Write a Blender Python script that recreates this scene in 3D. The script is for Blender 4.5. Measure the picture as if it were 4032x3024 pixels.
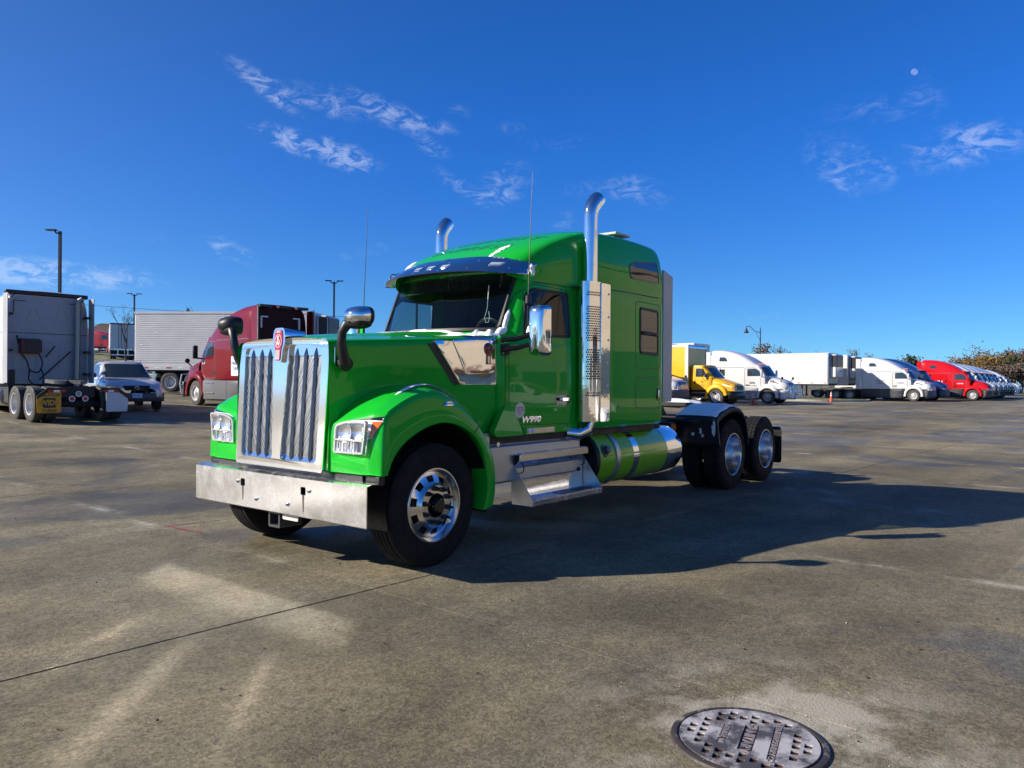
import bpy, bmesh, math, random
import numpy as np
from math import sin, cos, pi, radians as R
from mathutils import Vector, Matrix
from mathutils.bvhtree import BVHTree
from mathutils.geometry import tessellate_polygon
random.seed(7)
S = bpy.context.scene
C = S.collection
for o in list(bpy.data.objects): bpy.data.objects.remove(o)

# ---------------------------------------------------------------- camera
cd = bpy.data.cameras.new('camera'); cam = bpy.data.objects.new('camera', cd); C.objects.link(cam)
PITCH, ROLL, CAMH = -0.002982, 0.008124, 1.539
cd.sensor_width = 36.0; cd.lens = 3031.0 / 4032.0 * 36.0; cd.clip_start = 0.05; cd.clip_end = 20000
_f = Vector((0, cos(PITCH), sin(PITCH))); _u = Vector((0, -sin(PITCH), cos(PITCH))); _r = Vector((1, 0, 0))
_r2 = _r * cos(ROLL) + _u * sin(ROLL); _u2 = -_r * sin(ROLL) + _u * cos(ROLL)
cam.matrix_world = Matrix(((_r2.x, _u2.x, -_f.x, 0), (_r2.y, _u2.y, -_f.y, 0), (_r2.z, _u2.z, -_f.z, CAMH), (0, 0, 0, 1)))
S.camera = cam

# ---------------------------------------------------------------- sky, sun, exposure
SUN_EL, SUN_AZ = R(28.4), R(188.9)          # azimuth of the direction TOWARDS the sun, from +X
SUNV = Vector((cos(SUN_EL) * cos(SUN_AZ), cos(SUN_EL) * sin(SUN_AZ), sin(SUN_EL)))
W = bpy.data.worlds.new('World'); S.world = W; W.use_nodes = True
def world():
    nt = W.node_tree; N = nt.nodes; L = nt.links; N.clear()
    out = N.new('ShaderNodeOutputWorld'); bg = N.new('ShaderNodeBackground'); L.new(bg.outputs[0], out.inputs[0])
    sky = N.new('ShaderNodeTexSky'); sky.sky_type = 'NISHITA'; sky.sun_disc = False
    sky.sun_elevation = SUN_EL; sky.sun_rotation = R(90) - SUN_AZ
    sky.altitude = 200; sky.air_density = 0.6; sky.dust_density = 0.15; sky.ozone_density = 8.0
    def M(op, a, b=None, c=None):
        n = N.new('ShaderNodeMath'); n.operation = op
        for i, v in enumerate((a, b, c)):
            if v is None: continue
            if isinstance(v, (int, float)): n.inputs[i].default_value = v
            else: L.new(v, n.inputs[i])
        return n.outputs[0]
    tc = N.new('ShaderNodeTexCoord'); sp = N.new('ShaderNodeSeparateXYZ'); L.new(tc.outputs['Generated'], sp.inputs[0])
    X, Y, Z = sp.outputs
    az = M('ARCTAN2', X, Y); el = M('ARCSINE', Z)
    ae = N.new('ShaderNodeCombineXYZ'); L.new(az, ae.inputs[0]); L.new(el, ae.inputs[1])
    # clear, dry autumn air: deeper blue overhead than the plain model gives
    up = N.new('ShaderNodeMapRange'); up.interpolation_type = 'SMOOTHSTEP'; up.inputs['From Min'].default_value = -.02; up.inputs['From Max'].default_value = .34; L.new(Z, up.inputs['Value'])
    gn = N.new('ShaderNodeMix'); gn.data_type = 'RGBA'; gn.inputs['A'].default_value = (.66, .93, .92, 1); gn.inputs['B'].default_value = (.33, 1.0, 1.52, 1); L.new(up.outputs[0], gn.inputs['Factor'])
    sd = N.new('ShaderNodeVectorMath'); sd.operation = 'DOT_PRODUCT'; L.new(tc.outputs['Generated'], sd.inputs[0]); sd.inputs[1].default_value = tuple(SUNV)
    sw = N.new('ShaderNodeMapRange'); sw.interpolation_type = 'SMOOTHSTEP'; sw.inputs['From Min'].default_value = .0; sw.inputs['From Max'].default_value = .95; L.new(sd.outputs['Value'], sw.inputs['Value'])
    g2 = N.new('ShaderNodeMix'); g2.data_type = 'RGBA'; L.new(sw.outputs[0], g2.inputs['Factor']); L.new(gn.outputs['Result'], g2.inputs['A']); g2.inputs['B'].default_value = (.95, 1.0, 1.05, 1)
    hs = N.new('ShaderNodeVectorMath'); hs.operation = 'MULTIPLY'; L.new(sky.outputs[0], hs.inputs[0]); L.new(g2.outputs['Result'], hs.inputs[1])
    # soft cirrus wisps: (azimuth, elevation, half length, half width, tilt, strength) in radians
    blobs = [(-0.325, 0.352, 0.037, 0.0091, -0.58, 0.9), (-0.295, 0.34, 0.0345, 0.0092, -0.52, 0.8), (-0.245, 0.337, 0.035, 0.0105, -0.35, 0.9), (-0.188, 0.335, 0.0443, 0.0106, -0.35, 1.0), (-0.147, 0.328, 0.0416, 0.0095, -0.38, 1.0), (-0.099, 0.319, 0.0239, 0.0072, -0.26, 0.8), (-0.295, 0.291, 0.0345, 0.0092, -0.31, 0.9), (-0.251, 0.285, 0.0408, 0.0105, -0.26, 1.0), (-0.208, 0.276, 0.0324, 0.0118, -0.21, 1.0), (-0.108, 0.293, 0.0239, 0.0072, -0.26, 0.8), (-0.073, 0.249, 0.033, 0.0078, -0.52, 0.7), (-0.01, 0.253, 0.0331, 0.018, 0.44, 0.7), (-0.019, 0.233, 0.0241, 0.0096, 0.17, 0.5), (-0.004, 0.319, 0.0361, 0.0108, 0.0, 0.35), (0.056, 0.3, 0.042, 0.0084, 0.09, 0.35), (0.11, 0.244, 0.0478, 0.012, 0.0, 0.5), (0.163, 0.242, 0.0356, 0.0154, -0.35, 0.5), (0.065, 0.207, 0.015, 0.0108, 0.0, 0.5), (-0.073, 0.337, 0.018, 0.006, -0.17, 0.5), (0.395, 0.247, 0.0333, 0.0144, -0.61, 0.75), (0.436, 0.249, 0.03, 0.0131, -0.7, 0.6), (0.39, 0.282, 0.0389, 0.0167, -0.35, 0.35), (0.521, 0.261, 0.0574, 0.0177, 0.09, 0.75), (0.552, 0.266, 0.0307, 0.0133, -0.35, 0.6), (0.441, 0.313, 0.049, 0.0131, -0.17, 0.4), (0.489, 0.328, 0.0266, 0.0138, -0.87, 0.35), (-0.352, 0.155, 0.0254, 0.0102, -0.44, 0.95), (-0.501, 0.166, 0.0132, 0.0069, -0.7, 0.35), (-0.434, 0.164, 0.012, 0.0055, 0.0, 0.4), (-0.562, 0.115, 0.112, 0.0112, 0.03, 1.1), (-0.587, 0.115, 0.0801, 0.013, -0.05, 1.0), (-0.217, 0.157, 0.0352, 0.0076, 0.09, 0.35), (-0.164, 0.169, 0.0237, 0.0059, 0.0, 0.3), (0.267, 0.086, 0.0754, 0.007, -0.07, 0.35), (0.38, 0.06, 0.0123, 0.0034, 0.0, 0.3), (0.539, 0.2, 0.0619, 0.0072, 0.0, 0.2), (-1.3,.35,.2,.04,.3,.6),(1.4,.3,.25,.05,-.2,.6),(2.6,.3,.3,.05,.2,.6),(-2.4,.4,.3,.06,-.3,.6),(.9,.5,.2,.03,.4,.5),(-.9,.55,.2,.03,-.4,.5)]
    tot = None
    for a0, e0, hl, hw, t, s in blobs:
        mp = N.new('ShaderNodeMapping'); mp.vector_type = 'TEXTURE'; mp.inputs['Location'].default_value = (a0, e0, 0); mp.inputs['Rotation'].default_value = (0, 0, t); mp.inputs['Scale'].default_value = (hl * 2.0, hw * 2.2, 1)
        L.new(ae.outputs[0], mp.inputs[0]); ln = N.new('ShaderNodeVectorMath'); ln.operation = 'LENGTH'; L.new(mp.outputs[0], ln.inputs[0])
        q = N.new('ShaderNodeMapRange'); q.interpolation_type = 'SMOOTHSTEP'; q.inputs['From Min'].default_value = 0; q.inputs['From Max'].default_value = 1; q.inputs['To Min'].default_value = s; q.inputs['To Max'].default_value = 0
        L.new(ln.outputs['Value'], q.inputs['Value']); g = q.outputs[0]
        tot = g if tot is None else M('ADD', tot, g)
    cv = N.new('ShaderNodeCombineXYZ'); L.new(M('MULTIPLY', az, 1.0), cv.inputs[0]); L.new(M('MULTIPLY', el, 2.0), cv.inputs[1])
    n1 = N.new('ShaderNodeTexNoise'); n1.inputs['Scale'].default_value = 36; n1.inputs['Detail'].default_value = 10; n1.inputs['Roughness'].default_value = .70; n1.inputs['Distortion'].default_value = 1.1
    L.new(cv.outputs[0], n1.inputs['Vector'])
    n2 = N.new('ShaderNodeTexNoise'); n2.inputs['Scale'].default_value = 7; n2.inputs['Detail'].default_value = 3
    L.new(cv.outputs[0], n2.inputs['Vector'])
    d = M('MULTIPLY', tot, M('ADD', M('MULTIPLY', n1.outputs['Fac'], 4.2), -1.6))
    d = M('MULTIPLY', d, M('ADD', M('MULTIPLY', n2.outputs['Fac'], 1.2), .25))
    mr = N.new('ShaderNodeMapRange'); mr.interpolation_type = 'SMOOTHSTEP'; mr.inputs['From Min'].default_value = 0.05; mr.inputs['From Max'].default_value = 1.0; mr.inputs['To Max'].default_value = .30
    L.new(d, mr.inputs['Value'])
    mx = N.new('ShaderNodeMix'); mx.data_type = 'RGBA'; L.new(mr.outputs[0], mx.inputs['Factor'])
    L.new(hs.outputs[0], mx.inputs['A']); mx.inputs['B'].default_value = (6.2, 6.9, 8.3, 1)
    L.new(mx.outputs['Result'], bg.inputs['Color']); bg.inputs['Strength'].default_value = 0.088
world()
sl = bpy.data.lights.new('sun', 'SUN'); sl.energy = 5.0; sl.angle = R(0.53); sl.color = (1.0, .905, .775)
so = bpy.data.objects.new('sun', sl); C.objects.link(so); so.rotation_euler = SUNV.to_track_quat('Z', 'Y').to_euler(); so.location = (-40, -10, 40)
V = S.view_settings; V.view_transform = 'Standard'; V.look = 'None'; V.gamma = 1; V.exposure = 0.65; V.use_curve_mapping = False
S.cycles.use_denoising = True; S.cycles.max_bounces = 10; S.cycles.transparent_max_bounces = 24; S.cycles.sample_clamp_indirect = 60; S.cycles.use_guiding = True; S.cycles.use_surface_guiding = True; S.cycles.use_volume_guiding = False; S.cycles.guiding_training_samples = 64; S.cycles.caustics_reflective = True; S.cycles.blur_glossy = 0.0

# ---------------------------------------------------------------- helpers
def sstep(u): u = min(1, max(0, u)); return u * u * (3 - 2 * u)
def splus(u, k=3.0): return u if u > 30 else k * math.log1p(math.exp(u / k))
def H(x, y):                                # the lot rises gently to the left and the back
    t = -.85 * x + .5 * y
    return .042 * splus(t - 16) + .022 * splus(t - 42)
H0 = H(0, 5)
def HZ(x, y): return H(x, y) - H0
MATS = {}
def nodes(m):
    nt = m.node_tree; return nt.nodes, nt.links, nt.nodes['Principled BSDF']
def mat(name, col=(.8, .8, .8), rough=.5, metal=0., spec=.5, coat=0., trans=0., emit=None, es=0., noise=None, bump=None, alpha=1., coatr=.03, dirt=None, cior=1.4):
    """noise=(scale, amount[, detail]); bump=(scale,strength[,dist]); dirt=(scale, color, lo, hi)"""
    if name in MATS: return MATS[name]
    m = bpy.data.materials.new(name); m.use_nodes = True; N, L, b = nodes(m)
    b.inputs['Base Color'].default_value = (*col, 1); b.inputs['Roughness'].default_value = rough; b.inputs['Metallic'].default_value = metal
    b.inputs['Specular IOR Level'].default_value = spec; b.inputs['Coat Weight'].default_value = coat; b.inputs['Coat Roughness'].default_value = coatr; b.inputs['Coat IOR'].default_value = cior
    b.inputs['Transmission Weight'].default_value = trans; b.inputs['Alpha'].default_value = alpha
    if emit: b.inputs['Emission Color'].default_value = (*emit, 1); b.inputs['Emission Strength'].default_value = es
    tc = None
    def tx(scale, det=4, rg=.55):
        nonlocal tc
        tc = tc or N.new('ShaderNodeTexCoord')
        n = N.new('ShaderNodeTexNoise'); n.inputs['Scale'].default_value = scale; n.inputs['Detail'].default_value = det; n.inputs['Roughness'].default_value = rg
        L.new(tc.outputs['Object'], n.inputs['Vector']); return n
    last = None
    if noise:
        n = tx(noise[0], noise[2] if len(noise) > 2 else 4)
        mx = N.new('ShaderNodeMix'); mx.data_type = 'RGBA'; a = noise[1]
        mx.inputs['A'].default_value = tuple(c * (1 - a) for c in col) + (1,); mx.inputs['B'].default_value = tuple(min(1, c * (1 + a)) for c in col) + (1,)
        L.new(n.outputs['Fac'], mx.inputs['Factor']); last = mx.outputs['Result']
        mr = N.new('ShaderNodeMapRange'); mr.inputs['From Min'].default_value = .3; mr.inputs['From Max'].default_value = .7
        mr.inputs['To Min'].default_value = max(0, rough * .8); mr.inputs['To Max'].default_value = min(1, rough * 1.25)
        L.new(n.outputs['Fac'], mr.inputs['Value']); L.new(mr.outputs[0], b.inputs['Roughness'])
    if dirt:
        n = tx(dirt[0], 6, .65); mr = N.new('ShaderNodeMapRange'); mr.inputs['From Min'].default_value = dirt[2]; mr.inputs['From Max'].default_value = dirt[3]
        L.new(n.outputs['Fac'], mr.inputs['Value'])
        mx = N.new('ShaderNodeMix'); mx.data_type = 'RGBA'; L.new(mr.outputs[0], mx.inputs['Factor'])
        if last: L.new(last, mx.inputs['A'])
        else: mx.inputs['A'].default_value = (*col, 1)
        mx.inputs['B'].default_value = (*dirt[1], 1); last = mx.outputs['Result']
    if last: L.new(last, b.inputs['Base Color'])
    if bump:
        n = tx(bump[0], bump[3] if len(bump) > 3 else 3); bp = N.new('ShaderNodeBump'); bp.inputs['Strength'].default_value = bump[1]; bp.inputs['Distance'].default_value = bump[2] if len(bump) > 2 else .01
        L.new(n.outputs['Fac'], bp.inputs['Height']); L.new(bp.outputs[0], b.inputs['Normal'])
        if coat: L.new(bp.outputs[0], b.inputs['Coat Normal'])
    MATS[name] = m; return m
def glassmat(name, tint=(.55, .65, .62), refl=.05):
    if name in MATS: return MATS[name]
    m = bpy.data.materials.new(name); m.use_nodes = True; N = m.node_tree.nodes; L = m.node_tree.links; N.clear()
    o = N.new('ShaderNodeOutputMaterial'); t = N.new('ShaderNodeBsdfTransparent'); t.inputs[0].default_value = (*tint, 1)
    g = N.new('ShaderNodeBsdfGlossy'); g.inputs['Roughness'].default_value = .015
    lw = N.new('ShaderNodeLayerWeight'); pw = N.new('ShaderNodeMath'); pw.operation = 'POWER'; pw.inputs[1].default_value = 5; L.new(lw.outputs['Facing'], pw.inputs[0])
    fr = N.new('ShaderNodeMath'); fr.operation = 'MULTIPLY_ADD'; fr.inputs[1].default_value = .92; fr.inputs[2].default_value = refl; L.new(pw.outputs[0], fr.inputs[0]); mx = N.new('ShaderNodeMixShader')
    L.new(fr.outputs[0], mx.inputs[0]); L.new(t.outputs[0], mx.inputs[1]); L.new(g.outputs[0], mx.inputs[2]); L.new(mx.outputs[0], o.inputs[0])
    MATS[name] = m; return m

class G:
    """collects geometry, builds ONE mesh object"""
    def __init__(s): s.v = []; s.f = []
    def add(s, vs, fs):
        o = len(s.v); s.v += [tuple(float(c) for c in p) for p in vs]; s.f += [tuple(i + o for i in f) for f in fs]; return s
    def box(s, lo, hi, rz=0, ctr=None):
        (x0, y0, z0), (x1, y1, z1) = lo, hi
        vs = [(x, y, z) for x in (x0, x1) for y in (y0, y1) for z in (z0, z1)]
        if rz:
            cx, cy = ctr or ((x0 + x1) / 2, (y0 + y1) / 2); c, q = cos(rz), sin(rz)
            vs = [(cx + (x - cx) * c - (y - cy) * q, cy + (x - cx) * q + (y - cy) * c, z) for x, y, z in vs]
        return s.add(vs, [(0, 1, 3, 2), (4, 6, 7, 5), (0, 4, 5, 1), (2, 3, 7, 6), (0, 2, 6, 4), (1, 5, 7, 3)])
    def cbox(s, c, d, rz=0): return s.box([c[i] - d[i] / 2 for i in range(3)], [c[i] + d[i] / 2 for i in range(3)], rz)
    def hexa(s, p8): return s.add(p8, [(0, 3, 2, 1), (4, 5, 6, 7), (0, 1, 5, 4), (1, 2, 6, 5), (2, 3, 7, 6), (3, 0, 4, 7)])
    def tube(s, path, r, n=10, caps=True):
        P = [Vector(p) for p in path]; rs = r if isinstance(r, (list, tuple)) else [r] * len(P); vs = []; fs = []
        up = None
        for i, p in enumerate(P):
            t = (P[min(i + 1, len(P) - 1)] - P[max(i - 1, 0)]).normalized()
            if up is None: up = Vector((0, 0, 1)) if abs(t.z) < .9 else Vector((1, 0, 0))
            a = t.cross(up).normalized(); b = a.cross(t).normalized(); up = b
            vs += [p + (a * cos(2 * pi * k / n) + b * sin(2 * pi * k / n)) * rs[i] for k in range(n)]
        for i in range(len(P) - 1):
            for k in range(n): fs.append((i * n + k, i * n + (k + 1) % n, (i + 1) * n + (k + 1) % n, (i + 1) * n + k))
        if caps: fs.append(tuple(range(n - 1, -1, -1))); fs.append(tuple((len(P) - 1) * n + k for k in range(n)))
        return s.add(vs, fs)
    def lathe(s, prof, c=(0, 0, 0), axis='y', n=32, a0=0, a1=2 * pi):
        """prof: list of (t along axis, radius)"""
        full = abs(a1 - a0 - 2 * pi) < 1e-6; m = n if full else n + 1; vs = []; fs = []
        for t, r in prof:
            for k in range(m):
                a = a0 + (a1 - a0) * k / n; u, w = r * cos(a), r * sin(a)
                p = (t, u, w) if axis == 'x' else ((u, t, w) if axis == 'y' else (u, w, t))
                vs.append((c[0] + p[0], c[1] + p[1], c[2] + p[2]))
        for i in range(len(prof) - 1):
            for k in range(n):
                k2 = (k + 1) % m
                fs.append((i * m + k, i * m + k2, (i + 1) * m + k2, (i + 1) * m + k))
        return s.add(vs, fs)
    def grid(s, A, flip=False):
        U = len(A); Vn = len(A[0]); vs = [p for row in A for p in row]; fs = []
        for i in range(U - 1):
            for j in range(Vn - 1):
                f = (i * Vn + j, i * Vn + j + 1, (i + 1) * Vn + j + 1, (i + 1) * Vn + j); fs.append(f[::-1] if flip else f)
        return s.add(vs, fs)
    def plate(s, outlines, fn0, fn1=None):
        """outlines: [outer, hole...] in 2D; fn0(u,v)->front point, fn1 -> back point"""
        ol = [[Vector((p[0], p[1], 0)) for p in o] for o in outlines]; tri = tessellate_polygon(ol)
        flat = [p for o in outlines for p in o]; n = len(flat); vs = [fn0(*p) for p in flat]; fs = [tuple(t) for t in tri]
        if fn1:
            vs += [fn1(*p) for p in flat]; fs += [tuple(i + n for i in t[::-1]) for t in tri]; k = 0
            for o in outlines:
                m = len(o)
                for i in range(m): a, b = k + i, k + (i + 1) % m; fs.append((a, b, b + n, a + n))
                k += m
        return s.add(vs, fs)
    def mirror(s):
        o = len(s.v); s.v += [(x, -y, z) for x, y, z in s.v]; s.f += [tuple(i + o for i in f[::-1]) for f in s.f]; return s
    def mesh(s, name, smooth=35, weld=0):
        me = bpy.data.meshes.new(name); me.from_pydata(s.v, [], s.f); bm = bmesh.new(); bm.from_mesh(me)
        if weld: bmesh.ops.remove_doubles(bm, verts=bm.verts, dist=weld)
        bmesh.ops.recalc_face_normals(bm, faces=bm.faces); bm.to_mesh(me); bm.free()
        if smooth is not None:
            for p in me.polygons: p.use_smooth = True
            me.set_sharp_from_angle(angle=R(smooth))
        return me
    def build(s, name, m, parent=None, smooth=35, bevel=0, weld=0, seg=2, loc=None, solid=0):
        o = bpy.data.objects.new(name, s.mesh(name, smooth, weld)); C.objects.link(o)
        o.data.materials.append(m)
        if parent: o.parent = parent
        if loc: o.location = loc
        if solid: k = o.modifiers.new('sol', 'SOLIDIFY'); k.thickness = solid; k.offset = 1
        if bevel: k = o.modifiers.new('bev', 'BEVEL'); k.width = bevel; k.segments = seg; k.limit_method = 'ANGLE'; k.angle_limit = R(40); k.harden_normals = False
        return o
def thing(name, label, cat, loc=(0, 0, 0), rz=0, group=None, scale=1):
    o = bpy.data.objects.new(name, None); C.objects.link(o); o.location = loc; o.rotation_euler = (0, 0, rz); o.scale = (scale,) * 3
    o['label'] = label; o['category'] = cat
    if group: o['group'] = group
    return o
def tag(o, label, cat, group=None):
    o['label'] = label; o['category'] = cat
    if group: o['group'] = group
    return o
def struct(o): o['kind'] = 'structure'; return o
def use(me, name, parent, loc=(0, 0, 0), rot=(0, 0, 0), sc=(1, 1, 1), m=None):
    o = bpy.data.objects.new(name, me); C.objects.link(o); o.parent = parent; o.location = loc; o.rotation_euler = rot; o.scale = sc
    if m and not me.materials: me.materials.append(m)
    return o
def copy_tree(o, parent=None):
    c = o.copy(); C.objects.link(c)
    if parent: c.parent = parent
    for ch in list(o.children): copy_tree(ch, c)
    return c
def cr(p0, p1, p2, p3, t):
    return .5 * (2 * p1 + (p2 - p0) * t + (2 * p0 - 5 * p1 + 4 * p2 - p3) * t * t + (3 * p1 - p0 - 3 * p2 + p3) * t ** 3)
def dens(A, n, ax=0):
    """Catmull-Rom densify of key grid along one axis, n segments per span"""
    A = np.asarray(A, float)
    if ax: A = np.swapaxes(A, 0, 1)
    out = []; k = len(A)
    for i in range(k - 1):
        p1, p2 = A[i], A[i + 1]; p0 = A[i - 1] if i else 2 * p1 - p2; p3 = A[i + 2] if i + 2 < k else 2 * p2 - p1
        for j in range(n): out.append(cr(p0, p1, p2, p3, j / n))
    out.append(A[-1]); out = np.array(out)
    return np.swapaxes(out, 0, 1) if ax else out
def surf(A, nu, nv): return dens(dens(A, nu, 0), nv, 1)
def rrect(u0, v0, u1, v1, r, n=5):
    rs = r if isinstance(r, (tuple, list)) else (r,) * 4; pts = []
    for (cx, cy, a), q in zip(((u1, v0, -90), (u1, v1, 0), (u0, v1, 90), (u0, v0, 180)), rs):
        sx = -1 if cx == u1 else 1; sy = -1 if cy == v1 else 1
        ox, oy = cx + sx * q, cy + sy * q
        for k in range(n + 1): t = R(a + 90 * k / n); pts.append((ox + q * cos(t), oy + q * sin(t)))
    return pts
def rpoly(P, r, n=5):
    """round the corners of a polygon"""
    out = []; m = len(P); rs = r if isinstance(r, (list, tuple)) else [r] * m
    for i in range(m):
        p = Vector(P[i]); a = Vector(P[i - 1]) - p; b = Vector(P[(i + 1) % m]) - p
        q = min(rs[i], a.length * .45, b.length * .45)
        if q < 1e-5: out.append(tuple(p)); continue
        A = p + a.normalized() * q; B = p + b.normalized() * q
        for k in range(n + 1):
            t = k / n; out.append(tuple(A * (1 - t) ** 2 + p * 2 * t * (1 - t) + B * t * t))
    return out
def bvh_of(*objs):
    v = []; f = []
    for o in objs:
        k = len(v); v += [x.co.copy() for x in o.data.vertices]; f += [tuple(i + k for i in p.vertices) for p in o.data.polygons]
    return BVHTree.FromPolygons(v, f)
def inside(p, P):
    x, y = p; c = False; n = len(P); j = n - 1
    for i in range(n):
        if (P[i][1] > y) != (P[j][1] > y) and x < (P[j][0] - P[i][0]) * (y - P[i][1]) / (P[j][1] - P[i][1]) + P[i][0]: c = not c
        j = i
    return c
def panel(bvh, P, ax, off=.004, side=1, res=.08, fallback=None, holes=(), thick=0):
    """a sheet with 2D outline P hugging a body. ax='y': P in (x,z), cast along -side*y ; ax='x': P in (y,z) cast along -x from the front (side=1) ; ax='z': P in (x,y) cast down"""
    bm = bmesh.new(); ols = [P] + list(holes)
    tri = tessellate_polygon([[Vector((p[0], p[1], 0)) for p in o] for o in ols]); flat = [p for o in ols for p in o]
    vv = [bm.verts.new((p[0], p[1], 0)) for p in flat]
    for t in tri:
        try: bm.faces.new([vv[i] for i in t])
        except ValueError: pass
    lo = [min(p[i] for p in P) for i in (0, 1)]; hi = [max(p[i] for p in P) for i in (0, 1)]
    for i in (0, 1):
        k = int((hi[i] - lo[i]) / res)
        for j in range(1, k + 1):
            c = [0, 0, 0]; c[i] = lo[i] + (hi[i] - lo[i]) * j / (k + 1); nn = [0, 0, 0]; nn[i] = 1
            bmesh.ops.bisect_plane(bm, geom=bm.verts[:] + bm.edges[:] + bm.faces[:], plane_co=c, plane_no=nn)
    bm.verts.index_update(); vs = []; last = fallback
    for v in bm.verts:
        u, w = v.co.x, v.co.y
        if ax == 'y': o, d = Vector((u, side * 9, w)), Vector((0, -side, 0))
        elif ax == 'x': o, d = Vector((side * 30, u, w)), Vector((-side, 0, 0))
        else: o, d = Vector((u, w, 30)), Vector((0, 0, -1))
        h = bvh.ray_cast(o, d)
        if h[0] is None:
            p = o.copy(); k = {'y': 1, 'x': 0, 'z': 2}[ax]; p[k] = last if last is not None else 0; vs.append(tuple(p))
        else:
            p = h[0] - d * off; vs.append(tuple(p)); last = p[{'y': 1, 'x': 0, 'z': 2}[ax]]
    fs = [tuple(v.index for v in f.verts) for f in bm.faces]; bm.free()
    g = G(); g.add(vs, fs); return g
def ring(P, w):
    """inner outline offset by w (simple vertex normal offset) -> returns inner polygon"""
    n = len(P); out = []; ar = sum(P[i][0] * P[(i + 1) % n][1] - P[(i + 1) % n][0] * P[i][1] for i in range(n)); sg = 1 if ar > 0 else -1
    for i in range(n):
        a = Vector(P[i]) - Vector(P[i - 1]); b = Vector(P[(i + 1) % n]) - Vector(P[i])
        na = Vector((-a.y, a.x)).normalized(); nb = Vector((-b.y, b.x)).normalized(); nn = (na + nb)
        if nn.length < 1e-6: nn = na
        nn.normalize(); k = max(.5, nn.dot(nb)); q = Vector(P[i]) + nn * (w / k) * sg; out.append((q.x, q.y))
    return out
_txt = {}
def text2d(body, size=.1, shear=0, bold=0, space=1.0):
    k = (body, size, shear, bold, space)
    if k in _txt: return _txt[k]
    cu = bpy.data.curves.new('t', 'FONT'); cu.body = body; cu.size = size; cu.shear = shear; cu.offset = bold; cu.align_x = 'CENTER'; cu.align_y = 'CENTER'; cu.resolution_u = 3; cu.space_character = space
    o = bpy.data.objects.new('t', cu); C.objects.link(o); dg = bpy.context.evaluated_depsgraph_get(); me = o.evaluated_get(dg).to_mesh()
    r = ([(v.co.x, v.co.y) for v in me.vertices], [tuple(p.vertices) for p in me.polygons]); o.evaluated_get(dg).to_mesh_clear(); bpy.data.objects.remove(o); bpy.data.curves.remove(cu)
    _txt[k] = r; return r
def text(g, body, size, fn, **kw):
    vs, fs = text2d(body, size, **kw); g.add([fn(u, v) for u, v in vs], fs); return g
def cut(ob, P, ax, side=1, keep=None):
    """cut a convex opening P out of a mesh (ax='y': P in x,z on the y*side>0 side; ax='x': P in y,z)"""
    bm = bmesh.new(); bm.from_mesh(ob.data); n = len(P)
    ar = sum(P[i][0] * P[(i + 1) % n][1] - P[(i + 1) % n][0] * P[i][1] for i in range(n)); sg = 1 if ar > 0 else -1
    def sel():
        r = []
        for f in bm.faces:
            c = f.calc_center_median()
            if (ax == 'y' and c.y * side > .55) or (ax == 'x' and (keep is None or keep(c))): r.append(f)
        return r
    for i in range(n):
        a, b = P[i], P[(i + 1) % n]; d = (b[0] - a[0], b[1] - a[1]); nn = (-d[1] * sg, d[0] * sg)
        fs = sel(); ge = set(fs)
        for f in fs: ge.update(f.edges); ge.update(f.verts)
        co = (a[0], 0, a[1]) if ax == 'y' else (0, a[0], a[1]); no = (nn[0], 0, nn[1]) if ax == 'y' else (0, nn[0], nn[1])
        bmesh.ops.bisect_plane(bm, geom=list(ge), plane_co=co, plane_no=no, dist=1e-5)
    dele = [f for f in sel() if inside((f.calc_center_median().x if ax == 'y' else f.calc_center_median().y, f.calc_center_median().z), P)]
    bmesh.ops.delete(bm, geom=dele, context='FACES'); bm.to_mesh(ob.data); bm.free()
# ---------------------------------------------------------------- materials
GREEN = mat('green_paint', (.009, .42, .026), .35, spec=.05, coat=1.0, coatr=.02, cior=1.32, bump=(2.2, .03, .02))
LIME = mat('lime_tank_paint', (.20, .52, .012), .3, coat=1.0)
CHROME = mat('polished_chrome', (.86, .87, .88), .045, 1.0, bump=(4, .12, .012))
ALU = mat('brushed_aluminium', (.74, .75, .76), .24, 1.0, noise=(9, .10), bump=(22, .05, .004))
RIMALU = mat('polished_wheel_aluminium', (.80, .80, .79), .2, 1.0, noise=(14, .06))
def bumpermat():
    m = bpy.data.materials.new('hazy_bumper_metal'); m.use_nodes = True; N = m.node_tree.nodes; L = m.node_tree.links; N.clear(); o = N.new('ShaderNodeOutputMaterial'); mx = N.new('ShaderNodeMixShader')
    tc = N.new('ShaderNodeTexCoord'); n = N.new('ShaderNodeTexNoise'); n.inputs['Scale'].default_value = 6; n.inputs['Detail'].default_value = 9; n.inputs['Roughness'].default_value = .7; L.new(tc.outputs['Object'], n.inputs['Vector'])
    mr = N.new('ShaderNodeMapRange'); mr.inputs['From Min'].default_value = .36; mr.inputs['From Max'].default_value = .66; mr.inputs['To Min'].default_value = .04; mr.inputs['To Max'].default_value = .42; L.new(n.outputs['Fac'], mr.inputs['Value']); L.new(mr.outputs[0], mx.inputs[0])
    for i, (r, c) in enumerate(((.13, .86), (.50, .86))):
        g = N.new('ShaderNodeBsdfGlossy'); g.inputs['Roughness'].default_value = r; g.inputs['Color'].default_value = (c, c, c * 1.01, 1); L.new(g.outputs[0], mx.inputs[1 + i])
    L.new(mx.outputs[0], o.inputs[0]); return m
BUMPER = bumpermat()
GALV = mat('galvanized_steel', (.50, .52, .54), .38, .9, noise=(6, .15))
RUBBER = mat('tyre_rubber', (.012, .012, .013), .8, spec=.25, noise=(10, .3), bump=(60, .2, .003))
BGRUB = mat('dusty_tyre_rubber', (.055, .054, .052), .85, noise=(6, .35))
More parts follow.
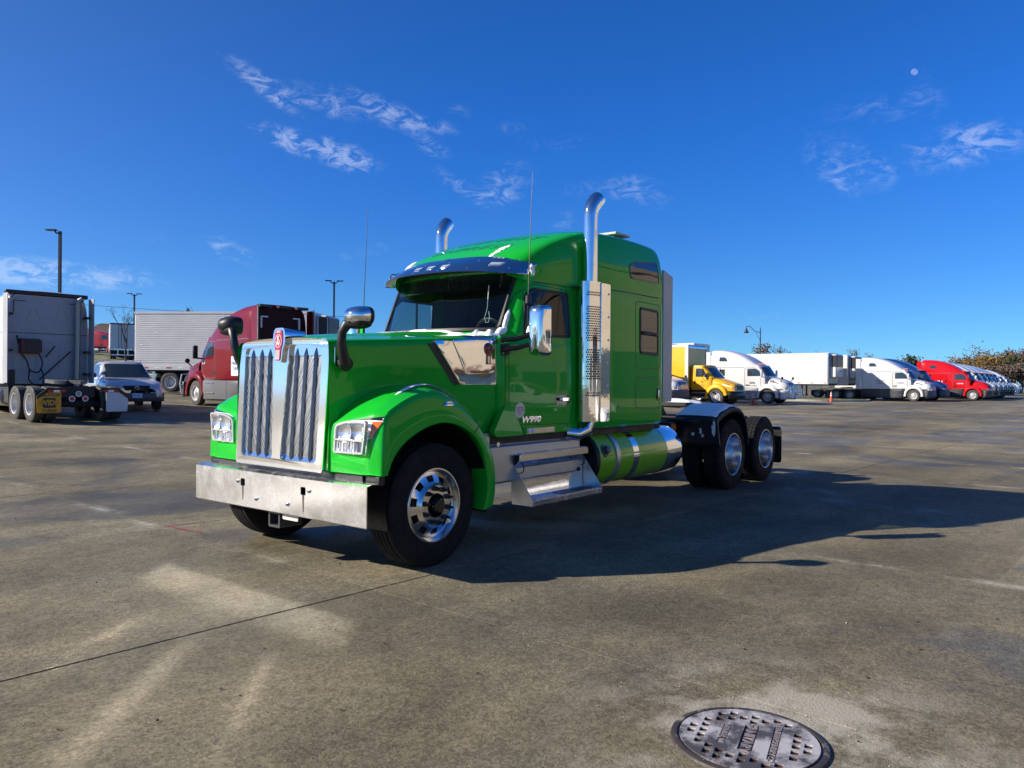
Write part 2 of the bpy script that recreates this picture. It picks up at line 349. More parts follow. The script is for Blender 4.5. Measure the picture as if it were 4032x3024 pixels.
BLACK = mat('black_plastic', (.012, .012, .013), .42, noise=(12, .25))
BLACKG = mat('gloss_black', (.008, .008, .009), .12, coat=.6)
DARK = mat('dark_chassis_steel', (.018, .019, .021), .6, noise=(5, .4))
NAVY = mat('dark_blue_fender_plastic', (.010, .013, .028), .45, noise=(5, .2))
GASKET = mat('window_seal_rubber', (.01, .01, .01), .5)
GLASS = glassmat('cab_glass', (.55, .68, .66))
TINT = glassmat('tinted_cab_glass', (.16, .18, .18))
LENS = glassmat('clear_lamp_lens', (.96, .97, .98))
DGLASS = mat('dark_window_glass', (.012, .016, .02), .03, spec=.9)
BGGLASS = mat('window_glass_far', (.03, .045, .06), .05, spec=.8)
WHITE = mat('white_truck_paint', (.64, .64, .64), .3, coat=.6, noise=(1.5, .04), dirt=(3, (.55, .54, .52), .60, .95))
WHITE2 = mat('white_trailer_paint', (.60, .60, .59), .42, noise=(2, .05), dirt=(1.2, (.62, .60, .57), .58, .9))
WBACK = mat('shaded_white_panel', (.36, .37, .39), .5, noise=(1.5, .07), dirt=(3, (.22, .23, .25), .55, .9))  # white paint darkened so the colour carries the shade on the cab back
MAROON = mat('maroon_paint', (.17, .005, .010), .35, spec=.05, coat=.8)
RED = mat('red_paint', (.55, .008, .014), .3, spec=.05, coat=.8)
REDF = mat('faded_red_paint', (.42, .012, .022), .35, coat=.6)
BLUE = mat('blue_paint', (.012, .04, .16), .28, coat=.9)
YELLOW = mat('yellow_paint', (.80, .42, .004), .36, coat=.5, noise=(1.5, .05), dirt=(2.5, (.5, .3, .04), .62, .95))
SILVER = mat('silver_car_paint', (.62, .63, .64), .28, .35, coat=.8)
CHAR = mat('charcoal_skirt', (.055, .057, .062), .5, noise=(3, .2))
GREYP = mat('grey_plastic', (.10, .10, .105), .55)
BEIGE = mat('offwhite_panel', (.60, .57, .52), .5, noise=(3, .05))
SNOW = mat('snow', (.88, .90, .93), .6, bump=(35, .4, .02), noise=(8, .04))
ORANGE = mat('orange_cone', (.75, .075, .02), .5, noise=(8, .15))
AMBER = mat('amber_lens', (.70, .16, .01), .12, coat=.8)
REDL = mat('red_lens', (.45, .01, .01), .15, coat=.8)
WHT = mat('reflective_white', (.82, .82, .82), .35)
REDT = mat('reflective_red', (.5, .02, .03), .35)
POLE = mat('dark_bronze_pole', (.035, .032, .03), .5, .3)
EMB = mat('emblem_red', (.30, .008, .02), .2, coat=.8)
BRICKT = mat('tan_block_wall', (.50, .42, .33), .85, noise=(1.2, .08))

def concrete():
    m = bpy.data.materials.new('weathered_concrete'); m.use_nodes = True; N, L, b = nodes(m)
    def Mt(op, a, c=None, d=None):
        n = N.new('ShaderNodeMath'); n.operation = op
        for i, v in enumerate((a, c, d)):
            if v is None: continue
            if isinstance(v, (int, float)): n.inputs[i].default_value = v
            else: L.new(v, n.inputs[i])
        return n.outputs[0]
    def MR(v, a, c, lo, hi, ss=True):
        n = N.new('ShaderNodeMapRange'); n.inputs['From Min'].default_value = a; n.inputs['From Max'].default_value = c; n.inputs['To Min'].default_value = lo; n.inputs['To Max'].default_value = hi
        if ss: n.interpolation_type = 'SMOOTHSTEP'
        L.new(v, n.inputs['Value']); return n.outputs[0]
    geo = N.new('ShaderNodeNewGeometry'); rot = N.new('ShaderNodeVectorRotate'); rot.rotation_type = 'Z_AXIS'; rot.inputs['Angle'].default_value = -R(48.8)
    L.new(geo.outputs['Position'], rot.inputs['Vector']); sp = N.new('ShaderNodeSeparateXYZ'); L.new(rot.outputs[0], sp.inputs[0])
    a, nn = sp.outputs[0], sp.outputs[1]
    def nz(scale, det=5, rg=.6, vec=None, st=(1, 1, 1), dist=0):
        mp = N.new('ShaderNodeMapping'); mp.inputs['Scale'].default_value = st; L.new(vec or rot.outputs[0], mp.inputs[0])
        n = N.new('ShaderNodeTexNoise'); n.inputs['Scale'].default_value = scale; n.inputs['Detail'].default_value = det; n.inputs['Roughness'].default_value = rg; n.inputs['Distortion'].default_value = dist
        L.new(mp.outputs[0], n.inputs['Vector']); return n.outputs['Fac']
    ca = Mt('FLOOR', Mt('DIVIDE', Mt('SUBTRACT', a, 3.6), 3.38)); cn = Mt('FLOOR', Mt('DIVIDE', Mt('SUBTRACT', nn, 4.5), 3.4))
    cv = N.new('ShaderNodeCombineXYZ'); L.new(ca, cv.inputs[0]); L.new(cn, cv.inputs[1])
    wn = N.new('ShaderNodeTexWhiteNoise'); wn.noise_dimensions = '3D'; L.new(cv.outputs[0], wn.inputs['Vector'])
    tone = Mt('ADD', Mt('MULTIPLY', wn.outputs['Value'], .40), .80)
    big = MR(nz(.16, 4, .6), .32, .68, .72, 1.26); mid = MR(nz(.9, 6, .62, dist=.5), .28, .72, .80, 1.2)
    strk = MR(nz(.5, 5, .6, st=(.10, 1.6, 1)), .3, .7, .86, 1.16)
    fine = MR(nz(30, 4, .65), .25, .75, .84, 1.16, False)
    vo = N.new('ShaderNodeTexVoronoi'); vo.inputs['Scale'].default_value = 66; L.new(rot.outputs[0], vo.inputs['Vector'])
    grain = N.new('ShaderNodeSeparateColor'); L.new(vo.outputs['Color'], grain.inputs[0])
    gr = MR(grain.outputs[0], .0, 1.0, .70, 1.32, False)
    mott = MR(nz(9, 5, .7), .30, .70, .80, 1.20, False)
    tone = Mt('MULTIPLY', tone, mott)
    val = Mt('MULTIPLY', Mt('MULTIPLY', Mt('MULTIPLY', tone, big), Mt('MULTIPLY', mid, strk)), Mt('MULTIPLY', fine, gr))
    # damp patches: darker and smoother
    damp = MR(Mt('ADD', nz(.33, 5, .62, dist=.8), Mt('MULTIPLY', wn.outputs['Value'], .10)), .52, .66, 0, 1)
    val = Mt('MULTIPLY', val, Mt('SUBTRACT', 1, Mt('MULTIPLY', damp, .30)))
    # pale dust gathered along the joints
    fa = Mt('ABSOLUTE', Mt('SUBTRACT', Mt('FRACT', Mt('ADD', Mt('DIVIDE', Mt('SUBTRACT', a, 3.6), 3.38), .5)), .5))
    fn_ = Mt('ABSOLUTE', Mt('SUBTRACT', Mt('FRACT', Mt('ADD', Mt('DIVIDE', Mt('SUBTRACT', nn, 4.5), 3.4), .5)), .5))
    dj = Mt('MULTIPLY', MR(fa, 0, .045, .95, 0), MR(nz(.75, 7, .72), .50, .66, 0, 1))
    dj2 = Mt('MULTIPLY', MR(fn_, 0, .03, 1, 0), MR(nz(.6, 6, .68), .52, .70, 0, .7))
    # salt bloom round the manhole
    vd = N.new('ShaderNodeVectorMath'); vd.operation = 'DISTANCE'; L.new(geo.outputs['Position'], vd.inputs[0]); vd.inputs[1].default_value = (1.25, 3.35, 0)
    bl = Mt('MULTIPLY', MR(vd.outputs['Value'], .3, 1.25, 1.0, 0), MR(nz(1.9, 7, .68), .40, .58, 0, 1))
    dust = Mt('MINIMUM', Mt('ADD', Mt('ADD', dj, dj2), bl), 1)
    ramp = N.new('ShaderNodeMix'); ramp.data_type = 'RGBA'; L.new(MR(nz(.5, 4), .35, .65, 0, 1), ramp.inputs['Factor'])
    ramp.inputs['A'].default_value = (.198, .170, .108, 1); ramp.inputs['B'].default_value = (.150, .135, .096, 1)
    mu = N.new('ShaderNodeVectorMath'); mu.operation = 'SCALE'; L.new(ramp.outputs['Result'], mu.inputs[0]); L.new(val, mu.inputs['Scale'])
    mx = N.new('ShaderNodeMix'); mx.data_type = 'RGBA'; L.new(Mt('MULTIPLY', dust, .75), mx.inputs['Factor']); L.new(mu.outputs[0], mx.inputs['A']); mx.inputs['B'].default_value = (.42, .39, .32, 1)
    L.new(mx.outputs['Result'], b.inputs['Base Color'])
    L.new(Mt('SUBTRACT', .82, Mt('MULTIPLY', damp, .36)), b.inputs['Roughness']); b.inputs['Specular IOR Level'].default_value = .22
    bp = N.new('ShaderNodeBump'); bp.inputs['Strength'].default_value = .6; bp.inputs['Distance'].default_value = .009
    L.new(Mt('ADD', nz(70, 3, .7), Mt('MULTIPLY', grain.outputs[1], .5)), bp.inputs['Height']); L.new(bp.outputs[0], b.inputs['Normal'])
    return m
CONC = concrete()
BED = mat('joint_filler', (.018, .017, .016), .9)
def grassmat():
    m = mat('grass_with_snow', (.06, .085, .03), .9); N, L, b = nodes(m); geo = N.new('ShaderNodeNewGeometry')
    n = N.new('ShaderNodeTexNoise'); n.inputs['Scale'].default_value = 1.3; n.inputs['Detail'].default_value = 8; n.inputs['Roughness'].default_value = .7; L.new(geo.outputs['Position'], n.inputs['Vector'])
    n2 = N.new('ShaderNodeTexNoise'); n2.inputs['Scale'].default_value = .25; n2.inputs['Detail'].default_value = 5; L.new(geo.outputs['Position'], n2.inputs['Vector'])
    cr_ = N.new('ShaderNodeValToRGB'); e = cr_.color_ramp.elements; e[0].position = .3; e[0].color = (.035, .055, .018, 1); e[1].position = .62; e[1].color = (.13, .13, .06, 1)
    L.new(n.outputs['Fac'], cr_.inputs[0]); ad = N.new('ShaderNodeMath'); ad.operation = 'ADD'; L.new(n.outputs['Fac'], ad.inputs[0]); L.new(n2.outputs['Fac'], ad.inputs[1])
    mr = N.new('ShaderNodeMapRange'); mr.inputs['From Min'].default_value = 1.14; mr.inputs['From Max'].default_value = 1.24; L.new(ad.outputs[0], mr.inputs['Value'])
    mx = N.new('ShaderNodeMix'); mx.data_type = 'RGBA'; L.new(mr.outputs[0], mx.inputs['Factor']); L.new(cr_.outputs[0], mx.inputs['A']); mx.inputs['B'].default_value = (.75, .78, .82, 1)
    L.new(mx.outputs['Result'], b.inputs['Base Color']); return m
GRASS = grassmat()

# ---------------------------------------------------------------- ground
AX = (cos(R(48.8)), sin(R(48.8))); NX = (-AX[1], AX[0]); BX = (AX[1], -AX[0])
def an(a, n, z=0): return (a * AX[0] + n * NX[0], a * AX[1] + n * NX[1], z)
def drape(name, x0, x1, y0, y1, nx, ny, dz, m, f=None):
    xs = np.linspace(x0, x1, nx); ys = np.linspace(y0, y1, ny); g = G()
    g.grid([[(x, y, (f or HZ)(x, y) + dz) for x in xs] for y in ys]); return g.build(name, m, smooth=60)
ter = drape('terrain', -2500, 2500, -600, 4200, 126, 121, -.6, GRASS, lambda x, y: min(HZ(x, y), 9)); struct(ter)
lot = drape('parking_lot', -52, 170, -60, 190, 112, 126, -.02, CONC); struct(lot)
bed = G()
J = .007
for i in range(-12, 12):
    for j in range(-10, 12):
        a0, n0 = 3.6 + 3.38 * i, 4.5 + 3.4 * j; a1, n1 = a0 + 3.38, n0 + 3.4; cx, cy, _ = an((a0 + a1) / 2, (n0 + n1) / 2)
        if j == -1: continue
        if j == -2: n1 += 3.4
        if a0 < -39 or a1 > 41 or n0 < -35 or n1 > 39: continue
        if cy < -7 or math.hypot(cx, cy) > 34 or abs(cx) > .72 * cy + 9:
            continue
        bed.add([(*an(u, v)[:2], HZ(*an(u, v)[:2]) - .014) for u, v in ((a0 - .02, n0 - .02), (a1 + .02, n0 - .02), (a1 + .02, n1 + .02), (a0 - .02, n1 + .02))], [(0, 1, 2, 3)])
        dz = random.uniform(-.002, .002); g = G(); rj = lambda: J * random.uniform(.8, 1.5)
        q = .35; P = [an(a0 + q * rj(), n0 + rj()), an(a1 - q * rj(), n0 + rj()), an(a1 - q * rj(), n1 - rj()), an(a0 + q * rj(), n1 - rj())]
        top = [(x, y, HZ(x, y) + dz) for x, y, _ in P]; bot = [(x, y, z - .03) for x, y, z in top]
        g.add(bot + top, [(4, 5, 6, 7), (0, 1, 5, 4), (1, 2, 6, 5), (2, 3, 7, 6), (3, 0, 4, 7)]); g.build('slab', CONC, lot, smooth=None)
bed.v = [(x, y, z - .0004 * (i // 4 % 7)) for i, (x, y, z) in enumerate(bed.v)]; bed = bed.build('joint_bed', BED, lot, smooth=None); bed['kind'] = 'stuff'
# base sheet must stay below the slabs where they are; filler sheet closes the joints
# red survey paint
RP = mat('red_marking_paint', (.33, .035, .05), .7, noise=(30, .5), dirt=(22, (.15, .13, .11), .50, .62))
g = G()
for (x0, y0), (x1, y1), w in (((-3.60, 8.02), (-3.08, 7.66), .018), ((-3.56, 8.04), (-3.16, 8.36), .009), ((-3.45, 7.90), (-3.05, 7.66), .012)):
    d = Vector((x1 - x0, y1 - y0, 0)).normalized(); q = Vector((-d.y, d.x, 0)) * w
    g.add([(x0 + q.x, y0 + q.y, .005), (x1 + q.x * .4, y1 + q.y * .4, .005), (x1 - q.x * .4, y1 - q.y * .4, .005), (x0 - q.x, y0 - q.y, .005)], [(0, 1, 2, 3)])
    g.v = [(x, y, HZ(x, y) + .006) if abs(z - .005) < 1e-6 else (x, y, z) for x, y, z in g.v]
tag(g.build('paint_mark', RP, smooth=None), 'faded red sprayed L mark on the concrete before the bumper', 'paint mark')
# salt grains and grit scattered on the slabs
g = G(); rnd = random.Random(3)
for k in range(420):
    y = 2.2 + 9 * rnd.random() ** 1.6; x = rnd.uniform(-.72, .72) * y
    if rnd.random() < .35: a = 3.6 + rnd.gauss(0, .09); n = rnd.uniform(-2, 9); x, y, _ = an(a, n)
    if y < 2: continue
    r = rnd.uniform(.0012, .0036) * (1.7 if rnd.random() < .06 else 1); z = HZ(x, y) + r * .6
    g.add([(x + r, y, z), (x - r, y + r * .3, z), (x, y + r, z), (x, y - r, z), (x, y, z + r), (x, y, z - r)], [(0, 2, 4), (2, 1, 4), (1, 3, 4), (3, 0, 4), (2, 0, 5), (1, 2, 5), (3, 1, 5), (0, 3, 5)])
o = g.build('salt_grit', mat('salt_grit', (.48, .45, .40), .8), smooth=None); o['kind'] = 'stuff'; o['label'] = 'pale salt grains and grit on the concrete'

g = G()
for k in range(70):
    y = 2.4 + 8 * rnd.random() ** 1.4; x = rnd.uniform(-.7, .7) * y; z = HZ(x, y) + .004; r = rnd.uniform(.004, .014); a = rnd.uniform(0, 6.3)
    P = [(x + r * rnd.uniform(.5, 1.3) * cos(a + q), y + r * .7 * rnd.uniform(.5, 1.3) * sin(a + q), z + rnd.uniform(0, .006)) for q in np.linspace(0, 2 * pi, 7)[:-1]]
    g.add(P + [(x, y, z - .003)], [(i, (i + 1) % 6, 6) for i in range(6)])
o = g.build('dark_debris', mat('dark_debris', (.02, .018, .016), .8), smooth=None); o['kind'] = 'stuff'; o['label'] = 'dark leaf scraps and grit on the concrete'
# manhole
def manhole():
    c = (1.03, 3.31); ang = R(245); ux = (cos(ang), sin(ang)); uy = (-ux[1], ux[0])
    IRON = mat('icy_cast_iron', (.085, .08, .082), .55, .3, dirt=(5, (.52, .50, .49), .44, .58), bump=(40, .5, .004)); RUST = mat('wet_rust', (.07, .030, .022), .3, noise=(15, .4))
    t = thing('manhole_cover', 'round cast iron SANITARY manhole cover dusted with frost, in the foreground', 'manhole cover', (c[0], c[1], HZ(*c)), 0)
    F = lambda z: (lambda u, v: (u * ux[0] + v * uy[0], u * ux[1] + v * uy[1], z))
    g = G(); g.lathe([(.0, .330), (.010, .326), (.013, .316), (.013, .302), (-.002, .299)], axis='z', n=64); g.build('frame', mat('manhole_rim_iron', (.05, .042, .04), .6, .2, noise=(20, .4), dirt=(9, (.30, .27, .24), .55, .7)), t)
    g = G(); g.lathe([(.0045, .3), (.0045, .0)], axis='z', n=48); g.build('pocket_floor', RUST, t)
    circ = [(.290 * cos(2 * pi * k / 72), .290 * sin(2 * pi * k / 72)) for k in range(72)]
    slots = [rrect(-.125, -.030, .125, .030, .004, 2), rrect(-.165, .092, .165, .126, .004, 2), rrect(-.10, -.118, .10, -.086, .004, 2)]
    holes = list(slots)
    for i in range(-6, 7):
        for j in range(-6, 7):
            u = i * .056 + (.028 if j % 2 else 0); v = j * .048
            if math.hypot(abs(u) + .018, abs(v) + .016) > .272: continue
            if any(min(abs(u - p[0]) for p in s_) < 0 for s_ in slots): pass
            if (abs(v) < .062 and abs(u) < .155) or (.058 < v < .16 and abs(u) < .195) or (-.15 < v < -.055 and abs(u) < .13): continue
            holes.append(rrect(u - .021, v - .0165, u + .021, v + .0165, .006, 2))
    g = G(); g.plate([circ] + holes, F(.015), F(.007)); g.build('cover_plate', IRON, t, smooth=30)
    for body, s, v in (('SANITARY', .062, 0), ('NEENAH FOUNDRY CO.', .036, .109), ('NEENAH, WI', .034, -.102)):
        g = G(); vs, fs = text2d(body, s, bold=.0008); z = .0135
        g.add([F(z)(u, w + v) for u, w in vs] , fs); g.build('raised_lettering', mat('worn_letter_iron', (.26, .23, .23), .5, .3), t, smooth=None, solid=.004)
manhole()
# ---------------------------------------------------------------- wheels (shared meshes; axle along local y, outer face towards +y)
def tyre_mesh(r=.51, w=.275, rim=.29, grooves=4, lugs=False, n=64, name='tyre'):
    g = G(); h = w / 2
    prof = [(-h * .72, rim), (-h * .93, rim + .03), (-h * 1.0, r - .12), (-h * .97, r - .055), (-h * .86, r - .014)]
    tw = h * .80; tread = []
    for k in range(grooves + 1):
        a = -tw + 2 * tw * k / (grooves + 1); b = -tw + 2 * tw * (k + 1) / (grooves + 1); gw = .006
        tread += [(a + (gw if k else 0), r - (.004 if k in (0, grooves) else 0)), (b - (gw if k < grooves else 0), r - (.004 if k in (0, grooves) else 0))]
        if k < grooves: tread += [(b - gw, r - .014), (b + gw, r - .014)]
    prof += tread + [(h * .86, r - .014), (h * .97, r - .055), (h, r - .12), (h * .985, r - .15), (h * .99, r - .155), (h * .93, rim + .03), (h * .84, rim + .012), (h * .72, rim)]
    g.lathe(prof, n=n)
    if lugs:
        rows = 4; N_ = 44
        for j in range(rows):
            y0 = -tw + 2 * tw * j / rows + .004; y1 = -tw + 2 * tw * (j + 1) / rows - .004
            for k in range(N_):
                a0 = 2 * pi * (k + .5 * (j % 2)) / N_; a1 = a0 + 2 * pi / N_ * .80; sk = .03 if j % 2 else -.03
                P = []
                for rr in (r - .008, r + .012):
                    for a, y in ((a0, y0), (a1, y0), (a1 + sk, y1), (a0 + sk, y1)): P.append((rr * cos(a), y, rr * sin(a)))
                g.hexa(P)
    return g.mesh(name, 32)
def steer_rim(r=.3112):
    """aluminium disc wheel with ten hand holes, bolt ring"""
    g = G(); g.lathe([(-.10, .285), (.095, .290), (.118, .296), (.128, r - .004), (.133, r), (.138, r - .003), (.138, r - .014), (.118, r - .022), (.085, r - .036)], n=64)
    rings = [(.245 + .030, .085), (.262, .088), (.246, .093), (.196, .117), (.172, .135), (.165, .148), (.10, .150)]
    per, cols = 10, 10
    A = [[(rr * cos(2 * pi * (k - .5) / (per * cols)), y, rr * sin(2 * pi * (k - .5) / (per * cols))) for k in range(per * cols + 1)] for rr, y in rings]
    d = G()
    for i in range(len(rings) - 1):
        for k in range(per * cols):
            if i == 2 and (k % cols) in (3, 4, 5, 6, 7) : continue
            d.add([A[i][k], A[i][k + 1], A[i + 1][k + 1], A[i + 1][k]], [(0, 1, 2, 3)])
    # walls of the hand holes
    for k0 in range(per):
        ks = [k0 * cols + q for q in range(3, 9)]
        loop = [A[2][k] for k in ks] + [A[3][k] for k in ks[::-1]]; n = len(loop)
        d.add(loop + [(x * .985, y - .055, z * .985) for x, y, z in loop], [(i, (i + 1) % n, n + (i + 1) % n, n + i) for i in range(n)])
    g.v += []; o = len(g.v); g.v += d.v; g.f += [tuple(i + o for i in f) for f in d.f]
    return g.mesh('rim', 28, weld=.0004)
def drive_rim(r=.3112, dish=-.13):
    g = G(); g.lathe([(.138, r - .014), (.138, r - .003), (.133, r), (.128, r - .004), (.138, r - .010), (.125, r - .022), (.06, r - .034), (-.02, r - .038), (-.06, r - .05), (dish + .01, .235), (dish, .215), (dish, .155), (dish, .10)], n=56); return g.mesh('rim', 30)
def hub_mesh(y0, y1, r, cone=.6):
    g = G(); g.lathe([(y0, r * 1.05), (y0 + (y1 - y0) * .55, r), (y1 - .012, r * .92), (y1, r * cone), (y1, 0)], n=24); return g.mesh('hub', 30)
def nuts_mesh(rr=.143, y=.150, h=.05, r=.018, n=10):
    g = G()
    for k in range(n):
        a = 2 * pi * (k + .5) / n; g.lathe([(y, r * 1.25), (y + h * .35, r * 1.2), (y + h * .4, r * .85), (y + h, r * .55), (y + h, 0)], c=(rr * cos(a), 0, rr * sin(a)), n=8)
    return g.mesh('lug_nuts', 30)
T_STEER = tyre_mesh(.512, .285, n=80); T_DRIVE = tyre_mesh(.498, .27, grooves=3, lugs=True, n=64); T_BG = tyre_mesh(.51, .28, grooves=3, n=36)
T_SUV = tyre_mesh(.355, .225, rim=.215, grooves=3, n=36)
M_SRIM, M_DRIM = steer_rim(), drive_rim(); M_HUBS = hub_mesh(.06, .20, .066, .8); M_HUBD = hub_mesh(-.14, .02, .10, .75); M_NUT = (lambda g: (g.lathe([(.150, .021), (.172, .0205), (.175, .015), (.212, .010), (.212, 0)], n=10), g.mesh('lug_nut', 30))[1])(G()); M_DRUM = (lambda g: (g.lathe([(.03, .275), (.03, 0)], n=24), g.mesh('brake_drum', 30))[1])(G()); M_DNUTS = nuts_mesh(.143, -.13, .035)
def bg_rim():
    g = G(); g.lathe([(.12, .30), (.135, .31), (.132, .292), (.07, .27), (.05, .255), (.10, .17), (.115, .15), (.115, .10), (.15, .075), (.15, 0)], n=32); return g.mesh('rim', 30)
def bg_holes():
    g = G()
    for k in range(10):
        a = 2 * pi * k / 10; g.lathe([(.083, .024), (.086, .022), (.086, 0)], c=(.212 * cos(a), 0, .212 * sin(a)), n=8)
        a += .3; g.lathe([(.117, .012), (.135, .009), (.135, 0)], c=(.13 * cos(a), 0, .13 * sin(a)), n=6)
    return g.mesh('hand_holes', 30)
def bg_drim():
    g = G(); g.lathe([(.12, .30), (.135, .31), (.13, .29), (.02, .27), (-.06, .24), (-.09, .19), (-.09, .12), (-.01, .10), (-.01, 0)], n=32); return g.mesh('rim', 30)
BGRIM = mat('dull_wheel_metal', (.55, .55, .55), .5, .5, noise=(8, .12)); M_BRIM, M_BHOLE, M_BDRIM = bg_rim(), bg_holes(), bg_drim()
for me, m in ((T_STEER, RUBBER), (T_DRIVE, RUBBER), (T_BG, BGRUB), (T_SUV, BGRUB), (M_SRIM, RIMALU), (M_DRIM, RIMALU), (M_HUBS, BLACKG), (M_HUBD, CHROME), (M_NUT, BLACK), (M_DRUM, BLACK), (M_DNUTS, DARK), (M_BRIM, BGRIM), (M_BHOLE, BLACK), (M_BDRIM, BGRIM)): me.materials.append(m)
def wheel(parent, x, y, kind, side=1, z=.505, rot=0., tyre=None):
    """kind: steer / drive (dual) / bg / bgd ; each wheel is a part: tyre mesh with rim, hub, nuts as sub-parts"""
    rz = 0 if side > 0 else pi
    T = {'steer': T_STEER, 'drive': T_DRIVE, 'bg': T_BG, 'bgd': T_BG}[kind]
    w = use(T, 'wheel', parent, (x, y * side, z), (0, rot, rz))
    if kind == 'steer':
        use(M_SRIM, 'rim', w); use(M_HUBS, 'hub', w); use(M_DRUM, 'brake_drum', w)
        for k in range(10): a = 2 * pi * (k + .5) / 10; use(M_NUT, 'lug_nut', w, (.143 * cos(a), 0, .143 * sin(a)))
    elif kind == 'drive':
        use(M_DRIM, 'rim', w); use(M_HUBD, 'hub', w); use(M_DNUTS, 'lug_nuts', w)['kind'] = 'stuff'
        use(T, 'wheel', parent, (x, (y - .33) * side, z), (0, rot + .05, rz))
    elif kind == 'bg':
        use(M_BRIM, 'rim', w); use(M_BHOLE, 'hand_holes', w)['kind'] = 'stuff'
    else:
        use(M_BDRIM, 'rim', w); use(T, 'wheel', parent, (x, (y - .33) * side, z), (0, 0, rz))
    return w
# ---------------------------------------------------------------- the green tractor (x forward, y to its left, z up; origin under the front axle)
HX, HY, HT = -1.5292, 7.0725, -2.23518
T = thing('semi_tractor', 'bright green long-nose semi tractor with chrome grille and twin exhaust stacks', 'truck', (HX, HY, HZ(HX, HY) * 0), HT)
def build(g, name, m, par=None, **k): return g.build(name, m, par or T, **k)

LBOWL = mat('lamp_reflector', (.86, .87, .89), .22, .85, bump=(30, .3, .01))
# hood
hx = [.70, .62, .45, .1, -.3, -.7, -1.03]; hey = [.615, .628, .652, .70, .76, .845, .925]; hez = [1.862, 1.867, 1.876, 1.896, 1.92, 1.95, 1.975]; hcz = [1.905, 1.915, 1.932, 1.962, 1.992, 2.022, 2.045]; hbz = [.80, .80, 1.30, 1.44, 1.36, 1.06, 1.02]
def hoody(x, f=0): return float(np.interp(x, hx[::-1], hey[::-1])) + f
top = []; side = []
for x, ey, ez, cz, bz in zip(hx, hey, hez, hcz, hbz):
    d = cz - ez
    top.append([(x, y, z) for y, z in ((0, cz), (.16, cz - .002), (.30, cz - .008), (.385, cz - .026), (.44, ez + d * .42), (ey - .12, ez + d * .16), (ey - .03, ez + .003), (ey, ez - .012))])
    k = (.70 - x) / 1.73
    side.append([(x, ey, ez - .012), (x, ey + .014, ez - .05)] + [(x, ey + .020 + .012 * f + .012 * k * f, ez - .05 + (bz - ez + .05) * f) for f in (.3, .55, .8, 1.0)])
g = G(); g.grid(surf(np.array(top), 5, 3)); g.grid(surf(np.array(side), 5, 4)); g.mirror(); hood = build(g, 'hood', GREEN, weld=.002, smooth=40)
HB = bvh_of(hood)

# fenders
lip = [(.586, .815), (.572, .85), (.54, .917), (.49, .98), (.436, 1.028), (.36, 1.08), (.22, 1.145), (.05, 1.188), (-.1, 1.19), (-.26, 1.15), (-.40, 1.08), (-.50, .985), (-.56, .87), (-.595, .70), (-.60, .56), (-.545, .41)]
outr = [(.645, .812), (.640, .95), (.628, 1.10), (.605, 1.22), (.575, 1.288), (.44, 1.365), (.239, 1.438), (.045, 1.452), (-.125, 1.412), (-.315, 1.305), (-.478, 1.178), (-.585, 1.062), (-.682, .92), (-.735, .76), (-.742, .56), (-.712, .43)]
cres = [(.668, 1.02, .812), (.665, 1.02, .95), (.655, 1.02, 1.10), (.640, 1.02, 1.215), (.622, 1.02, 1.272), (.45, 1.02, 1.395), (.23, 1.02, 1.492), (.05, 1.02, 1.520), (-.13, 1.02, 1.488), (-.335, 1.02, 1.405), (-.52, 1.03, 1.295), (-.64, 1.03, 1.18), (-.73, 1.03, 1.03), (-.77, 1.03, .84), (-.775, 1.03, .60), (-.745, 1.03, .44)]
root = [(.69, .64, .812), (.69, .64, .95), (.69, .64, 1.08), (.685, .64, 1.15), (.675, .655, 1.19), (.50, .67, 1.355), (.24, .70, 1.475), (.05, .73, 1.512), (-.13, .76, 1.485), (-.34, .80, 1.41), (-.53, .85, 1.30), (-.66, .88, 1.19), (-.745, .9, 1.04), (-.785, .9, .85), (-.79, .9, .62), (-.76, .9, .45)]
FB = {}
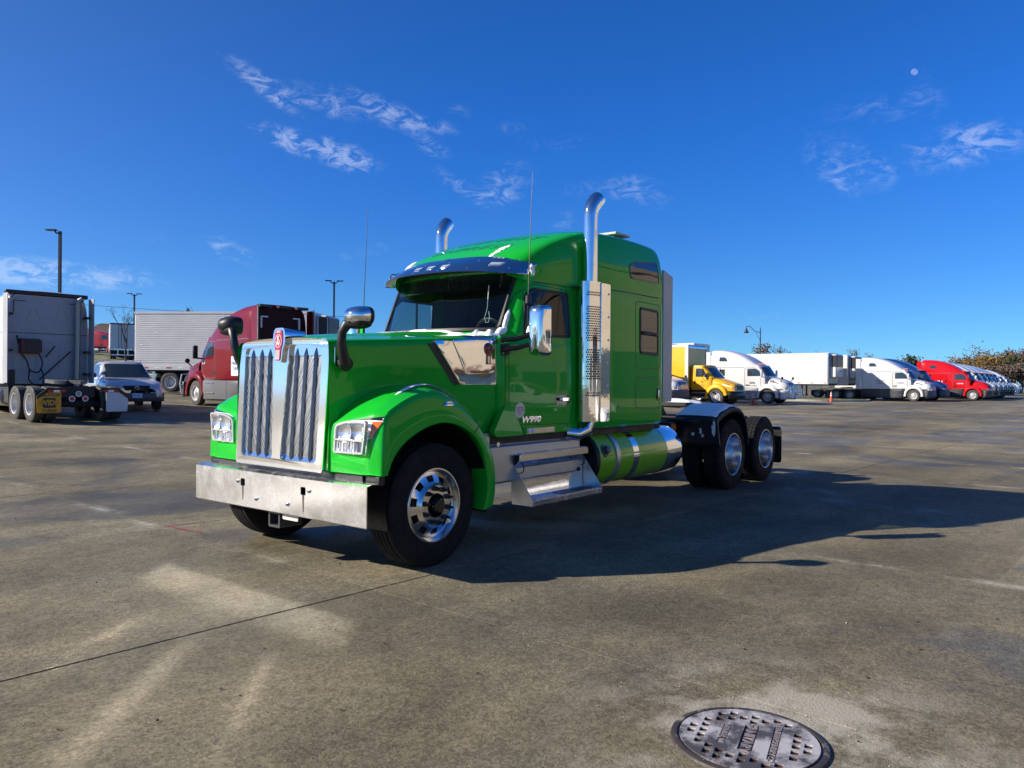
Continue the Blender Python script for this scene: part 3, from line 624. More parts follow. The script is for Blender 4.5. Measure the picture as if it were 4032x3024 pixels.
for s in (1, -1):
    YO = 1.205; sp = []; tp = []
    for (lx, lz), (ox, oz), c, r_ in zip(lip, outr, cres, root):
        mx_, mz_ = (lx * .5 + ox * .5), (lz * .5 + oz * .5)
        sp.append([(lx, 1.03, lz + .01), (lx, YO - .018, lz), (lx * .93 + ox * .07, YO + .004, lz * .93 + oz * .07), (lx * .6 + ox * .4, YO + .006, lz * .6 + oz * .4), (lx * .15 + ox * .85, YO - .012, lz * .15 + oz * .85), (ox, YO - .03, oz)])
        q = ((ox + c[0]) / 2 * .55 + c[0] * .45, (YO - .03) * .45 + c[1] * .55, (oz + c[2]) / 2 + .004)
        tp.append([(ox, YO - .03, oz), q, c, tuple(c[i] * .5 + r_[i] * .5 for i in range(3)), r_])
    sp, tp = np.array(sp), np.array(tp)
    if s < 0: sp[..., 1] *= -1; tp[..., 1] *= -1
    g = G(); g.grid(surf(sp, 4, 3)); g.grid(surf(tp[:5], 4, 3)); g.grid(surf(tp[4:], 4, 3)); g.add([], [])
    # flat underside of the lamp box
    fo = build(g, 'fender', GREEN, weld=.0015, smooth=38); FB[s] = bvh_of(fo)
    g = G(); P = [(.575, .80), (.66, .80), (.68, .80)]
    g.box((.58, min(s * .68, s * 1.17), .735), (.64, max(s * .68, s * 1.17), .808)); build(g, 'bumper_filler', BLACK, bevel=.006)
    # inner wheel well
    g = G(); A = []
    for k in range(15):
        a = R(-15 + 210 * k / 14); A.append([(.66 * cos(a) * .92 - .02, s * y, .545 + .66 * sin(a) * .965) for y in (.55, 1.185)])
    g.grid(A); build(g, 'wheel_well', BLACK)
    # head lamp: housing sheet hugging the fender front, bowls, bar, clear cover
    lampP = rpoly([(s * y, z) for y, z in ((.700, .968), (1.045, .972), (1.055, 1.085), (1.10, 1.10), (1.175, 1.232), (1.175, 1.262), (.86, 1.226), (.715, 1.19))], [.015, .015, .005, .01, .01, .02, .05, .05], 3)
    g = panel(FB[s], lampP, 'x', .004, res=.06, fallback=.62); hl = build(g, 'headlight', mat('lamp_housing', (.72, .73, .75), .3, .3))
    def fx(y, z): h = FB[s].ray_cast(Vector((30, y, z)), Vector((-1, 0, 0))); return h[0].x if h[0] else .6
    xx = fx(s * .85, 1.1)
    for yy, zz, rr, mm in ((.835, 1.135, .078, LBOWL), (.985, 1.14, .062, LBOWL), (.80, 1.025, .05, LBOWL), (.93, 1.022, .056, LBOWL)):
        g = G(); g.lathe([(xx + .004, 0), (xx + .006, rr * .3), (xx + .014, rr * .7), (xx + .026, rr * .95), (xx + .028, rr)], c=(0, s * yy, zz), axis='x', n=24); g.build('reflector_bowl', mm, hl)
    g = G()
    for k in range(7): y = .735 + .033 * k; g.box((xx + .004, s * y - .003, .982), (xx + .022, s * y + .003, 1.062))
    g.build('lens_ribs', WHT, hl)['kind'] = 'stuff'
    g = G(); P = rpoly([(s * y, z) for y, z in ((.700, .968), (1.045, .972), (1.085, 1.232), (.86, 1.226), (.715, 1.19))], [.015, .015, .03, .05, .05], 4)
    g.plate([P, ring(P, .016)], lambda u, v: (xx + .034, u, v), lambda u, v: (xx + .004, u, v)); g.box((xx + .004, min(s * .71, s * 1.05), 1.068), (xx + .034, max(s * .71, s * 1.05), 1.082)); g.build('bezel', mat('lamp_bezel', (.78, .79, .80), .2, .6), hl)
    g = G(); g.plate([P], lambda u, v: (xx + .037, u, v)); g.build('lens_cover', LENS, hl)
    P = rpoly([(s * y, z) for y, z in ((1.088, 1.225), (1.175, 1.228), (1.105, 1.11), (1.075, 1.10))], .01, 2)
    g = panel(FB[s], P, 'x', .010, res=.05, fallback=.6); g.build('turn_signal', AMBER, hl)
    g = panel(FB[s], [(s * y, z) for y, z in ((.86, 1.228), (1.09, 1.237), (1.178, 1.235), (1.172, 1.264))], 'x', .008, res=.05, fallback=.6); g.build('lamp_brow', BLACKG, hl)
    # side marker
    P = rpoly([(-.02, 1.335), (-.17, 1.335), (-.145, 1.372), (-.05, 1.372)], .008, 2)
    g = panel(FB[s], P, 'y', .012, side=s, res=.05, fallback=s * 1.18); sm = build(g, 'side_marker', CHROME, solid=-.012)
    g = panel(FB[s], [(-.055, 1.345), (-.14, 1.345), (-.13, 1.363), (-.065, 1.363)], 'y', .016, side=s, fallback=s * 1.18); g.build('marker_lens', WHT, sm)
    g = panel(FB[s], [(-.395, 1.095), (-.405, 1.09), (-.60, 1.21), (-.59, 1.22)], 'y', .004, side=s, res=.06, fallback=s * 1.2); build(g, 'fender_seam', BLACK, smooth=None)
    # chrome intake panel and emblem on the hood side
    P = rpoly([(-.30, 1.957), (-1.005, 1.968), (-1.005, 1.508), (-.60, 1.508)], [.02, .015, .025, .04], 4)
    g = panel(HB, P, 'y', .022, side=s, res=.07); ip = build(g, 'intake_panel', CHROME, solid=-.02, bevel=.006)
    P = rpoly([(-.52, 1.92), (-.97, 1.925), (-.97, 1.62), (-.66, 1.60)], .03, 4)
    g = panel(HB, P, 'y', .032, side=s, res=.07); g.build('raised_face', CHROME, ip, solid=-.012, bevel=.005)
    g = panel(HB, [(-.225, 1.94), (-.30, 1.948), (-.60, 1.508), (-.56, 1.50), (-.52, 1.53)], 'y', .006, side=s); build(g, 'air_intake', BLACK)
    P = [(-.905 + .042 * cos(a), 1.845 + .058 * sin(a)) for a in np.linspace(-1.1, pi + 1.1, 15)] + [(-.93, 1.70), (-.88, 1.70)]
    g = panel(HB, P, 'y', .046, side=s, res=.05); e = build(g, 'emblem', EMB, solid=-.014)
    for k in range(3):
        g = panel(HB, [(-.927 + .017 * k, 1.775), (-.927 + .017 * k, 1.706), (-.921 + .017 * k, 1.706), (-.921 + .017 * k, 1.775)], 'y', .049, side=s); g.build('emblem_rib', CHROME, e)
    yy = HB.ray_cast(Vector((-.905, s * 9, 1.85)), Vector((0, -s, 0)))[0].y + s * .05
    for ch, dz in (('K', .018), ('W', -.02)):
        g = G(); text(g, ch, .045, lambda u, v: (-.905 - s * u, yy, 1.85 + dz + v), bold=.001); g.build('emblem_letter', CHROME, e)

# grille shell with two openings
def gx(z): return .735 - .055 * (z - .8) / 1.07
def gout():
    return rpoly([(-.605, .80), (.605, .80), (.622, 1.858), (.30, 1.892), (-.30, 1.892), (-.622, 1.858)], [.03, .03, .06, .2, .2, .06], 5)
def gopen(s): return rpoly([(s * .055, .872), (s * .525, .872), (s * .538, 1.812), (s * .112, 1.838)], [.04, .05, .05, .04], 5)
g = G(); g.plate([gout(), gopen(1), gopen(-1)], lambda u, v: (gx(v) + .012 * (1 - (u / .62) ** 2), u, v), lambda u, v: (gx(v) - .045, u * 1.0, v)); gs = build(g, 'grille_shell', mat('grille_chrome', (.86, .87, .88), .10, 1.0, noise=(6, .04), bump=(3, .05, .012)), bevel=.016, seg=3, smooth=40)
g = G(); O_ = [(u * 1.0, v) for u, v in gout()]; n = len(O_)
g.add([(gx(v) - .035, u * 1.006, v) for u, v in O_] + [(.645, u * 1.04, v + (.004 if v > 1.5 else 0)) for u, v in O_], [(i, (i + 1) % n, n + (i + 1) % n, n + i) for i in range(n)]); build(g, 'grille_surround', CHROME)
g = G(); g.plate([[(-.58, .82), (.58, .82), (.58, 1.85), (-.58, 1.85)]], lambda u, v: (gx(v) - .05, u, v)); build(g, 'radiator_core', DARK)
for s in (1, -1):
    g = G(); P = gopen(s); z0 = 1.742
    top_ = [p for p in P if p[1] > z0]; g.plate([rpoly([(s * .10, z0), (s * .538, z0), (s * .542, 1.83), (s * .105, 1.85)], .01, 2)], lambda u, v: (gx(v) - .016, u, v)); g.build('upper_plate', CHROME, gs)
    g = G(); g.plate([[(s * .05, .865), (s * .53, .865), (s * .53, .91), (s * .05, .91)]], lambda u, v: (gx(v) - .008 - .014 * (v - .865) / .045, u, v)); g.build('lower_plate', CHROME, gs)
    # woven wire screen: two families of diagonal wires
    g = G(); pit = .0150; w = .0036; y0, y1 = .06, .545
    for d in (1, -1):
        k = -80
        while k < 160:
            c0 = k * pit; pts = []
            for t in (0, 1):
                pass
            # wire: y = y0 + (z - .88) * d*0.62 + offset
            off = k * pit * 1.0; sl = .62 * d
            zs = [.885, 1.742]; ys = [y0 + off + sl * (z - .885) for z in zs]
            # clip to y range
            (za, zb), (ya, yb) = zs, ys
            def zc(y): return za + (y - ya) / sl
            seg = [(ya, za), (yb, zb)]
            lo_, hi_ = y0, y1
            if min(ya, yb) < hi_ and max(ya, yb) > lo_:
                q = []
                for (y, z) in seg:
                    if y < lo_: z = zc(lo_); y = lo_
                    if y > hi_: z = zc(hi_); y = hi_
                    q.append((y, z))
                (ya2, za2), (yb2, zb2) = q
                xo = -.024 if d > 0 else -.028
                dy, dz = (zb2 - za2), -(yb2 - ya2); l = math.hypot(dy, dz) or 1; dy, dz = dy / l * w, dz / l * w
                g.add([(gx(za2) + xo, s * (ya2 + dy), za2 + dz), (gx(za2) + xo, s * (ya2 - dy), za2 - dz), (gx(zb2) + xo, s * (yb2 - dy), zb2 - dz), (gx(zb2) + xo, s * (yb2 + dy), zb2 + dz)], [(0, 1, 2, 3)])
            k += 1
    g.build('grille_screen', mat('bright_wire', (.50, .50, .50), .36, .95), gs, smooth=None, solid=.004)
    for yb, yt in ((.175, .19), (.297, .31), (.425, .44)):
        g = G(); w, d = .0120, .020; z0, z1 = .905, 1.755
        def bar(z, k, f=1): y = s * (yb + (yt - yb) * (z - .9) / .86); x = gx(z) - .014; return [(x, y - w * k, z), (x + d * f, y, z), (x, y + w * k, z)]
        A = [bar(.868, .02, .1), bar(z0, 1), bar(1.0, 1), bar(1.3, 1), bar(1.6, 1), bar(z1, 1), bar(1.805, .02, .1)]
        g.grid(A); g.build('grille_bar', mat('bar_aluminium', (.34, .35, .36), .42, 1.0), gs, smooth=20)
# crown emblem on the shell
g = G(); P = rpoly([(-.032, 1.70), (.032, 1.70), (.040, 1.80), (.058, 1.85), (.052, 1.93), (.038, 1.962), (-.038, 1.962), (-.052, 1.93), (-.058, 1.85), (-.040, 1.80)], .02, 4)
O2 = [(u * 1.5, 1.83 + (v - 1.83) * 1.12) for u, v in P]
g.plate([O2], lambda u, v: (gx(v) + .040, u, v), lambda u, v: (gx(v) - .16, u * 1.15, min(v, 1.955))); eb = build(g, 'emblem_housing', CHROME, bevel=.014, seg=3)
g = G(); g.plate([P], lambda u, v: (gx(v) + .045, u, v), lambda u, v: (gx(v) + .03, u, v)); em = build(g, 'emblem', mat('emblem_bright_red', (.42, .012, .03), .25, coat=.6))
for k in (-1.5, -.5, .5, 1.5):
    g = G(); u = k * .014; g.plate([[(u - .0035, 1.71), (u + .0035, 1.71), (u + .0035, 1.79), (u - .0035, 1.79)]], lambda u, v: (gx(v) + .0475, u, v)); g.build('emblem_rib', WHT, em)
    g = G(); g.plate([[(u - .003, 1.935), (u + .003, 1.935), (u + .003, 1.957), (u - .003, 1.957)]], lambda u, v: (gx(v) + .0475, u, v)); g.build('emblem_rib', WHT, em)
g = G(); a_ = np.linspace(0, 2 * pi, 29)[:-1]; g.plate([[(.047 * cos(t), 1.866 + .056 * sin(t)) for t in a_], [(.043 * cos(t), 1.866 + .052 * sin(t)) for t in a_]], lambda u, v: (gx(v) + .0475, u, v)); g.build('emblem_ring', WHT, em)
for ch, z in (('K', 1.886), ('W', 1.844)):
    g = G(); text(g, ch, .052, lambda u, v: (gx(z) + .0485, u, z + v), bold=.0016); g.build('emblem_letter', WHT, em)

# bumper
BH = 1.186; slots = [rrect(s * .425 - .033, .612, s * .425 + .033, .677, .012, 3) for s in (-1, 1)]
g = G(); P0 = [(-BH, .436), (BH, .436), (BH, .742), (-BH, .742)]
g.plate([P0] + slots, lambda u, v: (.780, u, v), lambda u, v: (.772, u, v)); bu = build(g, 'bumper', BUMPER, smooth=None)
g = G(); A = [[(.780 - .05 * sin(t) * 1.0 - 0 * t, y, .742 + .014 * sin(t)) for t in np.linspace(0, pi / 2, 5)] + [(.66, y, .757)] for y in (-BH, BH)]; g.grid(A)
A = [[(.780 - .03 * (1 - cos(t)), y, .436 - .012 * sin(t)) for t in np.linspace(0, pi / 2, 4)] for y in (-BH, BH)]; g.grid(A); g.build('bumper_edge', BUMPER, bu)
g = G()
for u, v in ((-.497, .647), (-.22, .517), (.222, .517), (.503, .651)): g.lathe([(.778, .016), (.786, .016), (.788, .011), (.80, .010), (.80, 0)], c=(0, u, v), axis='x', n=10)
g.build('bumper_bolts', GALV, bu)['kind'] = 'stuff'
g = G()
for s, l in ((-1, .12), (1, .15)):
    u = s * .425 + .002; g.add([(.7822, u - .011, .611), (.7822, u + .011, .611), (.7822, u + .004, .611 - l), (.7822, u - .003, .611 - l)], [(0, 1, 2, 3)])
g.build('rust_streaks', mat('rust_stain', (.11, .07, .055), .7), bu, smooth=None)['kind'] = 'stuff'
g = G(); [g.box((.60, s * .425 - .06, .58), (.74, s * .425 + .06, .70)) for s in (1, -1)]; build(g, 'tow_pocket', BLACK)
# front under-structure
g = G(); g.plate([rrect(-.115, .29, .045, .425, .012, 3), rrect(-.095, .31, .025, .405, .006, 3)], lambda u, v: (.73, u, v), lambda u, v: (.50, u, v)); build(g, 'hitch_receiver', mat('hitch_steel', (.10, .10, .105), .45, .6))
g = G(); g.plate([rrect(.09, .375, .30, .44, .015, 3)], lambda u, v: (.735, u, v), lambda u, v: (.729, u, v)); build(g, 'plate_bracket', BEIGE)
g = G(); g.box((.42, -1.0, .70), (.66, 1.0, .80)); g.box((-8.05, .38, .72), (.64, .46, 1.0)); g.box((-8.05, -.46, .72), (.64, -.38, 1.0)); g.box((.45, -.5, .42), (.60, .5, .62)); build(g, 'frame_rails', DARK)
g = G(); g.tube([(0, -1.0, .50), (0, -.5, .42), (0, .5, .42), (0, 1.0, .50)], .06, 10); g.tube([(.12, -.85, .5), (.12, .85, .5)], .025, 8); [g.box((-.75, s * .42 - .05, .5), (.7, s * .42 + .05, .56)) for s in (1, -1)]; build(g, 'front_axle', DARK)
g = G(); g.box((-1.6, -.40, .45), (.45, .40, 1.5)); build(g, 'engine_block', DARK)
g = G()
for x in (-6.195, -7.51): g.tube([(x, -.9, .5), (x, .9, .5)], .10, 12); g.lathe([(-.28, .12), (-.1, .24), (.1, .24), (.28, .12)], c=(x, 0, .52), axis='y', n=16)
g.box((-8.12, -.5, .66), (-8.05, .5, 1.0)); g.tube([(-3.5, 0, .6), (-6.1, 0, .55)], .06, 10); build(g, 'rear_axles', DARK)
g = G(); g.box((-2.3, -1.0, .35), (-.85, -.5, .95)); g.lathe([(-4.45, 0), (-4.44, .28), (-4.40, .31), (-2.4, .31), (-2.36, .28), (-2.35, 0)], c=(0, -.88, .675), axis='x', n=28); build(g, 'far_side_tank', DARK)
g = G(); g.box((-.9, -.98, .95), (-4.15, .98, 1.06)); build(g, 'cab_floor', DARK)
wheel(T, 0, 1.145 - .138, 'steer', 1, .512, .12); wheel(T, 0, 1.145 - .138, 'steer', -1, .512, .3)
for x in (-6.195, -7.51): wheel(T, x, 1.203 - .138, 'drive', 1, .508, .2); wheel(T, x, 1.203 - .138, 'drive', -1, .508, .5)

# cab shell (half rings at rising heights, mirrored)
Z = [1.02, 1.30, 1.62, 1.90, 1.97, 2.03, 2.20, 2.40, 2.58, 2.69]
def cabring(z):
    wf = min(1, max(0, (z - 2.0) / .62)); 
    if z < 1.96:
        b = .02 * sin((z - 1.02) / .94 * pi)
        return [(-1.0, 0), (-1.0, .45), (-1.0, .80), (-1.0, .93), (-1.03, 1.0 + b * .5), (-1.12, 1.015 + b), (-1.6, 1.02 + b), (-2.1, 1.02 + b), (-2.34, 1.01)]
    L_ = lambda a, c: tuple(a[i] + (c[i] - a[i]) * wf for i in (0, 1))
    return [L_((-1.0, 0), (-1.30, 0)), L_((-1.06, .45), (-1.36, .45)), L_((-1.20, .80), (-1.48, .80)), L_((-1.245, .865), (-1.52, .855)), L_((-1.29, .93), (-1.57, .905)), L_((-1.36, .975), (-1.64, .935)), L_((-1.6, 1.005), (-1.8, .955)), L_((-2.1, 1.012), (-2.1, .965)), L_((-2.34, 1.01), (-2.34, .965))]
A = np.array([[(x, y, z) for x, y in cabring(z)] for z in Z])
g = G(); lo_ = dens(dens(A[:4], 3, 0), 4, 1); hi_ = dens(dens(A[4:], 4, 0), 5, 1); g.grid(lo_); g.grid(hi_)
# ledge between belt and glasshouse
lo1 = dens(A[3], 4, 0) if False else dens(A[3:4], 4, 1)[0]; lo1 = dens(np.swapaxes(A[3:4], 0, 1), 5, 0)[:, 0]; hi1 = dens(np.swapaxes(A[4:5], 0, 1), 5, 0)[:, 0]
g.grid([lo1, hi1]); g.mirror(); cab = build(g, 'cab', GREEN, weld=.002, smooth=38)
CB0 = bvh_of(cab)
# sleeper and roof
def sec(x, ys, zs): return [(x, y, z) for y, z in zip(ys, zs)]
RZ = [(-1.36, [.80, .79, .76, .70, .62, .48, .25, 0], [2.60, 2.64, 2.68, 2.72, 2.75, 2.78, 2.795, 2.80]),
      (-1.50, [.90, .895, .88, .83, .74, .55, .28, 0], [2.56, 2.63, 2.70, 2.765, 2.81, 2.85, 2.868, 2.875]),
      (-1.70, [.955, .95, .94, .895, .80, .58, .30, 0], [2.55, 2.66, 2.77, 2.865, 2.915, 2.955, 2.975, 2.98]),
      (-2.05, [.985, .985, .975, .93, .83, .60, .30, 0], [2.55, 2.72, 2.88, 3.01, 3.065, 3.10, 3.115, 3.12]),
      (-2.50, [1.03, 1.03, 1.015, .965, .87, .62, .32, 0], [2.56, 2.78, 2.98, 3.135, 3.195, 3.225, 3.245, 3.25]),
      (-3.00, [1.07, 1.065, 1.045, .985, .89, .63, .32, 0], [2.58, 2.80, 3.02, 3.19, 3.25, 3.295, 3.32, 3.325]),
      (-3.60, [1.08, 1.075, 1.055, 1.0, .90, .64, .32, 0], [2.59, 2.81, 3.03, 3.20, 3.265, 3.32, 3.345, 3.35]),
      (-4.08, [1.08, 1.075, 1.055, 1.0, .90, .64, .32, 0], [2.59, 2.81, 3.02, 3.185, 3.25, 3.31, 3.335, 3.34]),
      (-4.155, [1.07, 1.065, 1.04, .98, .88, .62, .32, 0], [2.59, 2.80, 3.0, 3.15, 3.215, 3.275, 3.30, 3.305]),
      (-4.175, [1.03, 1.025, 1.0, .94, .85, .6, .3, 0], [2.59, 2.78, 2.96, 3.10, 3.165, 3.22, 3.25, 3.255])]
g = G(); g.grid(surf(np.array([sec(x, a, b) for x, a, b in RZ]), 5, 4)); g.mirror(); roof = build(g, 'roof', GREEN, weld=.002, smooth=40)
SZ = [1.03, 1.10, 1.5, 2.0, 2.4, 2.59]
def slring(z):
    b = {1.03: -.045, 1.10: 0, 2.59: -.008}.get(z, .004)
    return [(-2.30, .97 + b), (-2.42, .985 + b), (-2.60, 1.04 + b), (-2.82, 1.075 + b), (-3.2, 1.085 + b), (-3.8, 1.085 + b), (-4.10, 1.085 + b), (-4.16, 1.07 + b), (-4.175, 1.03 + b), (-4.175, .6), (-4.175, 0)]
A = np.array([[(x, y, z) for x, y in slring(z)] for z in SZ]); g = G(); g.grid(surf(A, 3, 3)); g.mirror(); slp = build(g, 'sleeper', GREEN, weld=.002, smooth=38)
g = G(); g.grid([[(x, y, 2.588) for x, y, _ in [*(dens(np.array([[(a, b, 0)] for a, b in slring(2.4)]), 3, 0)[:, 0])]], [(x, y * .93, 2.588) for x, y, _ in [*(dens(np.array([[(a, b, 0)] for a, b in slring(2.4)]), 3, 0)[:, 0])]]]); 
SB = bvh_of(slp); RB = bvh_of(roof); CB = bvh_of(cab)

# glazing: openings cut out, seals and panes added
def window(P, ax, side, bv, body, gl, gm=GASKET, w=.028, name='window', off=.004, cutit=True, r=.06, par=None):
    Pr = rpoly(P, r, 5); inn = ring(Pr, w)
    seal = panel(bv, Pr, ax, off + .004, side=side, res=.06, holes=[inn]); pane = panel(bv, inn, ax, off, side=side, res=.07)
    if cutit: cut(body, P if not isinstance(cutit, list) else cutit, ax, side)
    o = build(seal, name, gm, par, solid=-.012); pane.build('pane', gl, o); return o
WSP = [(-.80, 2.055), (.80, 2.055), (.80, 2.585), (-.80, 2.585)]
ws = rpoly([(-.825, 2.035), (.825, 2.035), (.84, 2.685), (-.84, 2.685)], [.04, .04, .12, .12], 5); wsi = ring(ws, .03)
seal = panel(CB, ws, 'x', .008, res=.06, holes=[wsi]); pane = panel(CB, wsi, 'x', .005, res=.06)
cut(cab, [(-.80, 2.058), (.80, 2.058), (.81, 2.63), (-.81, 2.63)], 'x', keep=lambda c: c.x > -1.6 and c.z > 1.96)
o = build(seal, 'windshield', GASKET, solid=-.012); pane.build('pane', GLASS, o)
g = panel(CB0, rpoly([(-.79, 2.47), (.79, 2.47), (.80, 2.62), (-.80, 2.62)], .05, 4), 'x', .002, res=.07); build(g, 'sun_shade_band', BLACK)
for s in (1, -1):
    P = [(-1.40, 1.985), (-2.185, 2.005), (-2.18, 2.49), (-1.575, 2.485), (-1.47, 2.40)]
    cut(cab, [(-1.44, 2.02), (-2.15, 2.035), (-2.15, 2.455), (-1.62, 2.455), (-1.50, 2.37)], 'y', s)
    window(P, 'y', s, CB, cab, glassmat('side_glass', (.42, .48, .47)), name='side_window', cutit=False, r=.05)
    window([(-3.555, 1.885), (-4.03, 1.872), (-4.025, 2.437), (-3.545, 2.447)], 'y', s, SB, slp, DGLASS, name='sleeper_window', cutit=False, w=.032, r=.06)
    g = panel(SB, [(-3.585, 2.115), (-4.0, 2.11), (-4.0, 2.155), (-3.585, 2.16)], 'y', .016, side=s, res=.1); build(g, 'window_rail', GASKET, solid=-.01)
    window([(-3.345, 2.765), (-4.065, 2.77), (-4.035, 3.04), (-3.47, 2.98), (-3.33, 2.92)], 'y', s, RB, roof, DGLASS, name='roof_window', cutit=False, w=.014, r=.05, gm=BLACKG)
    # seams: door, sleeper hatch, tool door, roof joint
    def seam(P, bv, closed=True, w=.006, name='panel_seam', off=.0025, r=.0, m=BLACK):
        Pr = rpoly(P, r, 5) if closed else P
        if closed: g = panel(bv, Pr, 'y', off, side=s, res=.10, holes=[ring(Pr, w)])
        else:
            g = G()
            for a, b in zip(Pr[:-1], Pr[1:]):
                d = Vector((b[0] - a[0], b[1] - a[1])).normalized(); q = Vector((-d.y, d.x)) * w / 2
                h = panel(bv, [(a[0] + q.x, a[1] + q.y), (b[0] + q.x, b[1] + q.y), (b[0] - q.x, b[1] - q.y), (a[0] - q.x, a[1] - q.y)], 'y', off, side=s, res=.12); o_ = len(g.v); g.v += h.v; g.f += [tuple(i + o_ for i in f) for f in h.f]
        return build(g, name, m, smooth=None)
    seam([(-1.115, 1.12), (-2.17, 1.10), (-2.22, 1.3), (-2.22, 2.51), (-1.60, 2.53), (-1.42, 2.42), (-1.115, 1.90)], CB, r=.05)
    window([(-3.555, 1.885), (-4.03, 1.872), (-4.025, 2.437), (-3.545, 2.447)], 'y', s, SB, slp, DGLASS, name='sleeper_window', cutit=False, w=.032, r=.06) if False else None
    seam([(-3.46, 1.707), (-4.092, 1.71), (-4.094, 2.51), (-3.444, 2.513)], SB, r=.09, name='window_hatch', w=.008)
    seam([(-3.465, 1.235), (-4.086, 1.222), (-4.081, 1.606), (-3.46, 1.61)], SB, r=.06, name='tool_door', w=.008)
    seam([(-1.52, 2.545), (-2.0, 2.552), (-2.6, 2.575), (-3.2, 2.592), (-4.16, 2.594)], bvh_of(roof, slp, cab), closed=False, w=.012, name='roof_joint')
    seam([(-1.06, 1.02), (-1.06, 1.90)], CB, closed=False, w=.008)
    seam([(-2.86, 1.04), (-2.86, 2.585)], SB, closed=False, w=.006)
    g = G(); rb = random.Random(1)
    for k in range(22): 
        x = -2.95 - k * .055; h = SB.ray_cast(Vector((x, s * 9, 2.555)), Vector((0, -s, 0)))[0]; g.lathe([(0, .006), (.003, .004), (.003, 0)], c=(x, h.y, 2.555), axis='y', n=6) if s > 0 else None
        x = -2.9 - k * .057; h = SB.ray_cast(Vector((x, s * 9, 1.085)), Vector((0, -s, 0)))[0]; g.lathe([(0, .006), (.003, .004), (.003, 0)], c=(x, h.y, 1.085), axis='y', n=6) if s > 0 else None
    if s > 0: build(g, 'rivets', GREEN)
    # tool door latch
    g = panel(SB, rrect(-4.055, 1.315, -3.995, 1.475, .025, 4), 'y', .004, side=s); lt = build(g, 'latch', BLACKG)
    g = panel(SB, rrect(-4.035, 1.34, -4.012, 1.455, .008, 3), 'y', .02, side=s); g.build('latch_bar', CHROME, lt, solid=-.012)
    # door handle in dark bowl
    P = [(-2.02 + .145 * cos(a), 1.352 + .062 * sin(a)) for a in np.linspace(0, 2 * pi, 25)[:-1]]
    g = panel(CB, P, 'y', .003, side=s, res=.05); dh = build(g, 'door_handle', BLACKG)
    g = panel(CB, rrect(-2.135, 1.345, -1.925, 1.377, .012, 3), 'y', .03, side=s, res=.06); g.build('handle_bar', CHROME, dh, solid=-.018)
    # round decal, model lettering
    P = [(-1.285 + .078 * cos(a), 1.262 + .075 * sin(a)) for a in np.linspace(0, 2 * pi, 33)[:-1]]
    g = panel(CB, P, 'y', .003, side=s, res=.08); dc = build(g, 'round_decal', mat('decal_grey', (.62, .63, .65), .4, .3))
    yc = s * (abs(CB.ray_cast(Vector((-1.285, s * 9, 1.26)), Vector((0, -s, 0)))[0].y) + .006)
    for body, dz, sz in (('CERTIFIED', .025, .024), ('CLEAN IDLE', 0, .024), ('MP  6', -.028, .024)):
        g = G(); text(g, body, sz, lambda u, v: (-1.285 - s * u, yc, 1.262 + dz + v)); g.build('decal_lettering', DARK, dc, smooth=None)
    g = G(); text(g, 'W990', .082, lambda u, v: (-1.45 - s * u * 1.5, yc + s * .006, 1.168 + v), shear=.25, bold=.003); build(g, 'model_lettering', ALU, smooth=None, solid=.004)
    # lower cab skirt with gauge plate
    P = rpoly([(-1.03, 1.31), (-1.135, 1.31), (-1.32, 1.022), (-.90, 1.022), (-.86, 1.07)], .03, 4)
    g = G(); g.plate([P], lambda u, v: (u, s * (1.062 - .02 * (v - 1.02)), v), lambda u, v: (u, s * 1.0, v)); build(g, 'cowl_fairing', GREEN, bevel=.010)
    g = panel(CB, rpoly([(-1.30, 1.10), (-2.14, 1.085), (-2.05, 1.022), (-1.36, 1.022)], .02, 3), 'y', .012, side=s, res=.08); build(g, 'sill', GREEN, solid=-.012)
    g = panel(CB, rrect(-1.87, 1.03, -1.40, 1.082, .006, 2), 'y', .016, side=s, res=.1); gp = build(g, 'sill_plate', CHROME)
    for x in (-1.43, -1.50):
        g = G(); g.lathe([(0, .022), (s * .014, .020), (s * .016, .012), (s * .016, 0)], c=(x, s * 1.035, 1.055), axis='y', n=14); g.build('air_fitting', WHT, gp)
    # mirrors
    def mirbox(lo, hi, rad): g = G(); g.box(lo, hi); return g
    lo = (-1.275, min(s * 1.215, s * 1.405), 1.785); hi = (-1.135, max(s * 1.215, s * 1.405), 2.262)
    g = G(); ys = (s * 1.215, s * 1.405)
    secs = []
    for x, k in ((-1.275, .0), (-1.26, .0), (-1.17, .008), (-1.145, .03), (-1.135, .06)):
        secs.append([(x, y, z) for y, z in rrect(min(ys) + k, 1.785 + k, max(ys) - k, 2.262 - k, .045 - k * .2, 5)])
    n = len(secs[0]); 
    for i in range(len(secs) - 1): g.add(secs[i] + secs[i + 1], [(k, (k + 1) % n, n + (k + 1) % n, n + k) for k in range(n)])
    g.add(secs[-1], [tuple(range(n))]); mb = build(g, 'door_mirror', CHROME, smooth=50, weld=.001)
    g = G(); g.plate([rrect(min(ys) + .004, 1.79, max(ys) - .004, 2.257, .04, 5)], lambda u, v: (-1.2755, u, v), lambda u, v: (-1.29, u, v)); g.build('mirror_rim', BLACK, mb)
    g = G(); g.plate([rrect(min(ys) + .02, 1.81, max(ys) - .02, 2.24, .03, 4)], lambda u, v: (-1.292, u, v)); g.build('mirror_glass', mat('mirror_glass', (.9, .9, .9), .02, 1.0), mb)
    for z0, z1 in ((1.930, 1.985), (1.842, 1.90)):
        g = G(); g.tube([(-1.03, s * 1.0, z0), (-1.12, s * 1.12, z0 + .015), (-1.20, s * 1.24, z1)], [.026, .024, .02], 10); g.build('mirror_arm', BLACKG, mb)
    g = panel(CB, rpoly([(-1.02, 1.95), (-1.13, 1.95), (-1.13, 1.80), (-1.02, 1.78)], .02, 3), 'y', .01, side=s, res=.06); g.build('arm_base', BLACK, mb)
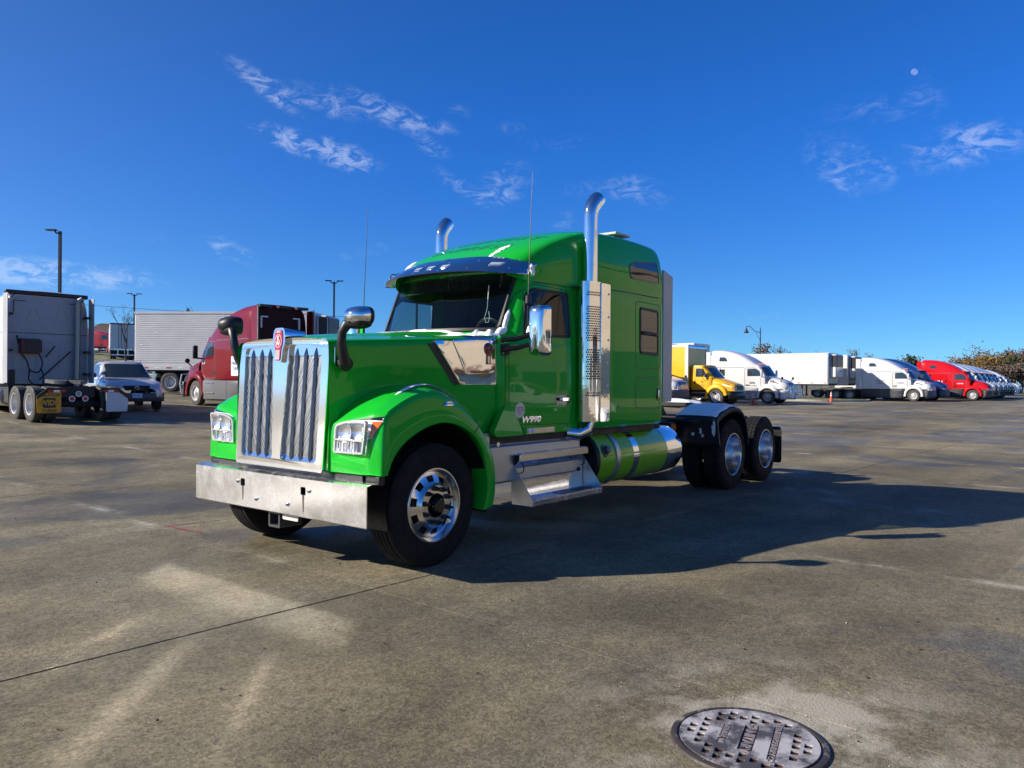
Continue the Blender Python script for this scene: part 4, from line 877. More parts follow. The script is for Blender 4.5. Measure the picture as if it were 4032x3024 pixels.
    # whip aerial
    g = G(); bx = -1.22 ; by = s * 1.17
    g.tube([(bx, by, 1.95), (bx - .004, by, 2.27)], .007, 8); g.tube([(bx - .004, by, 2.27), (bx - .005, by, 2.285), (bx - .006, by, 2.355), (bx - .006, by, 2.37)], [.015, .03, .03, .012], 10); g.tube([(bx - .006, by, 2.36), (bx - .06, by, 3.54)], [.0055, .0022], 6); build(g, 'aerial', BLACK)
    # hood mirror
    sm_ = [(-.0, .0)]
    g = G(); g.tube([(.585, s * .655, 1.69), (.60, s * .735, 1.665)], .058, 18); g.tube([(.60, s * .715, 1.67), (.635, s * .735, 1.74), (.665, s * .745, 1.83), (.67, s * .76, 1.92), (.655, s * .80, 1.98), (.63, s * .86, 2.0)], [.050, .042, .036, .036, .042, .05], 14); hm = build(g, 'hood_mirror', BLACK, smooth=60)
    ex = lambda k: [(x, y, z) for x, y, z in k]
    shell = []
    for t in np.linspace(0, pi / 2, 8):
        rr = sin(t); xx_ = .60 + .125 * cos(t) ** .9
        shell.append([(xx_, s * (.895 + .125 * rr * np.sign(cos(a)) * abs(cos(a)) ** .7), 2.045 + .078 * rr * np.sign(sin(a)) * abs(sin(a)) ** .75) for a in np.linspace(0, 2 * pi, 33)])
    g = G(); g.grid(shell); g.build('mirror_shell', CHROME if s > 0 else BLACK, hm, smooth=60, weld=.0008)
    g = G(); rim_ = [[(x, s * (.895 + .125 * k * np.sign(cos(a)) * abs(cos(a)) ** .7), 2.045 + .078 * k * np.sign(sin(a)) * abs(sin(a)) ** .75) for a in np.linspace(0, 2 * pi, 33)] for x, k in ((.601, 1.01), (.565, 1.0), (.555, .92))]; g.grid(rim_); g.add(rim_[2][:-1], [tuple(range(32))]); g.build('mirror_rim', BLACK, hm)
    low_ = []
    for t in np.linspace(.05, pi - .05, 10):
        rr = sin(t) ** .6; low_.append([(.615 + .085 * cos(t), s * (.885 + .122 * rr * np.sign(cos(a)) * abs(cos(a)) ** .7), 1.995 + .052 * rr * np.sign(sin(a)) * abs(sin(a)) ** .8) for a in np.linspace(0, 2 * pi, 25)])
    g = G(); g.grid(low_); g.build('mirror_base', BLACK, hm, smooth=60, weld=.0008)
    # stack
    g = G(); bx, by = -2.43, s * 1.10
    g.tube([(-2.20, s * .95, 1.0), (-2.30, s * 1.04, .985), (-2.40, s * 1.09, 1.03), (bx, by, 1.12)], .075, 18); g.tube([(bx, by, 1.1), (bx, by, 2.62)], .071, 24, caps=False)
    st = build(g, 'exhaust_stack', CHROME, smooth=60)
    g = G(); path = [(bx, by, 2.60), (bx, by, 2.9), (bx, by, 3.2), (bx, by, 3.33)]
    path += [(bx - .006, by, 3.38), (bx - .022, by + s * .002, 3.425), (bx - .05, by + s * .006, 3.468), (bx - .085, by + s * .01, 3.505), (bx - .125, by + s * .015, 3.54)]
    g.tube(path, [.079] * 4 + [.081, .084, .087, .088, .084], 28, caps=False); g.build('stack_tip', CHROME, st, smooth=60)
    g = G(); P = path[-1]; g.tube([path[-2], path[-1]], .074, 20); g.build('stack_bore', BLACK, st)
    ea, eb = .165, .108; g = G(); A = [[(bx + ea * cos(a), by + s * eb * sin(a), z) for a in np.linspace(R(-25), R(108), 30)] for z in np.linspace(1.12, 2.615, 3)]; g.grid(A); hs_ = build(g, 'heat_shield', CHROME, smooth=60)
    g = G()
    for k in range(44):
        z = 1.40 + .0255 * k
        if k in (2, 3, 4, 5, 6, 20, 21, 22, 38, 39, 40, 41): continue
        for j in range(8):
            a = R(30 + 9.4 * j + (4.7 if k % 2 else 0)); cx_, cy_ = bx + (ea + .0015) * cos(a), by + s * (eb + .0015) * sin(a)
            tx_, ty_ = -ea * sin(a), s * eb * cos(a); l_ = math.hypot(tx_, ty_); tx_ /= l_; ty_ /= l_; r_ = .0092
            g.add([(cx_ + tx_ * r_ * cos(q), cy_ + ty_ * r_ * cos(q), z + r_ * sin(q)) for q in np.linspace(0, 2 * pi, 9)[:-1]], [tuple(range(8))])
    g.build('perforations', BLACK, hs_, smooth=None)['kind'] = 'stuff'
    g = G(); g.plate([rrect(-2.665, 1.115, -2.475, 2.61, .015, 3)], lambda u, v: (u, s * 1.215, v), lambda u, v: (u, s * 1.205, v)); g.build('shield_plate', CHROME, hs_, bevel=.003)
    g = G(); [g.lathe([(0, .014), (s * .012, .008), (s * .012, 0)], c=(-2.63, s * 1.215, z), axis='y', n=10) for z in (1.2, 1.5, 1.75, 2.0, 2.25, 2.5)]; g.build('shield_bolts', CHROME, hs_)['kind'] = 'stuff'
    # white side extender behind the sleeper
    g = G(); g.plate([[(-4.18, 1.30), (-4.42, 1.30), (-4.43, 2.90), (-4.18, 2.965)]], lambda u, v: (u, s * 1.085, v), lambda u, v: (u, s * 1.05, v)); build(g, 'side_extender', BEIGE, bevel=.01)

# visor
g = G(); ctl = []
for y, xb, zb, xt, zt in ((0, -1.02, 2.630, -1.38, 2.832), (.35, -1.045, 2.627, -1.395, 2.826), (.62, -1.12, 2.617, -1.43, 2.805), (.80, -1.24, 2.606, -1.49, 2.775), (.91, -1.37, 2.600, -1.56, 2.75), (.975, -1.50, 2.598, -1.64, 2.73)):
    ctl.append([(xb, y, zb), (xb + .012, y, zb + .012), (xb * .5 + xt * .5 + .02, y, zb * .45 + zt * .55), (xt, y, zt)])
g.grid(surf(np.array(ctl), 5, 4)); g.mirror(); vs_ = build(g, 'sun_visor', mat('visor_steel', (.68, .68, .69), .12, 1.0, noise=(4, .05)), weld=.002, smooth=50, solid=-.006)
VB = bvh_of(vs_)
for y in (-.72, -.19, .0, .19, .72):
    P = rpoly([(y - .062, 2.735), (y + .062, 2.735), (y + .045, 2.688), (y - .045, 2.688)], .012, 3)
    g = panel(VB, P, 'x', .014, res=.05); cl = g.build('clearance_lamp', CHROME, T, solid=-.014)
    P2 = ring(P, .008); g = panel(VB, P2, 'x', .020, res=.05); g.build('lamp_lens', mat('lamp_white_lens', (.75, .77, .80), .12, .5), cl)
g = G()
for y in (-.9, -.55, -.2, .15, .5, .85):
    for z in (2.66, 2.76):
        h = VB.ray_cast(Vector((9, y, z)), Vector((-1, 0, 0)))[0]
        if h: g.lathe([(0, .007), (.004, .004), (.004, 0)], c=(h.x, y, z), axis='x', n=8)
g.build('visor_rivets', CHROME, vs_)['kind'] = 'stuff'
SX0, SY0, SX1, SY1 = -1.41, .50, -1.76, .53
# roof lettering, a faded darker green, bent to the roof
LET = mat('faded_green_lettering', (.012, .27, .03), .45, spec=.05, coat=.6)
for body, cx_, sz, sh in (('GREENEST', -2.0, .22, .2), ('EXPRESS', -1.70, .20, .2)):
    vs, fs = text2d(body, sz, sh, .001, 1.12); bm = bmesh.new(); me = bpy.data.meshes.new('t'); me.from_pydata([(u, v, 0) for u, v in vs], [], fs); bm.from_mesh(me)
    bmesh.ops.subdivide_edges(bm, edges=[e for e in bm.edges if e.calc_length() > .03], cuts=2, use_grid_fill=False); bmesh.ops.triangulate(bm, faces=bm.faces)
    g = G(); q = []
    for v in bm.verts:
        h = RB.ray_cast(Vector((cx_ - v.co.y * .9, v.co.x * 1.35, 9)), Vector((0, 0, -1)))[0]; q.append((h.x, h.y, h.z + .004) if h else (cx_, 0, 2.5))
    bm.verts.index_update(); g.add(q, [tuple(x.index for x in f.verts) for f in bm.faces]); bm.free(); build(g, 'roof_lettering', LET, smooth=60)
# roof solar panel / dish on the rear
g = G(); g.box((-3.9, .25, 3.36), (-3.55, .75, 3.385)); g.box((-3.78, .45, 3.32), (-3.70, .55, 3.37)); build(g, 'roof_panel', mat('grey_roof_unit', (.45, .44, .42), .5))

# interior: seats, dash, wheel, curtain wall
INT = mat('cab_interior_grey', (.05, .055, .06), .8); SEAT = mat('seat_cloth', (.03, .032, .036), .9)
g = G(); g.box((-1.42, -.82, 1.55), (-1.14, .82, 1.99)); build(g, 'dashboard', INT, bevel=.05)
for s in (1, -1):
    g = G(); g.box((-2.05, s * .5 - .24, 1.35), (-1.6, s * .5 + .24, 1.55)); g.box((-2.16, s * .5 - .23, 1.5), (-2.02, s * .5 + .23, 2.12)); g.box((-2.15, s * .5 - .13, 2.14), (-2.06, s * .5 + .13, 2.32)); build(g, 'seat', SEAT, bevel=.04)
g = G(); A = [[(-1.52 + (.21 + .016 * cos(b)) * cos(a) * .35, .48 + (.21 + .016 * cos(b)) * sin(a), 1.98 + (.21 + .016 * cos(b)) * cos(a) * .92 + .016 * sin(b)) for b in np.linspace(0, 2 * pi, 9)] for a in np.linspace(0, 2 * pi, 33)]; g.grid(A); g.tube([(-1.45, .48, 1.9), (-1.53, .48, 1.99)], .03, 8); build(g, 'steering_wheel', BLACK)
g = G(); g.box((-2.36, -.96, 1.05), (-2.33, .96, 2.95)); build(g, 'sleeper_bulkhead', INT)
g = G(); g.box((-2.33, -.92, 2.60), (-1.62, .92, 2.63)); build(g, 'headliner', INT)
g = G(); g.tube([(-1.30, .62, 2.50), (-1.28, .62, 2.28), (-1.29, .60, 2.24), (-1.28, .585, 2.18), (-1.28, .60, 2.13), (-1.28, .635, 2.13), (-1.28, .65, 2.18), (-1.29, .63, 2.24)], .004, 6); build(g, 'hanging_cord', WHT)

# steps and box
g = G(); g.box((-2.44, .58, .57), (-.88, .985, .93)); build(g, 'battery_box', GALV, bevel=.02)
g = G(); g.tube([(-.93, .90, .955), (-2.28, .90, .955)], .055, 20); [g.lathe([(-.01, .022), (.02, .022), (.02, 0)], c=(x, .965, .945), axis='y', n=10) for x in (-1.02, -2.22)]; build(g, 'box_lid', ALU, smooth=50)
STEPP = mat('polished_step_plate', (.78, .78, .79), .10, 1.0, noise=(6, .06), bump=(7, .12, .01))
g = G(); g.plate([[(1.055, .835), (1.055, .765), (.985, .70), (.975, .50), (.995, .405), (.98, .405), (.96, .50), (.97, .705), (1.04, .775), (1.04, .825), (.80, .825), (.80, .835)]], lambda u, v: (-1.27, u, v), lambda u, v: (-2.49, u, v)); sp_ = build(g, 'step_riser', STEPP, bevel=.004)
g = G(); g.plate([[(.98, .405), (1.225, .405), (1.225, .352), (1.21, .352), (1.21, .392), (.98, .392)]], lambda u, v: (-1.255, u, v), lambda u, v: (-2.505, u, v)); build(g, 'lower_step', ALU, bevel=.003)
for z, y0, y1, nm in ((.836, .84, 1.04, 'upper_tread'), (.406, 1.01, 1.205, 'lower_tread')):
    g = G()
    for k in range(38):
        x = -1.32 - k * .0305; g.hexa([(x, y0, z), (x - .014, y0, z), (x - .024, y1, z), (x - .010, y1, z), (x, y0, z + .008), (x - .014, y0, z + .008), (x - .024, y1, z + .008), (x - .010, y1, z + .008)])
    build(g, nm, ALU, smooth=None)
g = G(); g.plate([rrect(-2.42, 1.05, -1.78, 1.19, .06, 5)], lambda u, v: (u, v, .418), lambda u, v: (u, v, .412)); build(g, 'step_mat', BLACK)
for x in (-1.252, -2.503):
    g = G(); g.plate([[(.96, .72), (1.00, .72), (1.225, .41), (1.225, .352), (.975, .352), (.96, .45)]], lambda u, v: (x, u, v), lambda u, v: (x - .006, u, v)); build(g, 'step_end_plate', GALV, bevel=.002)
g = G()
for x in (-1.33, -2.43): g.tube([(x, 1.02, .755), (x - .01, 1.05, .72), (x - .01, 1.04, .66), (x + .01, 1.0, .64)], .006, 6)
g.lathe([(0, .025), (.02, .02), (.02, 0)], c=(-2.40, .985, .60), axis='y', n=10); build(g, 'step_latches', BLACK)['kind'] = 'stuff'
# side fairing plate ahead of the steps
g = G(); g.box((-.87, .90, .55), (-.80, 1.0, 1.06)); build(g, 'step_bracket', GALV)
# fuel tank
TY, TZ, TR = .80, .672, .31
def band(g, x0, x1, r, r2=None): return g.lathe([(x0, r - .006), (x0, r), (x1, r), (x1, r - .006)], c=(0, TY, TZ), axis='x', n=48)
g = G(); g.lathe([(-4.755, 0), (-4.755, .20), (-4.745, .27), (-4.71, TR - .012), (-4.67, TR), (-2.66, TR), (-2.62, TR - .02), (-2.60, .2), (-2.60, 0)], c=(0, TY, TZ), axis='x', n=56); ft = build(g, 'fuel_tank', LIME, smooth=40)
g = G(); g.lathe([(-4.757, 0), (-4.757, .20), (-4.747, .27), (-4.712, TR - .008), (-4.67, TR + .004), (-4.26, TR + .004), (-4.26, TR)], c=(0, TY, TZ), axis='x', n=56); g.build('end_cap', CHROME, ft, smooth=40)
g = G(); g.lathe([(-3.07, TR), (-3.07, TR + .02), (-3.05, TR + .024), (-3.01, TR + .024), (-2.99, TR + .02), (-2.99, TR)], c=(0, TY, TZ), axis='x', n=48); g.build('strap', GALV, ft, smooth=40)
g = G(); band(g, -3.53, -3.40, TR + .006); g.build('strap', CHROME, ft, smooth=40)
g = G(); g.lathe([(-2.66, TR + .002), (-2.63, TR + .012), (-2.60, TR - .01), (-2.59, TR - .1)], c=(0, TY, TZ), axis='x', n=48); g.build('rubber_band', BLACK, ft); g = G(); g.lathe([(-2.596, TR - .005), (-2.594, 0)], c=(0, TY, TZ), axis='x', n=32); g.build('front_shield', BLACK, ft)
a = R(20); d = Vector((0, cos(a), sin(a))); p = Vector((-2.77, TY, TZ)) + d * (TR - .01); g = G(); g.tube([p, p + d * .02, p + d * .022, p + d * .07, p + d * .075], [.072, .068, .045, .042, .02], 18); g.build('filler_cap', mat('cap_grey', (.07, .085, .11), .45), ft)
p = Vector((-4.42, TY + .03, TZ + TR - .01)); g = G(); g.tube([p, p + Vector((0, 0, .03)), p + Vector((0, 0, .032)), p + Vector((0, 0, .06))], [.085, .085, .06, .055], 16); g.build('filler_cap', BLACK, ft)

# drive fender with snow, flap, deck, fifth wheel, air lines
FO = [(-5.60, .655), (-5.565, .80), (-5.53, .95), (-5.515, 1.045), (-5.60, 1.095), (-5.80, 1.155), (-6.00, 1.195), (-6.15, 1.205), (-6.32, 1.185), (-6.47, 1.12), (-6.58, 1.02), (-6.65, .87), (-6.69, .70), (-6.70, .62)]
FO = [tuple(p) for p in dens(np.array(FO)[:, None, :], 3, 0)[:, 0]]
for s in (1, -1):
    A = [[(x, s * y, z) for y in (.60, .80, 1.0, 1.20)] + [(x * .985 - 6.195 * .015, s * 1.235, .6 + (z - .6) * .965)] + [(x * .93 - 6.195 * .07, s * 1.235, .6 + (z - .6) * .87)] for x, z in FO]
    g = G(); g.grid(A); fd = build(g, 'drive_fender', NAVY, smooth=50, solid=-.01)
    rs = random.Random(5 + s); A = []; pts = [p for p in FO if p[0] < -5.53 and p[1] > 1.0 and p[0] > -6.53]; n = len(pts)
    for i, (x, z) in enumerate(pts):
        t = i / (n - 1); e = .5 + .5 * sin(i * .9) * .3; th = .034 * sin(pi * min(1, t * 1.02 + .03)) ** .35
        A.append([(x, s * (.60), z + .003), (x, s * .63, z + th)] + [(x, s * y, z + th * (1 + .25 * sin(9 * y + i * .55)) + .004) for y in (.7, .78, .86, .94, 1.02, 1.1, 1.15)] + [(x, s * (1.19 + .015 * sin(i * 1.3)), z + th * .6), (x, s * (1.205 + .014 * sin(i * 1.3)), z + .001)])
    g = G(); g.grid(A); build(g, 'snow_patch', SNOW, smooth=70)
    g = G(); rr_ = random.Random(11)
    for (yy, zz, w_, h_) in ((1.17, .90, .035, .10), (1.19, .98, .02, .08), (.98, .87, .02, .05), (.86, .82, .03, .03), (1.0, .80, .02, .03)):
        xf = float(np.interp(zz, [.655, .80, .95, 1.045], [-5.60, -5.565, -5.53, -5.515])) + .012
        P = [(yy + w_ * cos(q) * rr_.uniform(.5, 1.1), zz + h_ * sin(q) * rr_.uniform(.6, 1.1)) for q in np.linspace(0, 2 * pi, 11)[:-1]]
        g.plate([P], lambda u, v: (xf, s * u, v), lambda u, v: (xf - .012, s * u, v))
    build(g, 'snow_patch', SNOW, smooth=60)
    g = G(); g.box((-8.15, min(s * .45, s * 1.24), .80), (-8.10, max(s * .45, s * 1.24), .84)); build(g, 'flap_hanger', CHROME, bevel=.008)
    g = G(); g.plate([rrect(min(s * .60, s * 1.235), .235, max(s * .60, s * 1.235), .80, .04, 3)], lambda u, v: (-8.145, u, v), lambda u, v: (-8.135, u, v)); build(g, 'mud_flap', BLACK)
    g = G(); g.tube([(-5.62, s * .45, 1.0), (-5.5, s * 1.0, 1.0)], .03, 8); g.lathe([(0, .035), (s * .02, .03), (s * .02, 0)], c=(-5.0, s * .62, .95), axis='y', n=12); build(g, 'fender_bracket', DARK)
g = G(); g.lathe([(0, .055), (.025, .045), (.025, 0)], c=(-5.05, .80, .93), axis='y', n=16); build(g, 'amber_marker', AMBER)
g = G(); g.box((-5.10, .35, .85), (-4.95, .80, 1.0)); build(g, 'marker_bracket', DARK)
g = G(); g.box((-5.5, -.40, 1.0), (-4.22, .40, 1.03)); g.box((-4.75, -.7, .8), (-4.3, .7, 1.0)); build(g, 'deck_plate', ALU)
def snowpad(x0, x1, y0, y1, z, th, seed, name='snow_patch', f=None):
    rs = random.Random(seed); nx, ny = 16, 10; ph = [rs.uniform(0, 6) for _ in range(4)]; A = []
    for i in range(nx + 1):
        r_ = []
        for j in range(ny + 1):
            u, v = i / nx, j / ny; e = min(1, 5 * min(u, 1 - u, v, 1 - v)) ** .5
            x = x0 + (x1 - x0) * u + .02 * sin(7 * v + ph[0]); y = y0 + (y1 - y0) * v + .025 * sin(9 * u + ph[1])
            r_.append((x, y, (f(x, y) if f else z) + th * e * (1 + .3 * sin(8 * u + ph[2]) * sin(7 * v + ph[3])) + .002))
        A.append(r_)
    g = G(); g.grid(A); return build(g, name, SNOW, smooth=80)
snowpad(-5.45, -4.25, -.36, .38, 1.03, .05, 1)
g = G(); P = [(-6.30, -.42), (-6.30, .42), (-6.75, .46), (-7.30, .30), (-7.42, .22), (-6.95, .05), (-6.95, -.05), (-7.42, -.22), (-7.30, -.30), (-6.75, -.46)]
g.plate([rpoly(P, .05, 3)], lambda u, v: (u, v, 1.21 + (u + 6.85) * .06), lambda u, v: (u, v, 1.15 + (u + 6.85) * .06)); fw = build(g, 'fifth_wheel', DARK, bevel=.01)
g = G(); [g.hexa([(-6.6, s * .36 - .04, 1.0), (-7.1, s * .36 - .04, 1.0), (-7.1, s * .36 + .04, 1.0), (-6.6, s * .36 + .04, 1.0), (-6.78, s * .36 - .04, 1.17), (-6.92, s * .36 - .04, 1.17), (-6.92, s * .36 + .04, 1.17), (-6.78, s * .36 + .04, 1.17)]) for s in (1, -1)]; g.box((-7.3, -.44, 1.0), (-6.4, .44, 1.02)); build(g, 'fifth_wheel_base', DARK)
snowpad(-6.95, -6.32, -.40, .42, 0, .055, 2, f=lambda x, y: 1.21 + (x + 6.85) * .06)
# air line tender between sleeper and deck
g = G()
for y, z0 in ((.50, 1.52), (.60, 1.50)):
    g.tube([(-4.48, y, z0), (-4.48, y, 1.32)], .036, 10); g.tube([(-4.48, y, 1.32), (-4.48, y, 1.02)], .028, 8)
    g.tube([(-4.48, y, z0 - .02), (-4.52, y + .04, z0 + .05), (-4.60, y + .09, z0 + .06), (-4.68, y + .1, z0 - .02), (-4.66, y + .08, z0 - .18), (-4.56, y + .04, z0 - .32), (-4.52, y, z0 - .45)], .013, 8)
g.tube([(-4.3, .55, 1.2), (-4.45, .58, 1.06), (-4.6, .55, .98), (-4.75, .5, 1.05)], .016, 8); g.tube([(-4.3, .4, 1.3), (-4.4, .45, 1.08), (-4.52, .42, 1.0), (-4.7, .4, 1.04)], .016, 8)
build(g, 'air_lines', BLACK)
g = G(); g.lathe([(0, .07), (.03, .065), (.05, .03), (.05, 0)], c=(-4.3, .75, 1.12), axis='y', n=16); build(g, 'rear_lamp', REDL)
# snow along the cowl, the hood edge, the visor end and the roof
def strip(pts, w, th, seed, nrm=(0, 0, 1)):
    rs = random.Random(seed); A = []; n = len(pts); N_ = Vector(nrm)
    for i, p in enumerate(pts):
        p = Vector(p); t = (Vector(pts[min(i + 1, n - 1)]) - Vector(pts[max(i - 1, 0)])).normalized(); b = t.cross(N_).normalized(); e = max(.05, min(1, 4 * min(i, n - 1 - i) / n)) ** .5; ww = w * rs.uniform(.7, 1.25) * (e if n > 3 else 1); hh = th * rs.uniform(.7, 1.3) * e
        A.append([tuple(p + b * ww * cos(q) + N_ * hh * max(-.1, sin(q))) for q in np.linspace(0, pi, 8)])
    g = G(); g.grid(dens(np.array(A), 3, 0)); return build(g, 'snow_patch', SNOW, smooth=80)
def onhood(x, y): h = HB.ray_cast(Vector((x, y, 9)), Vector((0, 0, -1)))[0]; return h.z if h else 2.0
strip([(-.98 - .22 * (abs(y) / .85) ** 3 * .6, y, onhood(-.97, y) - .01) for y in np.linspace(-.80, .86, 34)], .045, .028, 3)
strip([(-1.02 - .1 * t, .60 + .32 * t, onhood(-1.0, .6 + .28 * t) - .01) for t in np.linspace(0, 1, 12)], .07, .055, 4)
strip([(-1.245 - .10 * t, .85 - .005 * t, 2.02 + .23 * t) for t in np.linspace(0, 1, 12)], .028, .03, 6, nrm=(.8, .3, .5))
strip([(-1.18, .80, 2.0), (-1.21, .83, 2.01), (-1.25, .86, 2.03), (-1.27, .88, 2.06)], .05, .045, 9, nrm=(.5, .2, .84))
strip([(x, .10 + .04 * sin(9 * x), onhood(x, .10) - .004) for x in np.linspace(-.2, -.95, 16)], .05, .008, 12)
strip([(SX0 + (SX1 - SX0) * t, SY0 + (SY1 - SY0) * t, RB.ray_cast(Vector((SX0 + (SX1 - SX0) * t, SY0 + (SY1 - SY0) * t, 9)), Vector((0, 0, -1)))[0].z - .004) for t in np.linspace(0, 1, 14)], .05, .012, 7)
strip([(-1.43 - .28 * t, -.74 - .06 * t, RB.ray_cast(Vector((-1.43 - .28 * t, -.74 - .06 * t, 9)), Vector((0, 0, -1)))[0].z - .005) for t in np.linspace(0, 1, 8)], .03, .015, 8)
strip([(-1.52 - .02 * t, .985 + .012 * t, 2.715 - .12 * t) for t in np.linspace(0, 1, 8)], .03, .02, 10, nrm=(.2, .95, .2))
fzs = [(-.33 + .72 * t, 1.05) for t in np.linspace(0, 1, 14)]
strip([(x, y, (FB[1].ray_cast(Vector((x, y, 9)), Vector((0, 0, -1)))[0] or Vector((0, 0, 1.4))).z - .004) for x, y in fzs], .035, .008, 13)
snow_m = strip([(-1.17, 1.19, 2.0), (-1.185, 1.205, 2.012), (-1.2, 1.22, 2.02), (-1.215, 1.235, 2.012), (-1.23, 1.25, 2.0)], .03, .05, 14)
# ---------------------------------------------------------------- background vehicles
def aero_tractor(name, label, loc, rz, paint, group=None, scale=1, skirt=CHAR, roof='high', win=True, bull=False, marks=(), stack=False, rear=False, bumper=GREYP, hoodc=None, visor=False, bunkwin=True, lamp=None, lod=0):
    """conventional sleeper tractor, x forward, origin under the front axle. roof: high / mid"""
    t = thing(name, label, 'truck', loc, rz, group, scale)
    hp = hoodc or paint
    k = 1.0 if roof == 'high' else .84
    # cab + sleeper body: sections from the tail to the windshield head
    zt = lambda z: 2.62 + (z - 2.62) * (1 if roof == 'high' else .52)
    secs = [(-4.42, 1.16, 3.90), (-4.36, 1.22, 3.96), (-3.6, 1.23, 3.94), (-2.9, 1.23, 3.82), (-2.2, 1.22, 3.60), (-1.7, 1.19, 3.36), (-1.25, 1.13, 3.08), (-.95, 1.06, 2.88), (-.72, .96, 2.76)]
    A = []
    for x, w, z in secs:
        z = zt(z); s2 = z - 2.55
        A.append([(x, w * .985, 1.08), (x, w, 1.3), (x, w, 1.9), (x, w * .995, 2.45), (x, w * .97, 2.55 + s2 * .45), (x, w * .90, 2.55 + s2 * .80), (x, w * .72, 2.55 + s2 * .96), (x, w * .36, z), (x, 0, z + .01)])
    g = G(); g.grid(surf(np.array(A), 2, 2)); b = A[0]; g.add(b + [(x, 0, z) for x, y, z in b], [(i, i + 1, len(b) + i + 1, len(b) + i) for i in range(len(b) - 1)])
    # glasshouse: door side, A pillar and windshield frame
    low = [(-1.75, 1.17), (-1.2, 1.13), (-.75, 1.10), (-.30, 1.05), (-.22, .98), (-.05, .70), (.05, .35), (.08, 0)]
    up = [(-1.75, 1.14), (-1.2, 1.08), (-.95, 1.03), (-.82, .99), (-.76, .92), (-.62, .66), (-.54, .33), (-.52, 0)]
    R_ = []
    for z in (1.08, 1.5, 1.95): R_.append([(x, y, z) for x, y in low])
    for f in (.33, .66, 1): R_.append([(a[0] + (c[0] - a[0]) * f, a[1] + (c[1] - a[1]) * f, 1.95 + .85 * f) for a, c in zip(low, up)])
    g.grid(surf(np.array(R_[:3]), 1, 2)); g.grid(surf(np.array(R_[2:]), 2, 2)); g.mirror()
    body = g.build('cab', paint, t, smooth=35, weld=.004); BV = bvh_of(body)
    # hood and fenders
    hs_ = [(.02, 1.02, 1.98), (.35, 1.02, 1.90), (.75, 1.0, 1.79), (1.05, .96, 1.66), (1.25, .88, 1.52), (1.34, .80, 1.38)]
    A = [[(x + .0, 0, z), (x, w * .35, z - .01), (x, w * .68, z - .05), (x - .01, w * .88, z - .15), (x - .02, w * .97, z - .33), (x - .03, w, max(.98, z - .62)), (x - .03, w * 1.0, .98)] for x, w, z in hs_]
    A.append([(1.38, y * .97, .98 + (z - .98) * .82) for _, y, z in A[-1]])
    g = G(); g.grid(surf(np.array(A), 3, 2)); b = A[-1]; g.add(b + [(1.39, y, .95) for _, y, z in b], [(i, i + 1, len(b) + i + 1, len(b) + i) for i in range(len(b) - 1)]); g.mirror(); hd = g.build('hood', hp, t, smooth=40, weld=.004)
    HV = bvh_of(hd)
    for s in (1, -1):
        arcs = []
        for a in np.linspace(R(-8), R(188), 15):
            c, q = cos(a), sin(a); arcs.append([(.60 * c, s * 1.20, .53 + .60 * q), (.66 * c, s * 1.225, .53 + .66 * q), (.78 * c, s * 1.20, .53 + .79 * q), (.84 * c, s * 1.05, .53 + .90 * q), (.86 * c, s * .86, .53 + .95 * q)])
        g = G(); g.grid(surf(np.array(arcs), 1, 2)); g.build('fender', hp, t, smooth=40)
        g = G(); g.grid([[(x, s * y, z) for y in (.5, 1.19)] for x, z in [(.64 * cos(a), .53 + .62 * sin(a)) for a in np.linspace(R(-5), R(185), 11)]]); g.build('wheel_well', BLACK, t)
        # head lamp
        P = [(s * .70, 1.14), (s * .93, 1.20), (s * .965, 1.05), (s * .70, 1.0)]
        g = panel(HV, P, 'x', .012, res=.1, fallback=1.3); g.build('headlight', mat('bg_lamp', (.30, .33, .36), .12, .3), t)
        # side window, sleeper windows
        P = rpoly([(-.47, 2.0), (-1.52, 2.0), (-1.52, 2.52), (-.98, 2.55), (-.70, 2.42)], .06, 3)
        g = panel(BV, P, 'y', .010, side=s, res=.2); g.build('side_window', BGGLASS, t)
        if roof == 'high' and bunkwin:
            P = rpoly([(-3.05, 3.10), (-3.72, 3.10), (-3.70, 3.42), (-3.22, 3.40)], .06, 3); g = panel(BV, P, 'y', .010, side=s, res=.2); g.build('bunk_window', BGGLASS, t)
        if win:
            P = rrect(-3.55, 2.0, -3.25, 2.5, .06, 3); g = panel(BV, P, 'y', .010, side=s, res=.2); g.build('sleeper_window', BGGLASS, t)
        g = panel(HV, rpoly([(.12, 1.66), (.72, 1.50), (.74, 1.46), (.15, 1.58)], .02, 2), 'y', .012, side=s, res=.2); g.build('hood_vent', BLACK, t)
        # door seam and handle
        P = rpoly([(-.50, 1.12), (-1.72, 1.12), (-1.72, 2.60), (-1.0, 2.62), (-.55, 2.3)], .06, 3); g = panel(BV, P, 'y', .006, side=s, res=.25, holes=[ring(P, .026)]); g.build('door_seam', GREYP, t)
        g = panel(BV, rrect(-1.66, 1.30, -1.36, 1.38, .03, 3), 'y', .014, side=s); g.build('door_handle', BLACK, t)
        g = panel(BV, [(-4.40, 2.645), (-1.8, 2.645), (-1.8, 2.615), (-4.40, 2.615)], 'y', .006, side=s, res=.3); g.build('roof_joint', GREYP, t)
        # skirts
        if skirt:
            g = G(); A = [[(x, s * y, z) for x, y, z in ((a, 1.10, 1.10), (a, 1.20, 1.02), (a, 1.21, .62), (a, 1.17, .30), (a, 1.10, .24))] for a in (-.74, -1.5, -2.6, -4.40)]
            g.grid(A); g.build('side_skirt', skirt, t, smooth=35, solid=-.02)
            g = G(); [g.box((-1.62, s * 1.215 - .012, z), (-.92, s * 1.215 + .012, z + .04)) for z in (.52, .93)]; g.box((-2.62, s * 1.212 - .004, .28), (-2.61, s * 1.212 + .004, 1.06)); g.build('step_trim', ALU, t)['kind'] = 'stuff'
        else:
